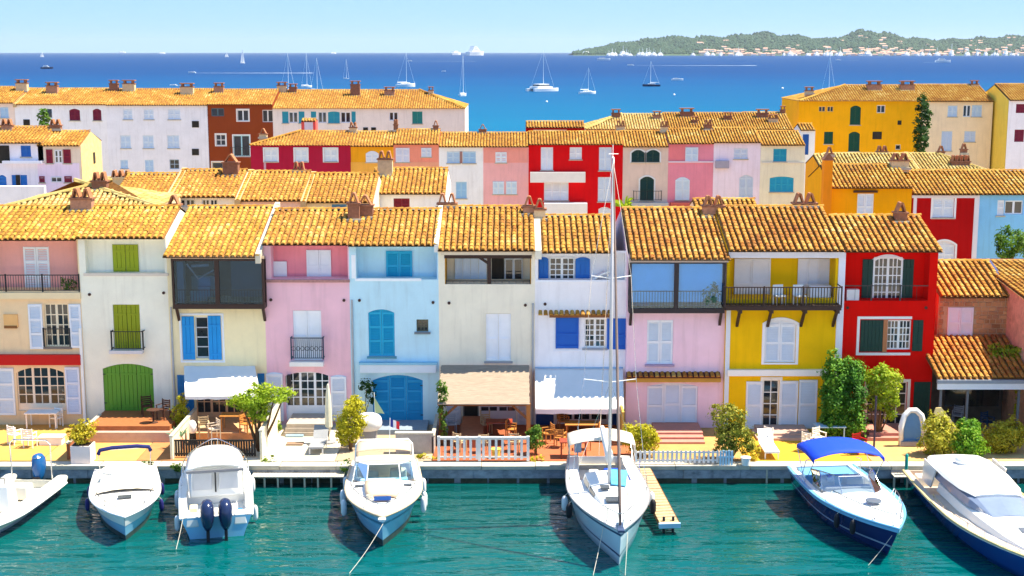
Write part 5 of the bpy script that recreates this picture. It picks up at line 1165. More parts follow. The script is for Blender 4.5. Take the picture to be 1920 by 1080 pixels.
b.canopy(TAN, .9, 2.3, 2.2, 2.05, .10, 'canopy'); b.canopy(mat('cream_panel', (.74, .66, .56), .8), 2.35, 3.0, 2.25, 1.86, .06, 'canopy_front', droop=.05)
MB().tube([(-1.2, 1.2, 1.1), (-1.15, .9, 1.95), (-1.0, .85, 2.12), (1.0, .85, 2.12), (1.15, .9, 1.95), (1.2, 1.2, 1.1)], .05, 6).build('radar_arch', WHITE, b.root)
b.rail(.5, .97, .45, .88, 14, .016, STEEL, posts=5); b.cleats((.85,))
MB().box(-.10, 8.0, 1.30, .10, 8.7, 1.38).tube([(-.14, 8.6, 1.36), (.14, 8.6, 1.36)], .05).build('anchor_roller', GEL, b.root)
for t, sd in ((.28, -1), (.52, -1), (.6, -1), (.22, 1), (.45, 1), (.62, 1)): b.fender(t, sd, ln=.66, r=.11)
fl = MB().tube([(-.2, .3, 1.2), (-.25, .1, 2.85)], .014, 5).build('flag_staff', WHITE, b.root)
for k, (nm, cc) in enumerate((('flag_blue', '#1a2f8a'), ('flag_white', '#f2f2f2'), ('flag_red', '#c8202c'))):
    MB().loft([[(-.25 - .13 * k - .13 * i, .1 + .03 * sin(i + k), 2.82 - .05 * (k + i) - zz) for i in (0, 1)] for zz in (0, .34)]).build(nm, paint(cc), fl)
b.line((-.1, 8.6, 1.3), pt(655, 1075), .1); b.line((1.3, .2, 1.0), T(640, 870), .15)
# 5 sailing yacht
st = pt(1122, 900); bw = pt(1160, 1056)
Ls = (Vector(bw) - Vector(st)).length
b = Boat('sailing_yacht', 'sailing yacht with a tall mast and white hull tinted with its blue shade', 'sailboat', st, bw, Ls + .75, 3.15, 1.05, 1.45, tm=.45, p=1.9, stern_w=.82, rake=.75, flare=.86, group=GB)
b.hull(mat('hull_yacht', (.58, .72, .82), .18, .03, 1, spec=.5), stripe=(mat('stripe_navy', (.02, .05, .14), .3), [(.92, .86), (.30, .24)]))  # white hull, the blue of its shaded side put into the base colour
b.deck(GEL, tc=.36, floor=.6, side=.66, camber=.08); b.rub(mat('toe_rail', (.5, .5, .52), .35, metal=.6), .035)
rows = []; SL = b.L
for i in range(9):
    t = i / 8; y = SL * .36 + SL * .36 * t; w = .92 * (1 - .55 * t ** 1.6); hh = .42 * (1 - .75 * t ** 2); zb = b.zs(y / SL) + .02
    rows.append([(-w, y, zb), (-w * .9, y, zb + hh * .8), (-w * .5, y, zb + hh), (0, y, zb + hh * 1.06), (w * .5, y, zb + hh), (w * .9, y, zb + hh * .8), (w, y, zb)])
cr_ = MB().loft(rows); cr_.poly(rows[-1]); cr_.poly(rows[0][::-1]); ro_ = cr_.build('coachroof', GEL, b.root)
for sd in (-1, 1):
    g = MB()
    for u0, u1 in ((.08, .36), (.42, .66)):
        y0, y1 = SL * .36 + SL * .36 * u0, SL * .36 + SL * .36 * u1
        f = lambda y, k: (lambda t: (sd * (.92 * (1 - .55 * t ** 1.6) * (.985 - .07 * k) + .012), y, b.zs(y / SL) + .02 + .42 * (1 - .75 * t ** 2) * (.2 + .5 * k)))((y - SL * .36) / (SL * .36))
        g.quad(f(y0, 0), f(y1, 0), f(y1, 1), f(y0, 1))
    g.build('cabin_window', PANE, ro_)
g = MB().quad((-.85, SL * .38, 1.66), (-.05, SL * .38, 1.72), (-.05, SL * .55, 1.68), (-.62, SL * .55, 1.60)); o = g.build('solar_cover', mat('cover_blue', (.10, .42, .70), .5), b.root); o.modifiers.new('thick', 'SOLIDIFY').thickness = .04
b.box('deck_hatch', mat('smoked_hatch', (.06, .07, .08), .2), -.28, SL * .66, 1.50, .28, SL * .71, 1.56); b.box('deck_hatch', mat('smoked_hatch', (.06, .07, .08), .2), .05, SL * .56, 1.62, .4, SL * .60, 1.68)
b.box('cockpit_cover', BLUEC, -.75, SL * .24, .62, .1, SL * .36, 1.35, .1); b.box('cockpit_table', WARMW, .15, SL * .2, .6, .6, SL * .33, 1.15, .02)
M0 = Vector((0, SL * .52, 1.62)); xm, zm = onY(1157, 288, st[1] + (bw[1] - st[1]) * .55); mt = 14.1
MB().tube([M0, M0 + Vector((0, -.02, 6)), (0, SL * .52 - .05, mt)], [.07, .065, .045], 8).build('mast', mat('alloy_mast', (.50, .50, .52), .4, .05, 2, metal=.3), b.root, smooth=True)
mast = b.root.children[-1]
bow_pt = Vector((0, SL * .965, 1.55)); top = Vector((0, SL * .52 + .06, mt - .15))
MB().tube([bow_pt, bow_pt.lerp(top, .06), bow_pt.lerp(top, .5), bow_pt.lerp(top, .93), top], [.045, .062, .05, .035, .012], 7).build('furled_genoa', mat('sail_grey', (.20, .15, .135), .8, .2, 3, stretch=(1, 1, .3)), b.root, smooth=True)
for zz, w in ((5.6, 1.0), (9.6, .75)): MB().tube([(-w, SL * .52 - .25, zz + .06), (0, SL * .52, zz), (w, SL * .52 - .25, zz + .06)], .018, 5).build('spreader', GEL, mast)
sh = MB()
for sd in (-1, 1):
    sh.tube([b.sh(.5, sd, .95), (sd * 1.0, SL * .52 - .25, 5.66), (sd * .75, SL * .52 - .25, 9.66), (0, SL * .52, mt - .1)], .009, 4); sh.tube([b.sh(.47, sd, .95), (0, SL * .52, 5.6)], .008, 4)
sh.tube([(0, .15, 1.15), (0, SL * .52, mt)], .009, 4); sh.build('rigging', STEEL, mast)
MB().box(-.03, SL * .52 - .3, mt, .03, SL * .52 + .2, mt + .05).tube([(0, SL * .52 - .2, mt), (0, SL * .52 - .2, mt + .5)], .012, 4).tube([(-.18, SL * .52 + .1, mt + .18), (.18, SL * .52 + .1, mt + .18)], .012, 4).build('masthead', WHITE, mast)
MB().tube([(0, SL * .51, 2.45), (0, SL * .16, 2.55)], .06, 6).build('boom', mast.data.materials[0], b.root)
rows = []
for i in range(10):
    t = i / 9; y = SL * .505 - SL * .34 * t; r = .20 * (1 - .35 * t); rows.append([(r * .8 * cos(2 * pi * k / 10), y, 2.62 + .1 * t + r * 1.3 * sin(2 * pi * k / 10)) for k in range(10)])
MB().loft(rows, close=True).build('sail_cover', mat('sail_white', (.80, .79, .76), .8, .05, 4, .2, 12), b.root, smooth=True)
b.canopy(mat('bimini_cream', (.78, .68, .55), .8, .05, 3), .2, 2.0, 2.7, 2.12, .22, 'bimini', droop=.35)
MB().tube([(-.9, .1, 1.1), (-1.0, .0, 1.9), (1.0, .0, 1.9), (.9, .1, 1.1)], .02).build('pushpit', STEEL, b.root)
b.rail(.84, .98, .60, .9, 8, .017, STEEL, posts=2)
ll = MB()
for sd in (-1, 1):
    for hh in (.32, .6): ll.tube([b.sh(.08 + .76 * i / 10, sd, .95, hh) for i in range(11)], .006, 4)
    for k in range(5): ll.tube([b.sh(.08 + .19 * k, sd, .95, 0), b.sh(.08 + .19 * k, sd, .95, .62)], .012, 4)
ll.build('lifelines', STEEL, b.root)
for t, sd in ((.45, -1), (.55, -1), (.5, 1), (.6, 1)): b.fender(t, sd, RUBBER if t > .5 else None, .6, .12)
MB().box(-.12, SL * .93, 1.44, .12, SL * 1.01, 1.52).build('anchor_roller', mat('dark_blue_steel', (.05, .08, .16), .4), b.root)
b.line((.45, SL * .86, 1.4), pt(1112, 1079), .05); b.line((-.35, SL * .9, 1.4), pt(1172, 1079), .05); b.cleats((.9,))
MB().tube([(.9, .2, 1.1), (.9, .2, 2.4)], .02).box(-.15 + .9, .1, 1.3, .15 + .9, .3, 1.75).build('life_ring_bracket', paint('#8fa8c0'), b.root)
# 6 dark blue cuddy boat with the blue bimini
b = Boat('sports_boat', 'navy hulled sports boat with a bright blue bimini', 'boat', (12.85, 55.7, 0), (13.72, 47.0, 0), 8.7, 3.1, 1.0, 1.32, tm=.42, p=2.1, rake=1.2, flare=.84, group=GB)
HN = mat('hull_navy', (.008, .026, .13), .12, .05, 1, spec=.6)
b.hull(HN, stripe=(mat('hull_pale_stripe', (.30, .40, .55), .2), [(.36, .30)])); LB = mat('deck_sky_blue', (.16, .42, .68), .25, .04, 2, spec=.5)
rows = []
for sd in (-1, 1):
    g = []
    for i in range(23):
        t = i / 22; w = b.w(t); g.append([(sd * (w + .01), t * b.L + (.02 if t > .97 else 0), b.zs(t) * .88), (sd * (w + .015), t * b.L + (.02 if t > .97 else 0), b.zs(t) + .01)])
    MB().loft(g).build('hull_top_band', LB, b.root, smooth=True)
b.deck(GEL, tc=.46, floor=.45, side=.80, camber=.20, inset=.06); b.rub(LB, .045)
sd_ = MB()
for sd in (-1, 1): sd_.loft([[(sd * b.w(t / 20) * .93, t / 20 * b.L, b.zs(t / 20) + .03), (sd * b.w(t / 20) * 1.0, t / 20 * b.L, b.zs(t / 20) + .02)] for t in range(0, 20)])
sd_.build('side_deck', LB, b.root)
b.windshield(4.75, 1.20, 1.22, .55, .75, .9, m=DKGL, side=1.1, fm=STEEL)
b.box('sun_lounge', LB, -1.1, .15, .5, 1.1, 1.3, 1.02, .05); b.box('seat', WARMW, -1.0, 1.9, .45, -.2, 2.6, 1.25, .05); b.box('seat', WARMW, .2, 1.9, .45, 1.0, 2.6, 1.25, .05); b.box('dashboard', mat('grey_dash', (.5, .52, .56), .5), -1.0, 3.1, .45, 1.0, 3.5, 1.2, .06)
MB().lathe([(.30, 0), (.30, .04), (.26, .05), (.05, .055)], (0, 6.15, 1.50), 18).build('round_hatch', mat('grey_hatch', (.12, .15, .19), .15), b.root)
b.rail(.52, .97, .48, .84, 14, .017, STEEL, posts=5)
b.canopy(BLUEC, 1.2, 3.4, 2.85, 2.32, .26, 'bimini', droop=.16)
MB().tube([(-1.2, 1.3, 1.0), (-1.15, 1.6, 1.75), (-.9, 1.7, 1.85)], .02).tube([(1.2, 1.3, 1.0), (1.15, 1.6, 1.75), (.9, 1.7, 1.85)], .02).build('grab_rail', WHITE, b.root)
MB().blob((.5, 2.75, 1.3), (.16, .16, .16)).build('helm_pod', GEL, b.root)
for t in (.3, .55): MB().box(-b.w(t) - .012, t * b.L - .08, .52, -b.w(t) * .97, t * b.L + .08, .58).build('hull_vent', STEEL, b.root)
for t, sd in ((.8, 1), (.7, 1)): b.fender(t, sd, RUBBER, .55, .11)
b.line((-.2, 8.2, 1.25), pt(1628, 1060), .05); b.cleats((.1, .88))
# 7 blue cruiser at the right edge
b = Boat('cabin_cruiser', 'large blue hulled cruiser with a white cabin roof at the right edge', 'boat', (18.05, 55.6, 0), (18.2, 43.0, 0), 12.2, 3.9, 1.35, 1.95, tm=.45, p=2.1, rake=1.3, flare=.84, group=GB)
b.hull(mat('hull_royal_blue', (.006, .085, .36), .14, .05, 1, spec=.6)); SAND = mat('sand_deck', (.62, .50, .40), .7, .08, 3); YT = mat('wood_trim', (.62, .50, .24), .4, .15, 6)
b.deck(SAND, tc=.28, floor=.8, side=.88, camber=.04); b.rub(YT, .07); b.rub(WHITE, .03, -.10)
def shell(name, m, sec, parent=None):
    rows = []
    for y, w, z0, z1 in sec: w *= .86; rows.append([(-w, y, z0), (-w * .93, y, z0 + (z1 - z0) * .7), (-w * .75, y, z1), (0, y, z1 + .06), (w * .75, y, z1), (w * .93, y, z0 + (z1 - z0) * .7), (w, y, z0)])
    g = MB().loft(rows); g.poly(rows[0][::-1]); g.poly(rows[-1]); return g.xform(Matrix.Translation((.12, 0, 0))).build(name, m, parent or b.root, smooth=False)
shell('cabin', GEL, [(3.0, 1.42, 1.5, 2.2), (5.6, 1.42, 1.55, 2.25), (7.4, 1.30, 1.6, 2.3), (9.0, 1.0, 1.7, 2.15), (10.4, .55, 1.8, 1.98)])
GLB = mat('cabin_glass', (.20, .25, .36), .08, .15, 1, spec=.6)
shell('cabin_window', GLB, [(2.4, 1.40, 2.19, 2.78), (4.6, 1.40, 2.22, 2.86), (6.2, 1.28, 2.22, 2.84), (7.6, .80, 2.24, 2.34)])
o = shell('hardtop', GEL, [(1.2, 1.25, 2.84, 2.98), (2.0, 1.48, 2.84, 3.06), (4.0, 1.5, 2.86, 3.1), (5.4, 1.35, 2.86, 3.06), (6.3, 1.0, 2.84, 2.96)])
MB().blob((.2, 2.6, 3.30), (.34, .34, .36), 14, 8).build('radar_dome', GEL, o, smooth=True); MB().lathe([(.2, 0), (.2, .1)], (.2, 2.6, 3.08), 10).build('dome_base', mat('grey_base', (.3, .3, .32)), o)
for sd in (-1, 1):
    MB().prism([(sd * 1.35, 1.3, 1.4), (sd * 1.35, 2.4, 1.4), (sd * 1.35, 3.0, 2.9), (sd * 1.35, 1.5, 2.9)], (sd * .06, 0, 0)).build('roof_wing', GEL, b.root)
MB().tube([b.sh(t / 20, -1, .97, .38) for t in range(7, 20)], .02, 5).tube([b.sh(t / 20, 1, .97, .38) for t in range(7, 20)], .02, 5).build('side_rail', STEEL, b.root)
g = MB()
for k in range(7):
    for sd in (-1, 1): g.tube([b.sh(.36 + .09 * k, sd, .96, 0), b.sh(.36 + .09 * k, sd, .97, .38)], .014, 5)
g.build('rail_posts', STEEL, b.root)
for k in range(2):
    t = .47 + .028 * k; w = b.w(t); z = b.zs(t)
    MB().add([(-w * .965 - .03, t * b.L - .09, z * .62), (-w * .985 - .03, t * b.L - .09, z * .80), (-w * .985 - .03, t * b.L + .09, z * .80), (-w * .965 - .03, t * b.L + .09, z * .62)], [(0, 1, 2, 3)]).build('hull_port', IRON, b.root)
b.box('aft_seat', WARMW, -1.5, .4, .8, 1.5, 1.1, 1.4, .05); b.box('aft_cover', LB, -1.75, .1, 1.3, -1.0, 1.6, 1.55, .08)
b.box('deck_hatch', mat('grey_hatch', (.12, .15, .19), .15), -.35, 8.6, 2.20, .25, 9.1, 2.26); b.cleats((.3, .6, .85))
MB().tube([(-.9, 7.4, 2.25), (-.5, 7.7, 2.6)], .015).build('wiper', IRON, b.root)
b.root.scale = (1, 1, .62)
# gangway, green post, fishing platform
a = T(1205, 890, .75); e = onZ(1255, 985, .35)
gw = thing('gangway', 'weathered wooden gangway sloping from the quay beside the sailing yacht', 'gangway', (a.x, a.y, 0), 0)
d = Vector((e[0], e[1], .4)) - Vector((a.x, a.y + .6, .80)); sd = Vector((d.y, -d.x, 0)).normalized() * -.36; o0 = Vector((a.x, a.y + .6, .80)); nb = 20
for i in range(nb):
    p0 = o0 + d * (i / nb + .004); p1 = o0 + d * ((i + 1) / nb - .004); e_ = rnd(-.006, .006)
    MB().prism([p0 - sd, p0 + sd, p1 + sd, p1 - sd], (0, 0, .05 + e_)).build('plank', PALEW, gw)
for sg in (-1, 1):
    MB().prism([o0 + sd * sg * 1.02 - Vector((0, 0, .14)), o0 + d + sd * sg * 1.02 - Vector((0, 0, .14)), o0 + d + sd * sg * 1.02 - Vector((0, 0, .005)), o0 + sd * sg * 1.02 - Vector((0, 0, .005))], sd.normalized() * .05).build('stringer', WOOD, gw)
MB().prism([o0 + d - sd * 1.15 - Vector((0, 0, .12)), o0 + d + sd * 1.15 - Vector((0, 0, .12)), o0 + d + sd * 1.15 + Vector((0, 0, .06)), o0 + d - sd * 1.15 + Vector((0, 0, .06))], d.normalized() * .12).build('end_bumper', paint('#9fc4dc'), gw)
for sg in (-.5, .5): MB().tube([o0 + d * .97 + sd * sg + Vector((0, 0, -.6)), o0 + d * .97 + sd * sg + Vector((0, 0, .22))], .05).build('pile', RUBBER, gw)
def platform(label, px0, px1, py):
    a, b = onY(px0, py, 56.3)[0], onY(px1, py, 56.3)[0]
    t = thing('landing_stage', label, 'landing stage', ((a + b) / 2, 56.2, 0), group='small landing stages on the quay wall'); x = a
    while x < b - .1: MB().box(x, 55.85, .42, x + .115, 56.42, .47).build('plank', COPE, t); x += .13
    n = max(2, int((b - a) / .5))
    for i in range(n + 1): xx = a + (b - a) * i / n; MB().box(xx - .035, 55.86, -.2, xx + .035, 55.94, .41).build('pile', COPE, t)
platform('long pale landing stage on the quay below the mauve pink house', 474, 648, 885)
platform('short pale landing stage on the quay beside the blue cruiser', 1672, 1745, 890)
x, y = onZ(1694, 905, 0); tag(MB().lathe([(.07, -.3), (.07, 1.3), (.03, 1.36)], (x, y - .3, 0), 10).build('mooring_post', mat('green_post', (.0, .28, .24), .5), None, smooth=True), 'green mooring post in the water beside the blue cruiser', 'post')
for px in (1437,): x, y = onZ(px, 905, 0); tag(MB().lathe([(.05, -.2), (.05, .75)], (x, y - .05, 0), 8).build('fender_post', COPE), 'pale post on the quay wall below the yellow house', 'post')
# ------------------------------------------------------------------ terraces: walls, fences, furniture, plants
def gwall(label, px, py0, py1, hgt, m, w=.10, cat='garden wall'):
    a = T(px, py0); b = T(px, py1); x = a.x
    g = MB().box(x - w / 2, min(a.y, b.y), ZT - .2, x + w / 2, max(a.y, b.y), ZT + hgt)
    o = g.build('garden_wall', m); tag(o, label, cat, 'low garden walls between the terraces')
    MB().box(x - w / 2 - .03, min(a.y, b.y) - .02, ZT + hgt + .002, x + w / 2 + .03, max(a.y, b.y), ZT + hgt + .06).build('wall_cap', COPE, o); return o
gwall('cream garden wall between the cream house and the apricot house terraces', 322, 862, 806, 1.0, plaster('#efe0c2'))
gwall('cream garden wall right of the apricot house terrace', 490, 862, 806, 1.25, plaster('#f2e2c8'))
gwall('brown garden wall left of the planted white pot', 128, 862, 806, .7, mat('brown_wall', (.30, .11, .045), .9, .2, 3))
gwall('grey garden wall right of the sky blue house steps', 812, 850, 808, .75, mat('grey_wall', (.42, .38, .34), .9, .2, 3))
t = thing('garden_screen', 'yellow timber screen beside the white awning', 'screen', T(1168, 850), group=None)
a = T(1168, 835); 
for k in range(10): MB().box(a.x - .05, a.y + k * .32, ZT, a.x + .05, a.y + k * .32 + .29, 2.3 + .02 * (k % 3)).build('board', mat('yellow_board', (.62, .40, .08), .7, .15, 5), t)
def picket(label, px0, px1, py, h, m, step, bw, name='picket_fence', group='low fences at the edge of the quay', rails=2, top=None):
    a, b = T(px0, py), T(px1, py); t = thing(name, label, 'fence', ((a.x + b.x) / 2, a.y, ZT), group=group); Y = a.y; L = b.x - a.x; n = int(L / step)
    for k in range(n + 1):
        x = a.x + L * k / n; g = MB().box(x - bw / 2, Y - .02, ZT + .06, x + bw / 2, Y + .02, ZT + h)
        if top: g.prism([(x - bw / 2, Y - .02, ZT + h), (x + bw / 2, Y - .02, ZT + h), (x, Y - .02, ZT + h + bw * .7)], (0, .04, 0))
        g.build('picket', m, t)
    for k in range(rails): z = ZT + .12 + (h - .2) * k / max(1, rails - 1); MB().box(a.x, Y + .021, z, b.x, Y + .06, z + .07).build('fence_rail', m, t)
    return t
picket('white balustrade in front of the reed canopy terrace', 823, 990, 864, 1.0, paint('#ece6e0'), .27, .11, 'balustrade')
a, b = T(820, 864), T(992, 864); MB().box(a.x, a.y - .06, ZT + 1.0, b.x, a.y + .07, ZT + 1.06).build('hand_rail', paint('#ece6e0'), bpy.data.objects['balustrade'])
for px in (823, 858, 899, 990): p = T(px, 864); MB().box(p.x - .06, p.y - .07, ZT, p.x + .06, p.y + .08, ZT + 1.08).build('post', paint('#ece6e0'), bpy.data.objects['balustrade'])
picket('white picket fence in front of the pink house', 1192, 1345, 870, .55, paint('#ece8e4'), .19, .10, top=True)
tk = picket('dark wattle fence in front of the apricot house', 326, 478, 858, .8, mat('wattle', (.035, .032, .028), .9, .4, 8, .6, 12), .11, .09, 'wattle_fence')
for px, lb in ((1361, 'pale blue wooden planter gate at the end of the picket fence'),):
    t = thing('planter_gate', lb, 'gate', T(px, 872)); p = T(px, 872)
    for k in range(5): MB().box(p.x - .28 + k * .12, p.y - .02, ZT - .1, p.x - .19 + k * .12, p.y + .02, ZT + .62 + .03 * (k % 2)).build('slat', paint('#b9dcee'), t)
    MB().box(p.x - .3, p.y + .021, ZT + .3, p.x + .34, p.y + .05, ZT + .38).build('gate_rail', paint('#b9dcee'), t)
def chair(label, px, py, rz, m, seatm=None, h=.88, arms=True, z=ZT, group='terrace chairs'):
    p = T(px, py, z); t = thing('terrace_chair', label, 'chair', p, rz, group, local=True); seatm = seatm or m
    for x in (-.21, .21):
        MB().box(x - .02, -.22, 0, x + .02, -.18, .64 if arms else .44).build('leg', m, t); MB().box(x - .02, .18, 0, x + .02, .22, h).build('leg', m, t)
        if arms: MB().box(x - .03, -.23, .64, x + .03, .2, .67).build('armrest', m, t)
    MB().box(-.23, -.22, .42, .23, .2, .46).build('seat', seatm, t)
    bk = MB()
    for k in range(4): bk.box(-.19, .185, .50 + k * .095, .19, .215, .56 + k * .095)
    bk.build('backrest', seatm, t); return t
def table(label, px, py, m, w=1.1, d=.75, h=.73, z=ZT, round_=False, cat='table'):
    p = T(px, py, z); t = thing('terrace_table', label, cat, p, 0, 'terrace tables', local=True)
    if round_:
        MB().lathe([(w / 2, h - .03), (w / 2, h)], (0, 0, 0), 20).build('table_top', m, t); MB().lathe([(.22, 0), (.05, .05), (.035, h - .03)], (0, 0, 0), 10).build('pedestal', m, t)
    else:
        MB().box(-w / 2, -d / 2, h - .04, w / 2, d / 2, h).build('table_top', m, t)
        for x in (-1, 1):
            for y in (-1, 1): MB().box(x * (w / 2 - .08) - .025, y * (d / 2 - .08) - .025, 0, x * (w / 2 - .08) + .025, y * (d / 2 - .08) + .025, h - .04).build('leg', m, t)
    return t
CW = paint('#f6f1ea')
table('white table on the golden terrace of the peach house', 82, 800, CW, 1.5, .8, z=.8); 
chair('white armchair at the near left of the peach house terrace', 28, 832, 2.6, CW); chair('white armchair in front of the white table on the peach house terrace', 57, 838, 3.0, CW); chair('white armchair behind the white table on the peach house terrace', 106, 800, -.4, CW)
tag(MB().box(*(lambda p: (p.x - .5, p.y - .25, ZT, p.x + .5, p.y + .25, ZT + .33))(T(98, 832))).box(*(lambda p: (p.x - .55, p.y - .28, ZT + .33, p.x + .55, p.y + .28, ZT + .38))(T(98, 832))).build('terrace_bench', CW), 'low white bench on the peach house terrace', 'bench')
BR = mat('dark_rattan', (.07, .028, .015), .7, .3, 10, .4, 30)
chair('dark rattan chair on the brown deck by the cream garden wall', 307, 785, -.5, BR, z=1.46); chair('brown rattan chair on the deck beside the green arched door', 276, 778, .4, BR, z=1.46); table('small round brown table on the deck before the green arched door', 288, 792, BR, .6, .6, .6, z=1.46, round_=True)
table('orange wooden table behind the wattle fence', 442, 806, OWOOD, 1.3, .75, z=1.11); chair('orange wooden chair right of the orange table', 462, 812, 1.2, OWOOD, z=1.11); chair('pale wooden chair left of the orange table', 402, 822, -1.0, mat('pale_chair', (.6, .48, .36), .7), z=1.11); chair('tan wooden chair by the apricot house door', 383, 818, .3, PALEW, z=1.11)
chair('light wooden armchair under the reed canopy', 912, 812, .3, PALEW, h=1.05); table('red brown table under the reed canopy', 936, 818, mat('red_table', (.32, .05, .02), .5), 1.2, .7); chair('orange wooden chair at the right end of the red brown table', 958, 822, 1.4, OWOOD); chair('low wooden chair at the left behind the white balustrade', 862, 846, 2.5, PALEW); chair('wooden chair in the middle behind the white balustrade', 905, 848, 3.4, PALEW); chair('wooden chair at the right behind the white balustrade', 965, 846, 2.9, PALEW); chair('grey chair beside the left canopy post', 846, 812, .2, mat('grey_chair', (.4, .4, .44), .6))
p = T(930, 858); tag(MB().lathe([(.14, 0), (.2, .38), (.22, .4), (.18, .4)], p, 12).build('flower_pot', mat('lemon_pot', (.75, .66, .10), .5)), 'lemon yellow pot behind the white balustrade', 'pot')
table('long orange wooden table under the white awning', 1090, 822, OWOOD, 1.5, .8)
for i, (px, py, rz, lb) in enumerate(((1028, 830, -1.2, 'orange wooden chair nearest the beige house under the white awning'), (1050, 838, 2.8, 'orange wooden chair at the front left of the long table under the white awning'), (1056, 806, .2, 'orange wooden chair behind the long table under the white awning'), (1098, 842, 3.1, 'orange wooden chair at the front of the long table under the white awning'), (1132, 826, 1.4, 'orange wooden chair at the right end of the long table'))): chair(lb, px, py, rz, OWOOD)
table('red brown table behind the sailing yacht cockpit', 1075, 856, mat('red_table', (.32, .05, .02), .5), 1.2, .7)
chair('white chair on the yellow terrace by the leafy pot', 1436, 838, -.7, CW); chair('cream chair in front of the yellow house, left of the blue bimini', 1515, 845, 2.4, WARMW)
chair('pale chair behind the blue bimini on the yellow terrace', 1535, 838, .6, WARMW); table('light blue covered table on the yellow terrace', 1555, 826, paint('#a9cde4'), 1.3, .8); chair('red chair behind the blue bimini by the parasol pole', 1610, 850, .5, paint('#b0141a'))
def lounger(label, px, py, m, frame):
    p = T(px, py); t = thing('sun_lounger', label, 'sun lounger', p, 0, 'sun loungers on the terraces', local=True)
    MB().box(-.32, -.95, .28, .32, .45, .36).build('seat', m, t); MB().prism([(-.32, .46, .28), (.32, .46, .28), (.32, 1.0, .75), (-.32, 1.0, .75)], (0, .02, .08)).build('backrest', m, t)
    for x in (-.28, .28):
        for y in (-.85, .4): MB().box(x - .025, y - .025, 0, x + .025, y + .025, .28).build('leg', frame, t)
lounger('grey sun lounger on the pale terrace of the mauve pink house', 598, 842, mat('grey_mesh', (.30, .31, .33), .8), paint('#d0d0d0')); lounger('white sun lounger on the yellow terrace', 1440, 850, CW, CW)
# steps, mats and small things on the pale terrace
p = T(552, 833); tag(MB().box(p.x - .35, p.y - .22, ZT + .02, p.x + .4, p.y + .22, ZT + .06).build('door_mat', mat('brown_mat', (.25, .17, .12), .95)), 'brown mat on the pale terrace below the steps', 'mat')
p = T(553, 818); tag(MB().box(p.x - .4, p.y - .18, ZT + .02, p.x + .4, p.y + .18, ZT + .09).build('blue_mat', mat('blue_mat', (.30, .44, .56), .9)), 'pale blue mat below the mauve pink house steps', 'mat')
def potted(label, px, py, r, h, m): p = T(px, py); return tag(MB().lathe([(r * .78, 0), (r, h * .9), (r * 1.08, h * .9), (r * 1.08, h), (r * .85, h), (r * .8, h * .85)], p, 16).build('plant_pot', m, None, smooth=False), label, 'pot', 'plant pots on the terraces')
p = T(153, 868); o = MB().box(p.x - .42, p.y - .1, ZT - .1, p.x + .42, p.y + .65, ZT + .75).build('planter', paint('#efdfd8')); tag(o, 'square white planter on the quay left of the yellow terrace', 'planter')
MB().box(p.x - .36, p.y - .04, ZT + .76, p.x + .36, p.y + .59, ZT + .78).build('soil', mat('soil', (.05, .03, .02), 1), o)
shrub('potted_shrub', 'olive yellow shrub growing in the square white planter', 'shrub', (p.x, p.y + .28, ZT + .76), [((0, 0, .45), (.55, .45, .45)), ((.2, 0, .75), (.4, .35, .35)), ((-.3, 0, .35), (.35, .3, .3))], 1500, .13, OLIVE)
p = T(335, 818); shrub('flowering_shrub', 'yellow flowering shrub at the corner of the cream and apricot houses', 'shrub', (p.x, p.y + .6, ZT), [((0, 0, .9), (.42, .4, .6)), ((.1, 0, 1.5), (.25, .25, .4)), ((-.1, -.1, .6), (.35, .3, .35))], 1500, .12, YELL)
p = T(336, 842); t = thing('agave', 'blue green agave behind the wattle fence', 'plant', p)
g = MB()
for k in range(26):
    a_ = rnd(0, 2 * pi); el = rnd(.35, 1.3); ln = rnd(.5, .8); d = Vector((cos(a_) * cos(el), sin(a_) * cos(el), sin(el))); s_ = Vector((-sin(a_), cos(a_), 0)) * .05; o_ = p + Vector((0, 0, .45))
    g.add([o_ - s_, o_ + s_, o_ + d * ln * .6 + s_ * 1.2, o_ + d * ln + Vector((0, 0, -.05)), o_ + d * ln * .6 - s_ * 1.2], [(0, 1, 2, 3, 4)])
g.build('leaf_rosette', BLUEG, t); MB().lathe([(.16, 0), (.22, .45)], p, 12).build('pot', TERRA, t)
p = T(362, 832); tag(MB().blob(p + Vector((0, 0, .75)), (.2, .2, .34), 12, 8).build('covered_grill', WHITE, None, smooth=True), 'white covered grill beside the agave', 'grill'); MB().lathe([(.15, 0), (.15, .5)], p, 10).build('grill_base', IRON, bpy.data.objects['covered_grill'])
p = T(482, 852); shrub('lime_tree', 'lime green tree spreading over the terrace of the apricot house', 'tree', (p.x, p.y + .5, ZT), [((-.2, 0, 2.3), (.85, .7, .42)), ((.75, 0, 2.5), (.75, .6, .34)), ((-.75, .1, 2.2), (.55, .5, .3)), ((.1, -.2, 1.85), (.55, .5, .35)), ((1.2, .1, 2.6), (.45, .4, .25)), ((.2, .2, 2.75), (.6, .5, .25)), ((-.1, 0, 1.45), (.3, .3, .25))], 5200, .13, LIME, trunk=.09)
p = T(655, 850); shrub('tall_shrub', 'tall yellow green shrub left of the turquoise arched door', 'shrub', (p.x, p.y + .5, ZT), [((0, 0, 1.2), (.62, .5, .75)), ((.15, 0, 1.9), (.5, .45, .5)), ((-.2, 0, .6), (.45, .4, .4)), ((.25, .1, 2.25), (.28, .25, .22))], 5200, .12, YELL, trunk=.06)
p = T(668, 842); shrub('dark_climber', 'dark green climber at the left edge of the turquoise arched door', 'plant', (p.x, 62.6, ZT), [((.1, 0, 2.0), (.4, .2, .35)), ((.3, 0, 1.5), (.3, .2, .35))], 600, .13, DARK)
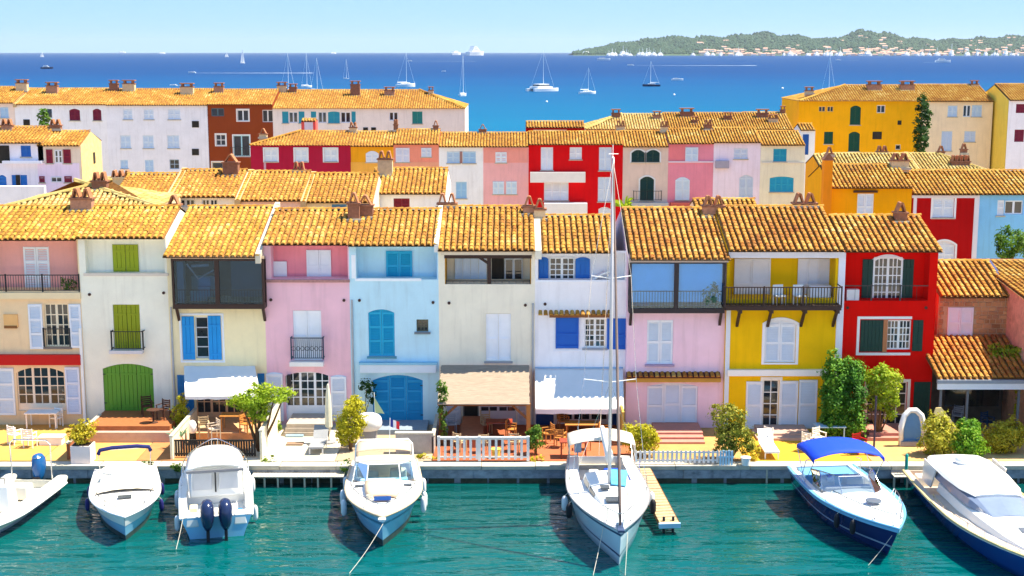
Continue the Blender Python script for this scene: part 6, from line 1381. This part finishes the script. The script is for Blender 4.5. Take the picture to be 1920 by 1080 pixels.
p = T(822, 858); shrub('climbing_vine', 'green vine climbing the left post of the reed canopy', 'vine', (p.x + .05, 59.55, ZT), [((0, 0, 2.7), (.25, .22, .3)), ((.1, 0, 2.2), (.22, .2, .4)), ((.05, 0, 1.4), (.18, .18, .5)), ((.1, 0, .7), (.2, .2, .4))], 1300, .12, MIDG)
p = T(1003, 852); shrub('leafy_shrub', 'dark leafy shrub between the white balustrade and the wooden chairs', 'shrub', p, [((0, 0, .65), (.38, .35, .5)), ((.1, 0, 1.0), (.28, .25, .3))], 1100, .13, MIDG)
p = T(1200, 862); shrub('golden_shrub', 'golden green shrub beside the sailing yacht bimini', 'shrub', (p.x, p.y + .5, ZT), [((0, 0, .75), (.72, .5, .55)), ((.25, 0, 1.05), (.5, .4, .4)), ((-.4, 0, .95), (.42, .4, .45)), ((.5, 0, .5), (.4, .35, .35))], 4800, .12, YELL, trunk=.06)
p = T(1372, 868); shrub('round_shrub', 'round variegated shrub between the pink and yellow houses', 'shrub', (p.x, p.y + .4, ZT), [((-.1, 0, 1.7), (.72, .6, .65)), ((.1, 0, 1.1), (.8, .6, .55)), ((-.3, 0, 2.2), (.5, .45, .35)), ((.55, -.1, .8), (.5, .4, .45)), ((-.2, 0, .6), (.5, .45, .4))], 4200, .13, ramp_mat('leaf_variegated', [(0, (.03, .07, .01)), (.45, (.15, .20, .02)), (1, (.52, .46, .06))], rough=.55, lich=0, island=True, bump=0, trans=.3), trunk=.06)
p = T(1400, 872); potted('pale pot beside the round variegated shrub', 1398, 872, .2, .35, WHITE)
p = T(1425, 862); shrub('flower_bush', 'small olive yellow bush right of the planter gate', 'shrub', (p.x - .3, p.y + .1, ZT), [((0, 0, .35), (.35, .3, .3))], 450, .12, OLIVE)
p = T(1600, 848); shrub('clipped_cypress', 'dense dark green hedge shrub in front of the red house corner', 'shrub', (p.x, 60.6, ZT), [((-.35, 0, .9), (.65, .7, .85)), ((.35, 0, .9), (.65, .7, .85)), ((-.4, 0, 2.0), (.62, .7, .9)), ((.35, 0, 2.0), (.65, .7, .9)), ((-.4, 0, 3.0), (.55, .6, .7)), ((.35, 0, 3.0), (.6, .6, .65)), ((-.5, 0, 3.65), (.35, .35, .4)), ((.2, 0, 3.5), (.35, .35, .35))], 17000, .15, ramp_mat('leaf_hedge', [(0, (.02, .08, .008)), (.5, (.08, .24, .016)), (1, (.28, .46, .04))], rough=.55, lich=0, island=True, bump=0, trans=.25), trunk=.10, up=.9)
t = thing('tall_grass', 'tall feathery grass behind the dense hedge shrub', 'grass', (p.x, 61.3, ZT)); g = MB()
for k in range(160):
    bx_, by_ = p.x + rnd(-.6, .8), 61.3 + rnd(-.3, .3); ln = rnd(2.9, 3.9); lx, ly = rnd(-.35, .35), rnd(-.2, .2)
    g.add([(bx_ - .012, by_, ZT), (bx_ + .012, by_, ZT), (bx_ + lx * .4 + .014, by_ + ly * .4, ZT + ln * .6), (bx_ + lx, by_ + ly, ZT + ln), (bx_ + lx * .4 - .014, by_ + ly * .4, ZT + ln * .6)], [(0, 1, 2, 3, 4)])
g.build('grass_blades', MIDG, t)
p = T(1672, 852); shrub('bamboo_clump', 'lime green weeping bamboo in front of the red house window', 'bamboo', (p.x + .1, 60.8, ZT), [((.2, 0, 2.5), (.75, .6, .8)), ((.35, 0, 1.8), (.6, .5, .7)), ((-.35, 0, 2.7), (.45, .4, .5)), ((.1, 0, 3.1), (.5, .4, .35)), ((.5, 0, 1.1), (.35, .3, .4)), ((-.45, 0, 1.6), (.3, .3, .6))], 3600, .15, LIME, trunk=.06)
p = T(1780, 862); shrub('golden_bush', 'big golden bush on the terrace below the tiled porch', 'shrub', (p.x, p.y + .8, ZT), [((0, 0, .7), (.85, .7, .7)), ((-.35, 0, 1.3), (.55, .5, .55)), ((-.6, 0, .6), (.5, .5, .5))], 4200, .14, ramp_mat('leaf_golden', [(0, (.10, .15, .01)), (.5, (.44, .42, .03)), (1, (.70, .62, .08))], rough=.55, lich=0, island=True, bump=0, trans=.3), trunk=.06)
p = T(1822, 866); shrub('bright_bush', 'bright lime bush right of the golden bush', 'shrub', (p.x, p.y + .6, ZT), [((0, 0, .7), (.65, .5, .6)), ((.1, .3, 1.2), (.5, .5, .45)), ((.25, -.1, .4), (.55, .4, .4))], 4800, .13, leafmat('leaf_bright', (.08, .22, .01), (.18, .40, .02), (.40, .55, .04)), trunk=.06)
p = T(1893, 858); shrub('olive_bush', 'olive coloured bush by the right edge of the terrace', 'shrub', (p.x, p.y + .8, ZT), [((0, 0, .65), (.85, .6, .6)), ((.4, .1, 1.0), (.55, .5, .5)), ((-.5, 0, .5), (.5, .4, .4))], 5400, .12, OLIVE, trunk=.06)
p = T(1745, 860); 
x, z = onY(1890, 668, 62.2); shrub('roof_vine', 'yellow green vine hanging over the shaded part of the porch roof', 'vine', (x, 62.4, z - .6), [((0, 0, .7), (.75, .5, .35)), ((-.5, 0, .95), (.4, .3, .25)), ((.5, 0, .4), (.5, .4, .3)), ((.9, 0, .8), (.4, .4, .4))], 2000, .15, LIME)
x, z = onY(1905, 760, 61.0); shrub('porch_creeper', 'yellow creeper on the porch post at the right edge', 'vine', (x, 60.9, ZT), [((0, 0, 2.3), (.18, .15, .45)), ((0, 0, 1.4), (.12, .12, .5))], 500, .12, YELL)
for nm, px, py, m, s_, lb in (('weed', 262, 888, MIDG, .25, 'green weeds growing on the quay wall beside the small white motor boat'), ('weed', 505, 868, LIME, .3, 'bright weeds on the quay left of the long landing stage'), ('weed', 655, 885, MIDG, .35, 'weeds on the quay wall right of the long landing stage'), ('weed', 798, 862, YELL, .35, 'yellow weeds on the quay left of the white balustrade'), ('weed', 325, 885, MIDG, .2, 'green tuft on the quay wall behind the pilot house boat'), ('weed', 1008, 866, YELL, .3, 'yellow flowers on the quay right of the white balustrade')):
    x, y = onZ(px, py, .72); t = thing(nm, lb, 'weeds', (x, max(y, 56.45), .7), group='weeds along the quay'); foliage('foliage', [((x, max(y, 56.4), .72), (s_ * 1.5, s_ * .5, s_))], 220, .12, m, t)
p = T(516, 812); shrub('green_plant', 'green plant left of the mauve pink house steps', 'plant', p, [((0, 0, .35), (.3, .3, .3))], 500, .12, MIDG)
# parasols
p = T(617, 830); t = thing('folded_parasol', 'folded cream parasol beside the mauve pink house steps', 'parasol', (p.x, p.y, ZT), local=True)
MB().tube([(0, 0, 0), (0, 0, 2.75)], .025, 6).build('pole', IRON, t); MB().lathe([(.05, .55), (.17, .75), (.15, 1.4), (.12, 2.1), (.05, 2.65), (.01, 2.75)], (0, 0, 0), 9).build('folded_canopy', mat('parasol_cream', (.72, .68, .52), .85, .1, 6, .3, 8), t); MB().lathe([(.3, 0), (.3, .06), (.06, .1)], (0, 0, 0), 14).build('base', mat('grey_base', (.3, .3, .32)), t)
p = T(1638, 852); t = thing('parasol_pole', 'bare dark parasol pole on the golden terrace of the red house', 'parasol', (p.x, p.y, ZT), local=True)
MB().tube([(0, 0, 0), (0, 0, 2.6)], .045, 8).build('pole', mat('purple_iron', (.05, .035, .06), .5), t); MB().lathe([(.3, 0), (.28, .07), (.06, .1)], (0, 0, 0), 14).build('base', mat('terracotta_base', (.3, .1, .05)), t)
# upright dinghy
p = T(1712, 838); t = thing('upright_dinghy', 'white and blue dinghy standing upright by the red house steps', 'dinghy', (p.x, p.y + .2, ZT), local=True); t.scale = (.88, .88, .86)
pts = [(-.55, 0, 0), (-.58, 0, 1.0), (-.42, .05, 1.6), (-.15, .1, 1.85), (.15, .1, 1.85), (.42, .05, 1.6), (.58, 0, 1.0), (.55, 0, 0)]
MB().tube(pts, .15, 10).build('tube', GEL, t, smooth=True); MB().poly([(x * .9, y + .06, z) for x, y, z in pts]).build('floor', mat('dinghy_blue', (.14, .32, .58), .5), t); MB().box(-.6, -.16, .02, .6, .16, .25).build('transom', mat('grey_transom', (.3, .3, .34)), t)
# kayak-like board leaning by the porch
p = T(1775, 812); q = T(1815, 835); t = thing('leaning_board', 'long pale yellow board leaning among the bushes below the porch', 'board', (p.x, p.y, ZT))
A_ = Vector((onY(1755, 765, 59.6)[0], 59.6, onY(1755, 765, 59.6)[1])); B_ = Vector((onY(1812, 838, 58.8)[0], 58.8, onY(1812, 838, 58.8)[1]))
dv = (B_ - A_); n_ = Vector((dv.z, 0, -dv.x)).normalized() * .2
MB().prism([A_, A_ + n_ + dv * .06, A_ + n_ + dv * .94, B_, A_ - n_ + dv * .94, A_ - n_ + dv * .06], (0, .07, 0)).build('board_shell', mat('board_yellow', (.72, .56, .24), .5, .1, 3), t)
# covered tender and grey wall bits by the blue house
p = T(690, 836); t = thing('covered_tender', 'white covered tender on the quay behind the cruiser', 'dinghy', p)
MB().blob(p + Vector((0, .3, 1.0)), (.62, .5, .42), 14, 8, .8).build('cover', AWN, t, smooth=True); MB().box(p.x - .35, p.y, ZT, p.x + .35, p.y + .6, ZT + .7).build('trolley', mat('grey_base', (.3, .3, .32)), t)
fs = MB().tube([p + Vector((.35, .1, .9)), p + Vector((.3, .1, 2.4))], .015, 5).build('pennant_staff', WHITE, t); MB().poly([p + Vector((.31, .08, 2.2)), p + Vector((.34, .08, 1.5)), p + Vector((.75, .05, 1.45))]).build('pennant', paint('#bcd0a0'), fs)
o = MB().box(*(lambda a, b: (a.x, a.y, ZT - .1, b.x, a.y + .25, ZT + .85))(T(742, 850), T(812, 850))).build('low_wall', mat('grey_wall', (.42, .38, .34), .9, .2, 3)); tag(o, 'low grey wall in front of the turquoise arched door', 'wall')
MB().box(*(lambda a, b: (a.x - .03, a.y - .03, ZT + .853, b.x + .03, a.y + .28, ZT + .92))(T(742, 850), T(812, 850))).build('wall_cap', COPE, o)
# porch furniture
chair('dark blue chair under the tiled porch', 1850, 808, .5, paint('#1d3f66'), z=ZT); chair('grey chair at the left under the tiled porch', 1795, 795, -.5, mat('grey_chair', (.4, .4, .44), .6), z=ZT)
# white things on the balcony and white house loggia
x, z = onY(1130, 524, 63.3); t = thing('folded_deckchair', 'folded white deck chair on the white house loggia', 'deck chair', (x, 63.25, z))
MB().tube([(x - .45, 63.2, z), (x, 63.2, z + .28), (x + .42, 63.2, z + .42)], .05).tube([(x + .42, 63.2, z - .05), (x + .2, 63.2, z + .3)], .03).build('frame', WHITE, t); MB().prism([(x - .4, 63.25, z + .02), (x + .1, 63.25, z + .3), (x + .1, 63.25, z + .36), (x - .4, 63.25, z + .1)], (0, .4, 0)).build('canvas', paint('#e8dce6'), t)
for px, lb in ((1462, 'white chair on the balcony of the yellow house, left of the table'), (1500, 'white chair on the balcony of the yellow house, right of the table')):
    x, z = onY(px, 575, 61.8); t = thing('balcony_chair', lb, 'chair', (x, 61.85, zf + .16), .3, 'chairs on the yellow house balcony', local=True)
    MB().box(-.25, -.2, .40, .25, .22, .45).build('seat', WHITE, t); MB().box(-.25, .2, .45, .25, .24, .9).build('backrest', WHITE, t)
    for xx in (-.22, .22):
        for yy in (-.18, .2): MB().box(xx - .02, yy - .02, 0, xx + .02, yy + .02, .4).build('leg', WHITE, t)
x, z = onY(1535, 545, 62.9); tag(MB().box(x - .5, 62.6, zf + .17, x + .5, 63.1, zf + .9).build('balcony_chest', paint('#dfe6f2')), 'pale chest on the balcony of the yellow house', 'chest')
foliage('loggia_plant', [((onY(130, 535, 63.5)[0], 63.4, onY(130, 535, 63.5)[1]), (.35, .3, .45))], 400, .13, MIDG, H1.root)
# ------------------------------------------------------------------ far trees between the houses
def cyp(label, px, py0, py1, w, Y, n, m=DARK):
    x, z0 = onY(px, py1, Y); _, z1 = onY(px, py0, Y); t = thing('cypress_tree', label, 'tree', (x, Y, z0)); h_ = z1 - z0; bl = []
    for k in range(7): f = k / 6; bl.append((Vector((x + rnd(-.12, .12) * w, Y, z0 + h_ * (.1 + .82 * f))), (w * (1 - .55 * abs(f - .45) ** 1.2), w * .8, h_ * .14)))
    MB().tube([(x, Y, z0 - 6), (x, Y, z0 + h_ * .8)], [.16, .04], 6).build('trunk', BARK, t); foliage('crown', bl, n, .34, m, t, up=1.0)
cyp('tall dark cypress in front of the amber house', 1725, 180, 292, .95, 146, 2600); cyp('small pale cypress among the white houses at the left', 83, 205, 238, .65, 140, 500, MIDG)
x, z = onY(1898, 456, 88); shrub('round_bush', 'round green bush in front of the light blue house', 'bush', (x, 88, z - 1.2), [((0, 0, 1.2), (1.0, 1.0, .95)), ((.5, 0, 1.3), (.8, .8, .7)), ((-.4, 0, .6), (.7, .7, .6))], 2600, .2, MIDG, trunk=.08)
x, z = onY(1172, 382, 118); t = thing('small_palm', 'small palm in front of the scarlet house', 'palm', (x, 118, z - 1)); g = MB()
for k in range(30):
    a_ = rnd(0, 2 * pi); el = rnd(.1, 1.3); d = Vector((cos(a_) * cos(el), sin(a_) * cos(el), sin(el))); s_ = Vector((-sin(a_), cos(a_), 0)) * .06; o_ = Vector((x, 118, z - .3)); g.add([o_ - s_, o_ + s_, o_ + d * .9 + s_, o_ + d * 1.4 + Vector((0, 0, -.35)), o_ + d * .9 - s_], [(0, 1, 2, 3, 4)])
g.build('fronds', LIME, t); MB().tube([(x, 118, z - 4), (x, 118, z - .2)], .1, 6).build('trunk', BARK, t)
# ------------------------------------------------------------------ boats on the sea
FW = mat('far_white', (.85, .85, .84), .5, .02, 1); FD = mat('far_dark', (.03, .04, .09), .5); WAKE = mat('wake_foam', (.75, .85, .92), .8, .2, .05)
GS_ = 'sailing boats anchored on the sea'; GM = 'motor boats on the sea'
def far_hull(root, L, B, hz, m):
    rows = []
    for i in range(9):
        t = i / 8; w = B / 2 * (1 - max(0, (t - .4) / .6) ** 2.0) * (.8 + .2 * min(1, t * 3)); z = hz * (1 + .25 * t * t); x = (t - .5) * L
        rows.append([(x, -w, z), (x, -w * .75, 0), (x, 0, -.3), (x, w * .75, 0), (x, w, z), (x, 0, z + .05)])
    g = MB().loft(rows, close=True); return g.build('hull', m, root)
def far_sail(label, px, py, wpx, ytop, rz=0, m=None, sails=False, cat=False, bulk=1.0):
    x, y = onZ(px, py, 0); s_ = y / F; L = max(4, wpx * s_); t = thing('anchored_sailboat', label, 'sailboat', (x, y, 0), rz, GS_, local=True); m = m or FW
    if cat:
        for sd in (-1, 1): h_ = far_hull(t, L, L * .14, L * .09, m); h_.location = (0, sd * L * .22, 0)
        MB().box(-L * .35, -L * .24, L * .085, L * .25, L * .24, L * .16).build('bridge_deck', m, t); MB().box(-L * .25, -L * .18, L * .16, L * .15, L * .18, L * .24).build('cabin', m, t); MB().box(-L * .26, -L * .185, L * .18, L * .155, L * .185, L * .215).build('cabin_window', PANE, t)
    else:
        far_hull(t, L, L * .3, L * .10 * bulk, m); MB().box(-L * .22, -L * .09, L * .10 * bulk, L * .18, L * .09, L * .16 * bulk).build('cabin', FW, t); MB().box(-L * .19, -L * .095, L * .125 * bulk, L * .14, L * .095, L * .138 * bulk).build('cabin_window', PANE, t)
        MB().tube([(-L * .45, 0, L * .22), (L * .02, 0, L * .22)], L * .012, 5).build('boom', FW, t)
    hm = (py - ytop) * s_ * 1.0; r = max(.06, .45 * s_)
    MB().tube([(L * .04, 0, L * .1), (L * .04, 0, hm)], [r, r * .7], 5).build('mast', FW, t)
    MB().tube([(L * .48, 0, L * .12), (L * .04, 0, hm * .97)], r * .35, 4).tube([(-L * .48, 0, L * .12), (L * .04, 0, hm)], r * .25, 4).build('stay', FW, t)
    if sails: MB().add([(L * .03, 0, L * .2), (-L * .42, .1, L * .2), (L * .03, 0, hm)], [(0, 1, 2)]).add([(L * .06, 0, hm * .85), (L * .06, 0, L * .16), (L * .48, .1, L * .14)], [(0, 1, 2)]).build('sail', FW, t)
    return t
far_sail('white sailboat with a broad hull near the hipped seaside house', 761, 163, 40, 100, .6, bulk=1.3); far_sail('white sailboat left of centre beyond the brown house', 575, 164, 22, 101, .6, bulk=1.4); far_sail('tall masted boat half hidden by the seaside roofs', 540, 178, 30, 102); far_sail('thin masted boat right behind the seaside roofs', 594, 172, 24, 110)
far_sail('white sailboat beyond the end of the hipped seaside house', 868, 180, 26, 106, 1.1, bulk=1.4); far_sail('big white catamaran anchored in the middle of the bay', 1017, 171, 56, 96, .6, cat=True); far_sail('small white sailboat right of the catamaran', 1102, 176, 38, 128, .6); far_sail('dark hulled sailboat below the peninsula', 1221, 162, 33, 116, 3.3, FD)
far_sail('mast of a boat behind the amber house roof', 1553, 172, 26, 106); far_sail('tiny sailboat with set white sails on the left horizon', 455, 119, 9, 93, .4, sails=True); far_sail('tinier sailboat with sails left of the other on the horizon', 425, 107, 7, 97, .4, sails=True); far_sail('tiny sailboat with sails on the far left horizon', 79, 107, 7, 98, .4, sails=True); far_sail('small anchored boat with a thin mast left of centre', 649, 148, 9, 112)
def far_motor(label, px, py, wpx, rz=0, m=None, wake=None, decks=1):
    x, y = onZ(px, py, 0); s_ = y / F; L = max(4, wpx * s_); L = L * (1.1 if py < 106 else 1); rz = .95 if py < 106 else rz; t = thing('far_motor_boat', label, 'motor boat', (x, y, 0), rz, GM, local=True)
    far_hull(t, L, L * .28, L * .13, m or FW)
    for k in range(decks): MB().prism([(-L * (.34 - .06 * k), -L * .1, L * (.13 + .075 * k)), (L * (.22 - .1 * k), -L * .1, L * (.13 + .075 * k)), (L * (.12 - .1 * k), -L * .1, L * (.2 + .075 * k)), (-L * (.32 - .06 * k), -L * .1, L * (.2 + .075 * k))], (0, L * .2, 0)).build('cabin', FW, t); MB().box(-L * (.28 - .06 * k), -L * .105, L * (.16 + .075 * k), L * (.1 - .08 * k), L * .105, L * (.172 + .075 * k)).build('cabin_window', PANE, t)
    if wake:
        wl = wake * s_; g = MB(); n = 14; sg = 1 if cos(rz) >= 0 else 1
        rows = [[(-L * .3 - wl * i / n, -(L * .12 + wl * .035 * i / n * (1 + .4 * sin(i * 2))), .06), (-L * .3 - wl * i / n, (L * .12 + wl * .035 * i / n * (1 + .4 * cos(i * 3))), .06)] for i in range(n + 1)]
        g.loft(rows).build('wake', WAKE, t)
    return t
far_motor('white speedboat with a long wake left of the bay', 360, 137, 14, pi, wake=220); far_motor('white speedboat trailing a wake behind the brown house chimneys', 325, 161, 12, pi, wake=20); far_motor('speedboat with a wake above the catamaran', 768, 115, 9, pi, wake=120); far_motor('speedboat drawing a wake below the peninsula', 1182, 123, 12, pi, wake=230); far_motor('white motor yacht speeding on the right with spray', 1768, 117, 28, 0, wake=28, decks=2)
far_motor('speedboat with a short wake in front of the far town', 1572, 113, 10, pi, wake=34); far_motor('dark hulled motor yacht at the far left', 88, 129, 22, .2, FD, decks=2); far_motor('small white launch right of the dark hulled sailboat', 1270, 151, 22, 0); far_motor('tiny white launch above the hipped seaside house', 832, 134, 8, 0)
far_motor('large white yacht on the horizon in the middle', 892, 104, 44, 0, decks=3); far_motor('white yacht left of the large one on the horizon', 855, 103, 26, 0, decks=2); far_motor('small white yacht on the left horizon', 230, 99.4, 14, 0); far_motor('flat white boat on the left horizon', 304, 101, 14, 0); far_motor('white ferry close to the peninsula tip', 1132, 113, 24, 0); far_motor('white boat near the tip of the peninsula', 1100, 104, 26, 0, decks=2); far_motor('white boat on the horizon beside the sailing masts', 625, 101, 14, 0)
for px, py, lb in ((1025, 192, 'white round buoy below the catamaran'), (1264, 179, 'white round buoy below the small launch'), (1467, 167, 'white round buoy left of the amber house')):
    x, y = onZ(px, py, 0); t = thing('mooring_buoy', lb, 'buoy', (x, y, 0), 0, 'buoys on the sea', local=True); r = 2.2 * y / F; MB().blob((0, 0, r * .5), (r, r, r), 12, 8).build('float', FW, t, smooth=True); MB().tube([(0, 0, r * 1.4), (0, 0, r * 2)], r * .15, 5).build('pick_up_ring', IRON, t)
# ------------------------------------------------------------------ peninsula
PY = 6400.0
SIL = [(1075, 98), (1095, 95), (1112, 91), (1130, 88), (1160, 81), (1200, 76), (1240, 70), (1290, 70), (1340, 69), (1390, 66), (1420, 61), (1460, 65), (1500, 68), (1540, 74), (1560, 74), (1590, 64), (1615, 57), (1640, 59), (1670, 64), (1700, 72), (1760, 76), (1830, 72), (1880, 70), (1930, 66), (2050, 72), (2200, 80)]
def sil(px):
    for (a, ya), (b, yb) in zip(SIL, SIL[1:]):
        if a <= px <= b: return ya + (yb - ya) * (px - a) / (b - a)
    return 98
rows = []; nx, ny = 150, 14
def hz_(px, v):
    """height of the peninsula along its depth, v = 0 shore .. 1 crest"""
    x, z = onY(px, sil(px), PY + 1200); return max(0, z) * (v ** 1.15) * (1 + .06 * sin(px * .11 + v * 7))
for j in range(ny + 1):
    v = j / ny; row_ = []
    for i in range(nx + 1):
        px = 1075 + 1125 * i / nx; Y = PY + 1200 * v; x = onY(px, 90, Y)[0]; row_.append((x, Y, -2 + hz_(px, v)))
    rows.append(row_)
rows.append([(p[0], p[1] + 900, -2) for p in rows[-1]])
HILLM = mat('hill_scrub', (.045, .085, .035), .95, .4, .004, 0); struct(MB().loft(rows).build('hills', HILLM, smooth=True))
wd = MB()
for _ in range(9000):
    px = rnd(1075, 2000); v = rnd(.12, 1.0); Y = PY + 1200 * v; z = hz_(px, v)
    if z < 6 or (v < .34 and px > 1290 and random.random() < .8): continue
    x = onY(px, 90, Y)[0]; r = rnd(4, 11) * (1.0 if v < .9 else .9); n_ = 6; c0 = len(wd.v)
    top = (x + rnd(-2, 2), Y, z + r * rnd(.9, 1.5)); ring_ = [(x + r * rnd(.7, 1.2) * cos(2 * pi * k / n_), Y + r * sin(2 * pi * k / n_), z + r * rnd(.25, .6)) for k in range(n_)]; ring2 = [(x + r * cos(2 * pi * k / n_), Y + r * sin(2 * pi * k / n_), z - 3) for k in range(n_)]
    wd.add([top] + ring_ + ring2, [(0, 1 + k, 1 + (k + 1) % n_) for k in range(n_)] + [(1 + k, 1 + n_ + k, 1 + n_ + (k + 1) % n_, 1 + (k + 1) % n_) for k in range(n_)])
tag(wd.build('woodland', ramp_mat('far_wood', [(0, (.012, .045, .022)), (.5, (.028, .07, .03)), (1, (.07, .105, .045))], lich=0, island=True, bump=0), kind='stuff'), 'dark green woodland covering the far peninsula', 'woodland')
FC = [paint(c) for c in ('#eed8c8', '#e6b8a4', '#f4eae0', '#e8c8b8', '#f6f2ec', '#e0a890')]; FR = mat('far_roof', (.50, .30, .22), .9); FH = []
for k, m in enumerate(FC):
    g = MB().box(-9, -6, 0, 9, 6, 9); me = bpy.data.meshes.new('far_wall'); me.from_pydata(g.v, [], g.f); me.materials.append(m)
    g2 = MB().add([(-9.6, -6.6, 9), (9.6, -6.6, 9), (9.6, 6.6, 9), (-9.6, 6.6, 9), (-9.6, 0, 12.5), (9.6, 0, 12.5)], [(0, 1, 5, 4), (2, 3, 4, 5), (1, 2, 5), (3, 0, 4)]); me2 = bpy.data.meshes.new('far_roof'); me2.from_pydata(g2.v, [], g2.f); me2.materials.append(FR); FH.append((me, me2))
for k in range(290):
    px = rnd(1310, 1960); v = (rnd(.0, .34) ** 1.2 if k % 6 else rnd(.2, .75)) * (1.0 if px < 1800 else 1.3); Y = PY + 1200 * v; x = onY(px, 90, Y)[0]
    o = bpy.data.objects.new('far_house', None); COL.objects.link(o); o.location = (x, Y, -2 + hz_(px, v) - 1); s_ = rnd(.6, 1.3); o.scale = (s_ * rnd(.8, 1.4), s_, s_ * rnd(.8, 1.3)); o.rotation_euler = (0, 0, rnd(-.5, .5)); tag(o, 'small pale house in the far town at the foot of the peninsula', 'house', 'houses of the far town')
    for nm, me in zip(('wall', 'roof'), FH[k % 6]): c_ = bpy.data.objects.new(nm, me); COL.objects.link(c_); c_.parent = o
hull_me = None
for k in range(70):
    px = rnd(1150, 1930) if k > 22 else rnd(1140, 1240); Y = PY - rnd(30, 520); x = onY(px, 100, Y)[0]; s_ = rnd(.7, 1.5) * (1.5 if k % 9 == 0 else 1)
    if hull_me is None:
        t = thing('moored_yacht', 'tiny white yacht moored off the far town', 'yacht', (x, Y, 0), 0, 'yachts moored off the far town', local=True); far_hull(t, 30, 9, 5, FW); MB().box(-9, -3, 5, 8, 3, 9).box(-6, -2.5, 9, 4, 2.5, 12).build('cabin', FW, t); MB().tube([(0, 0, 9), (0, 0, 26)], .5, 5).build('mast', FW, t); hull_me = t
    else: t = dup(hull_me, (x, Y, 0), rnd(.5, 1.1))
    t.scale = (s_, s_, s_)
for o in list(bpy.data.objects):
    if o.get('w'): del o['w']
# ------------------------------------------------------------------ sea air
hb = MB().box(-30000, -60, -3, 30000, 22500, 230); m = bpy.data.materials.new('haze_air'); m.use_nodes = True; nt = m.node_tree; nt.nodes.clear()
vo = N(nt, 'ShaderNodeVolumePrincipled'); vo.inputs['Color'].default_value = (.80, .90, 1.0, 1); vo.inputs['Density'].default_value = 3.0e-5; vo.inputs['Anisotropy'].default_value = .2
ou = N(nt, 'ShaderNodeOutputMaterial'); nt.links.new(vo.outputs[0], ou.inputs['Volume'])
hz = hb.build('haze', m, kind='stuff'); tag(hz, 'thin blue sea haze over the bay', 'haze')
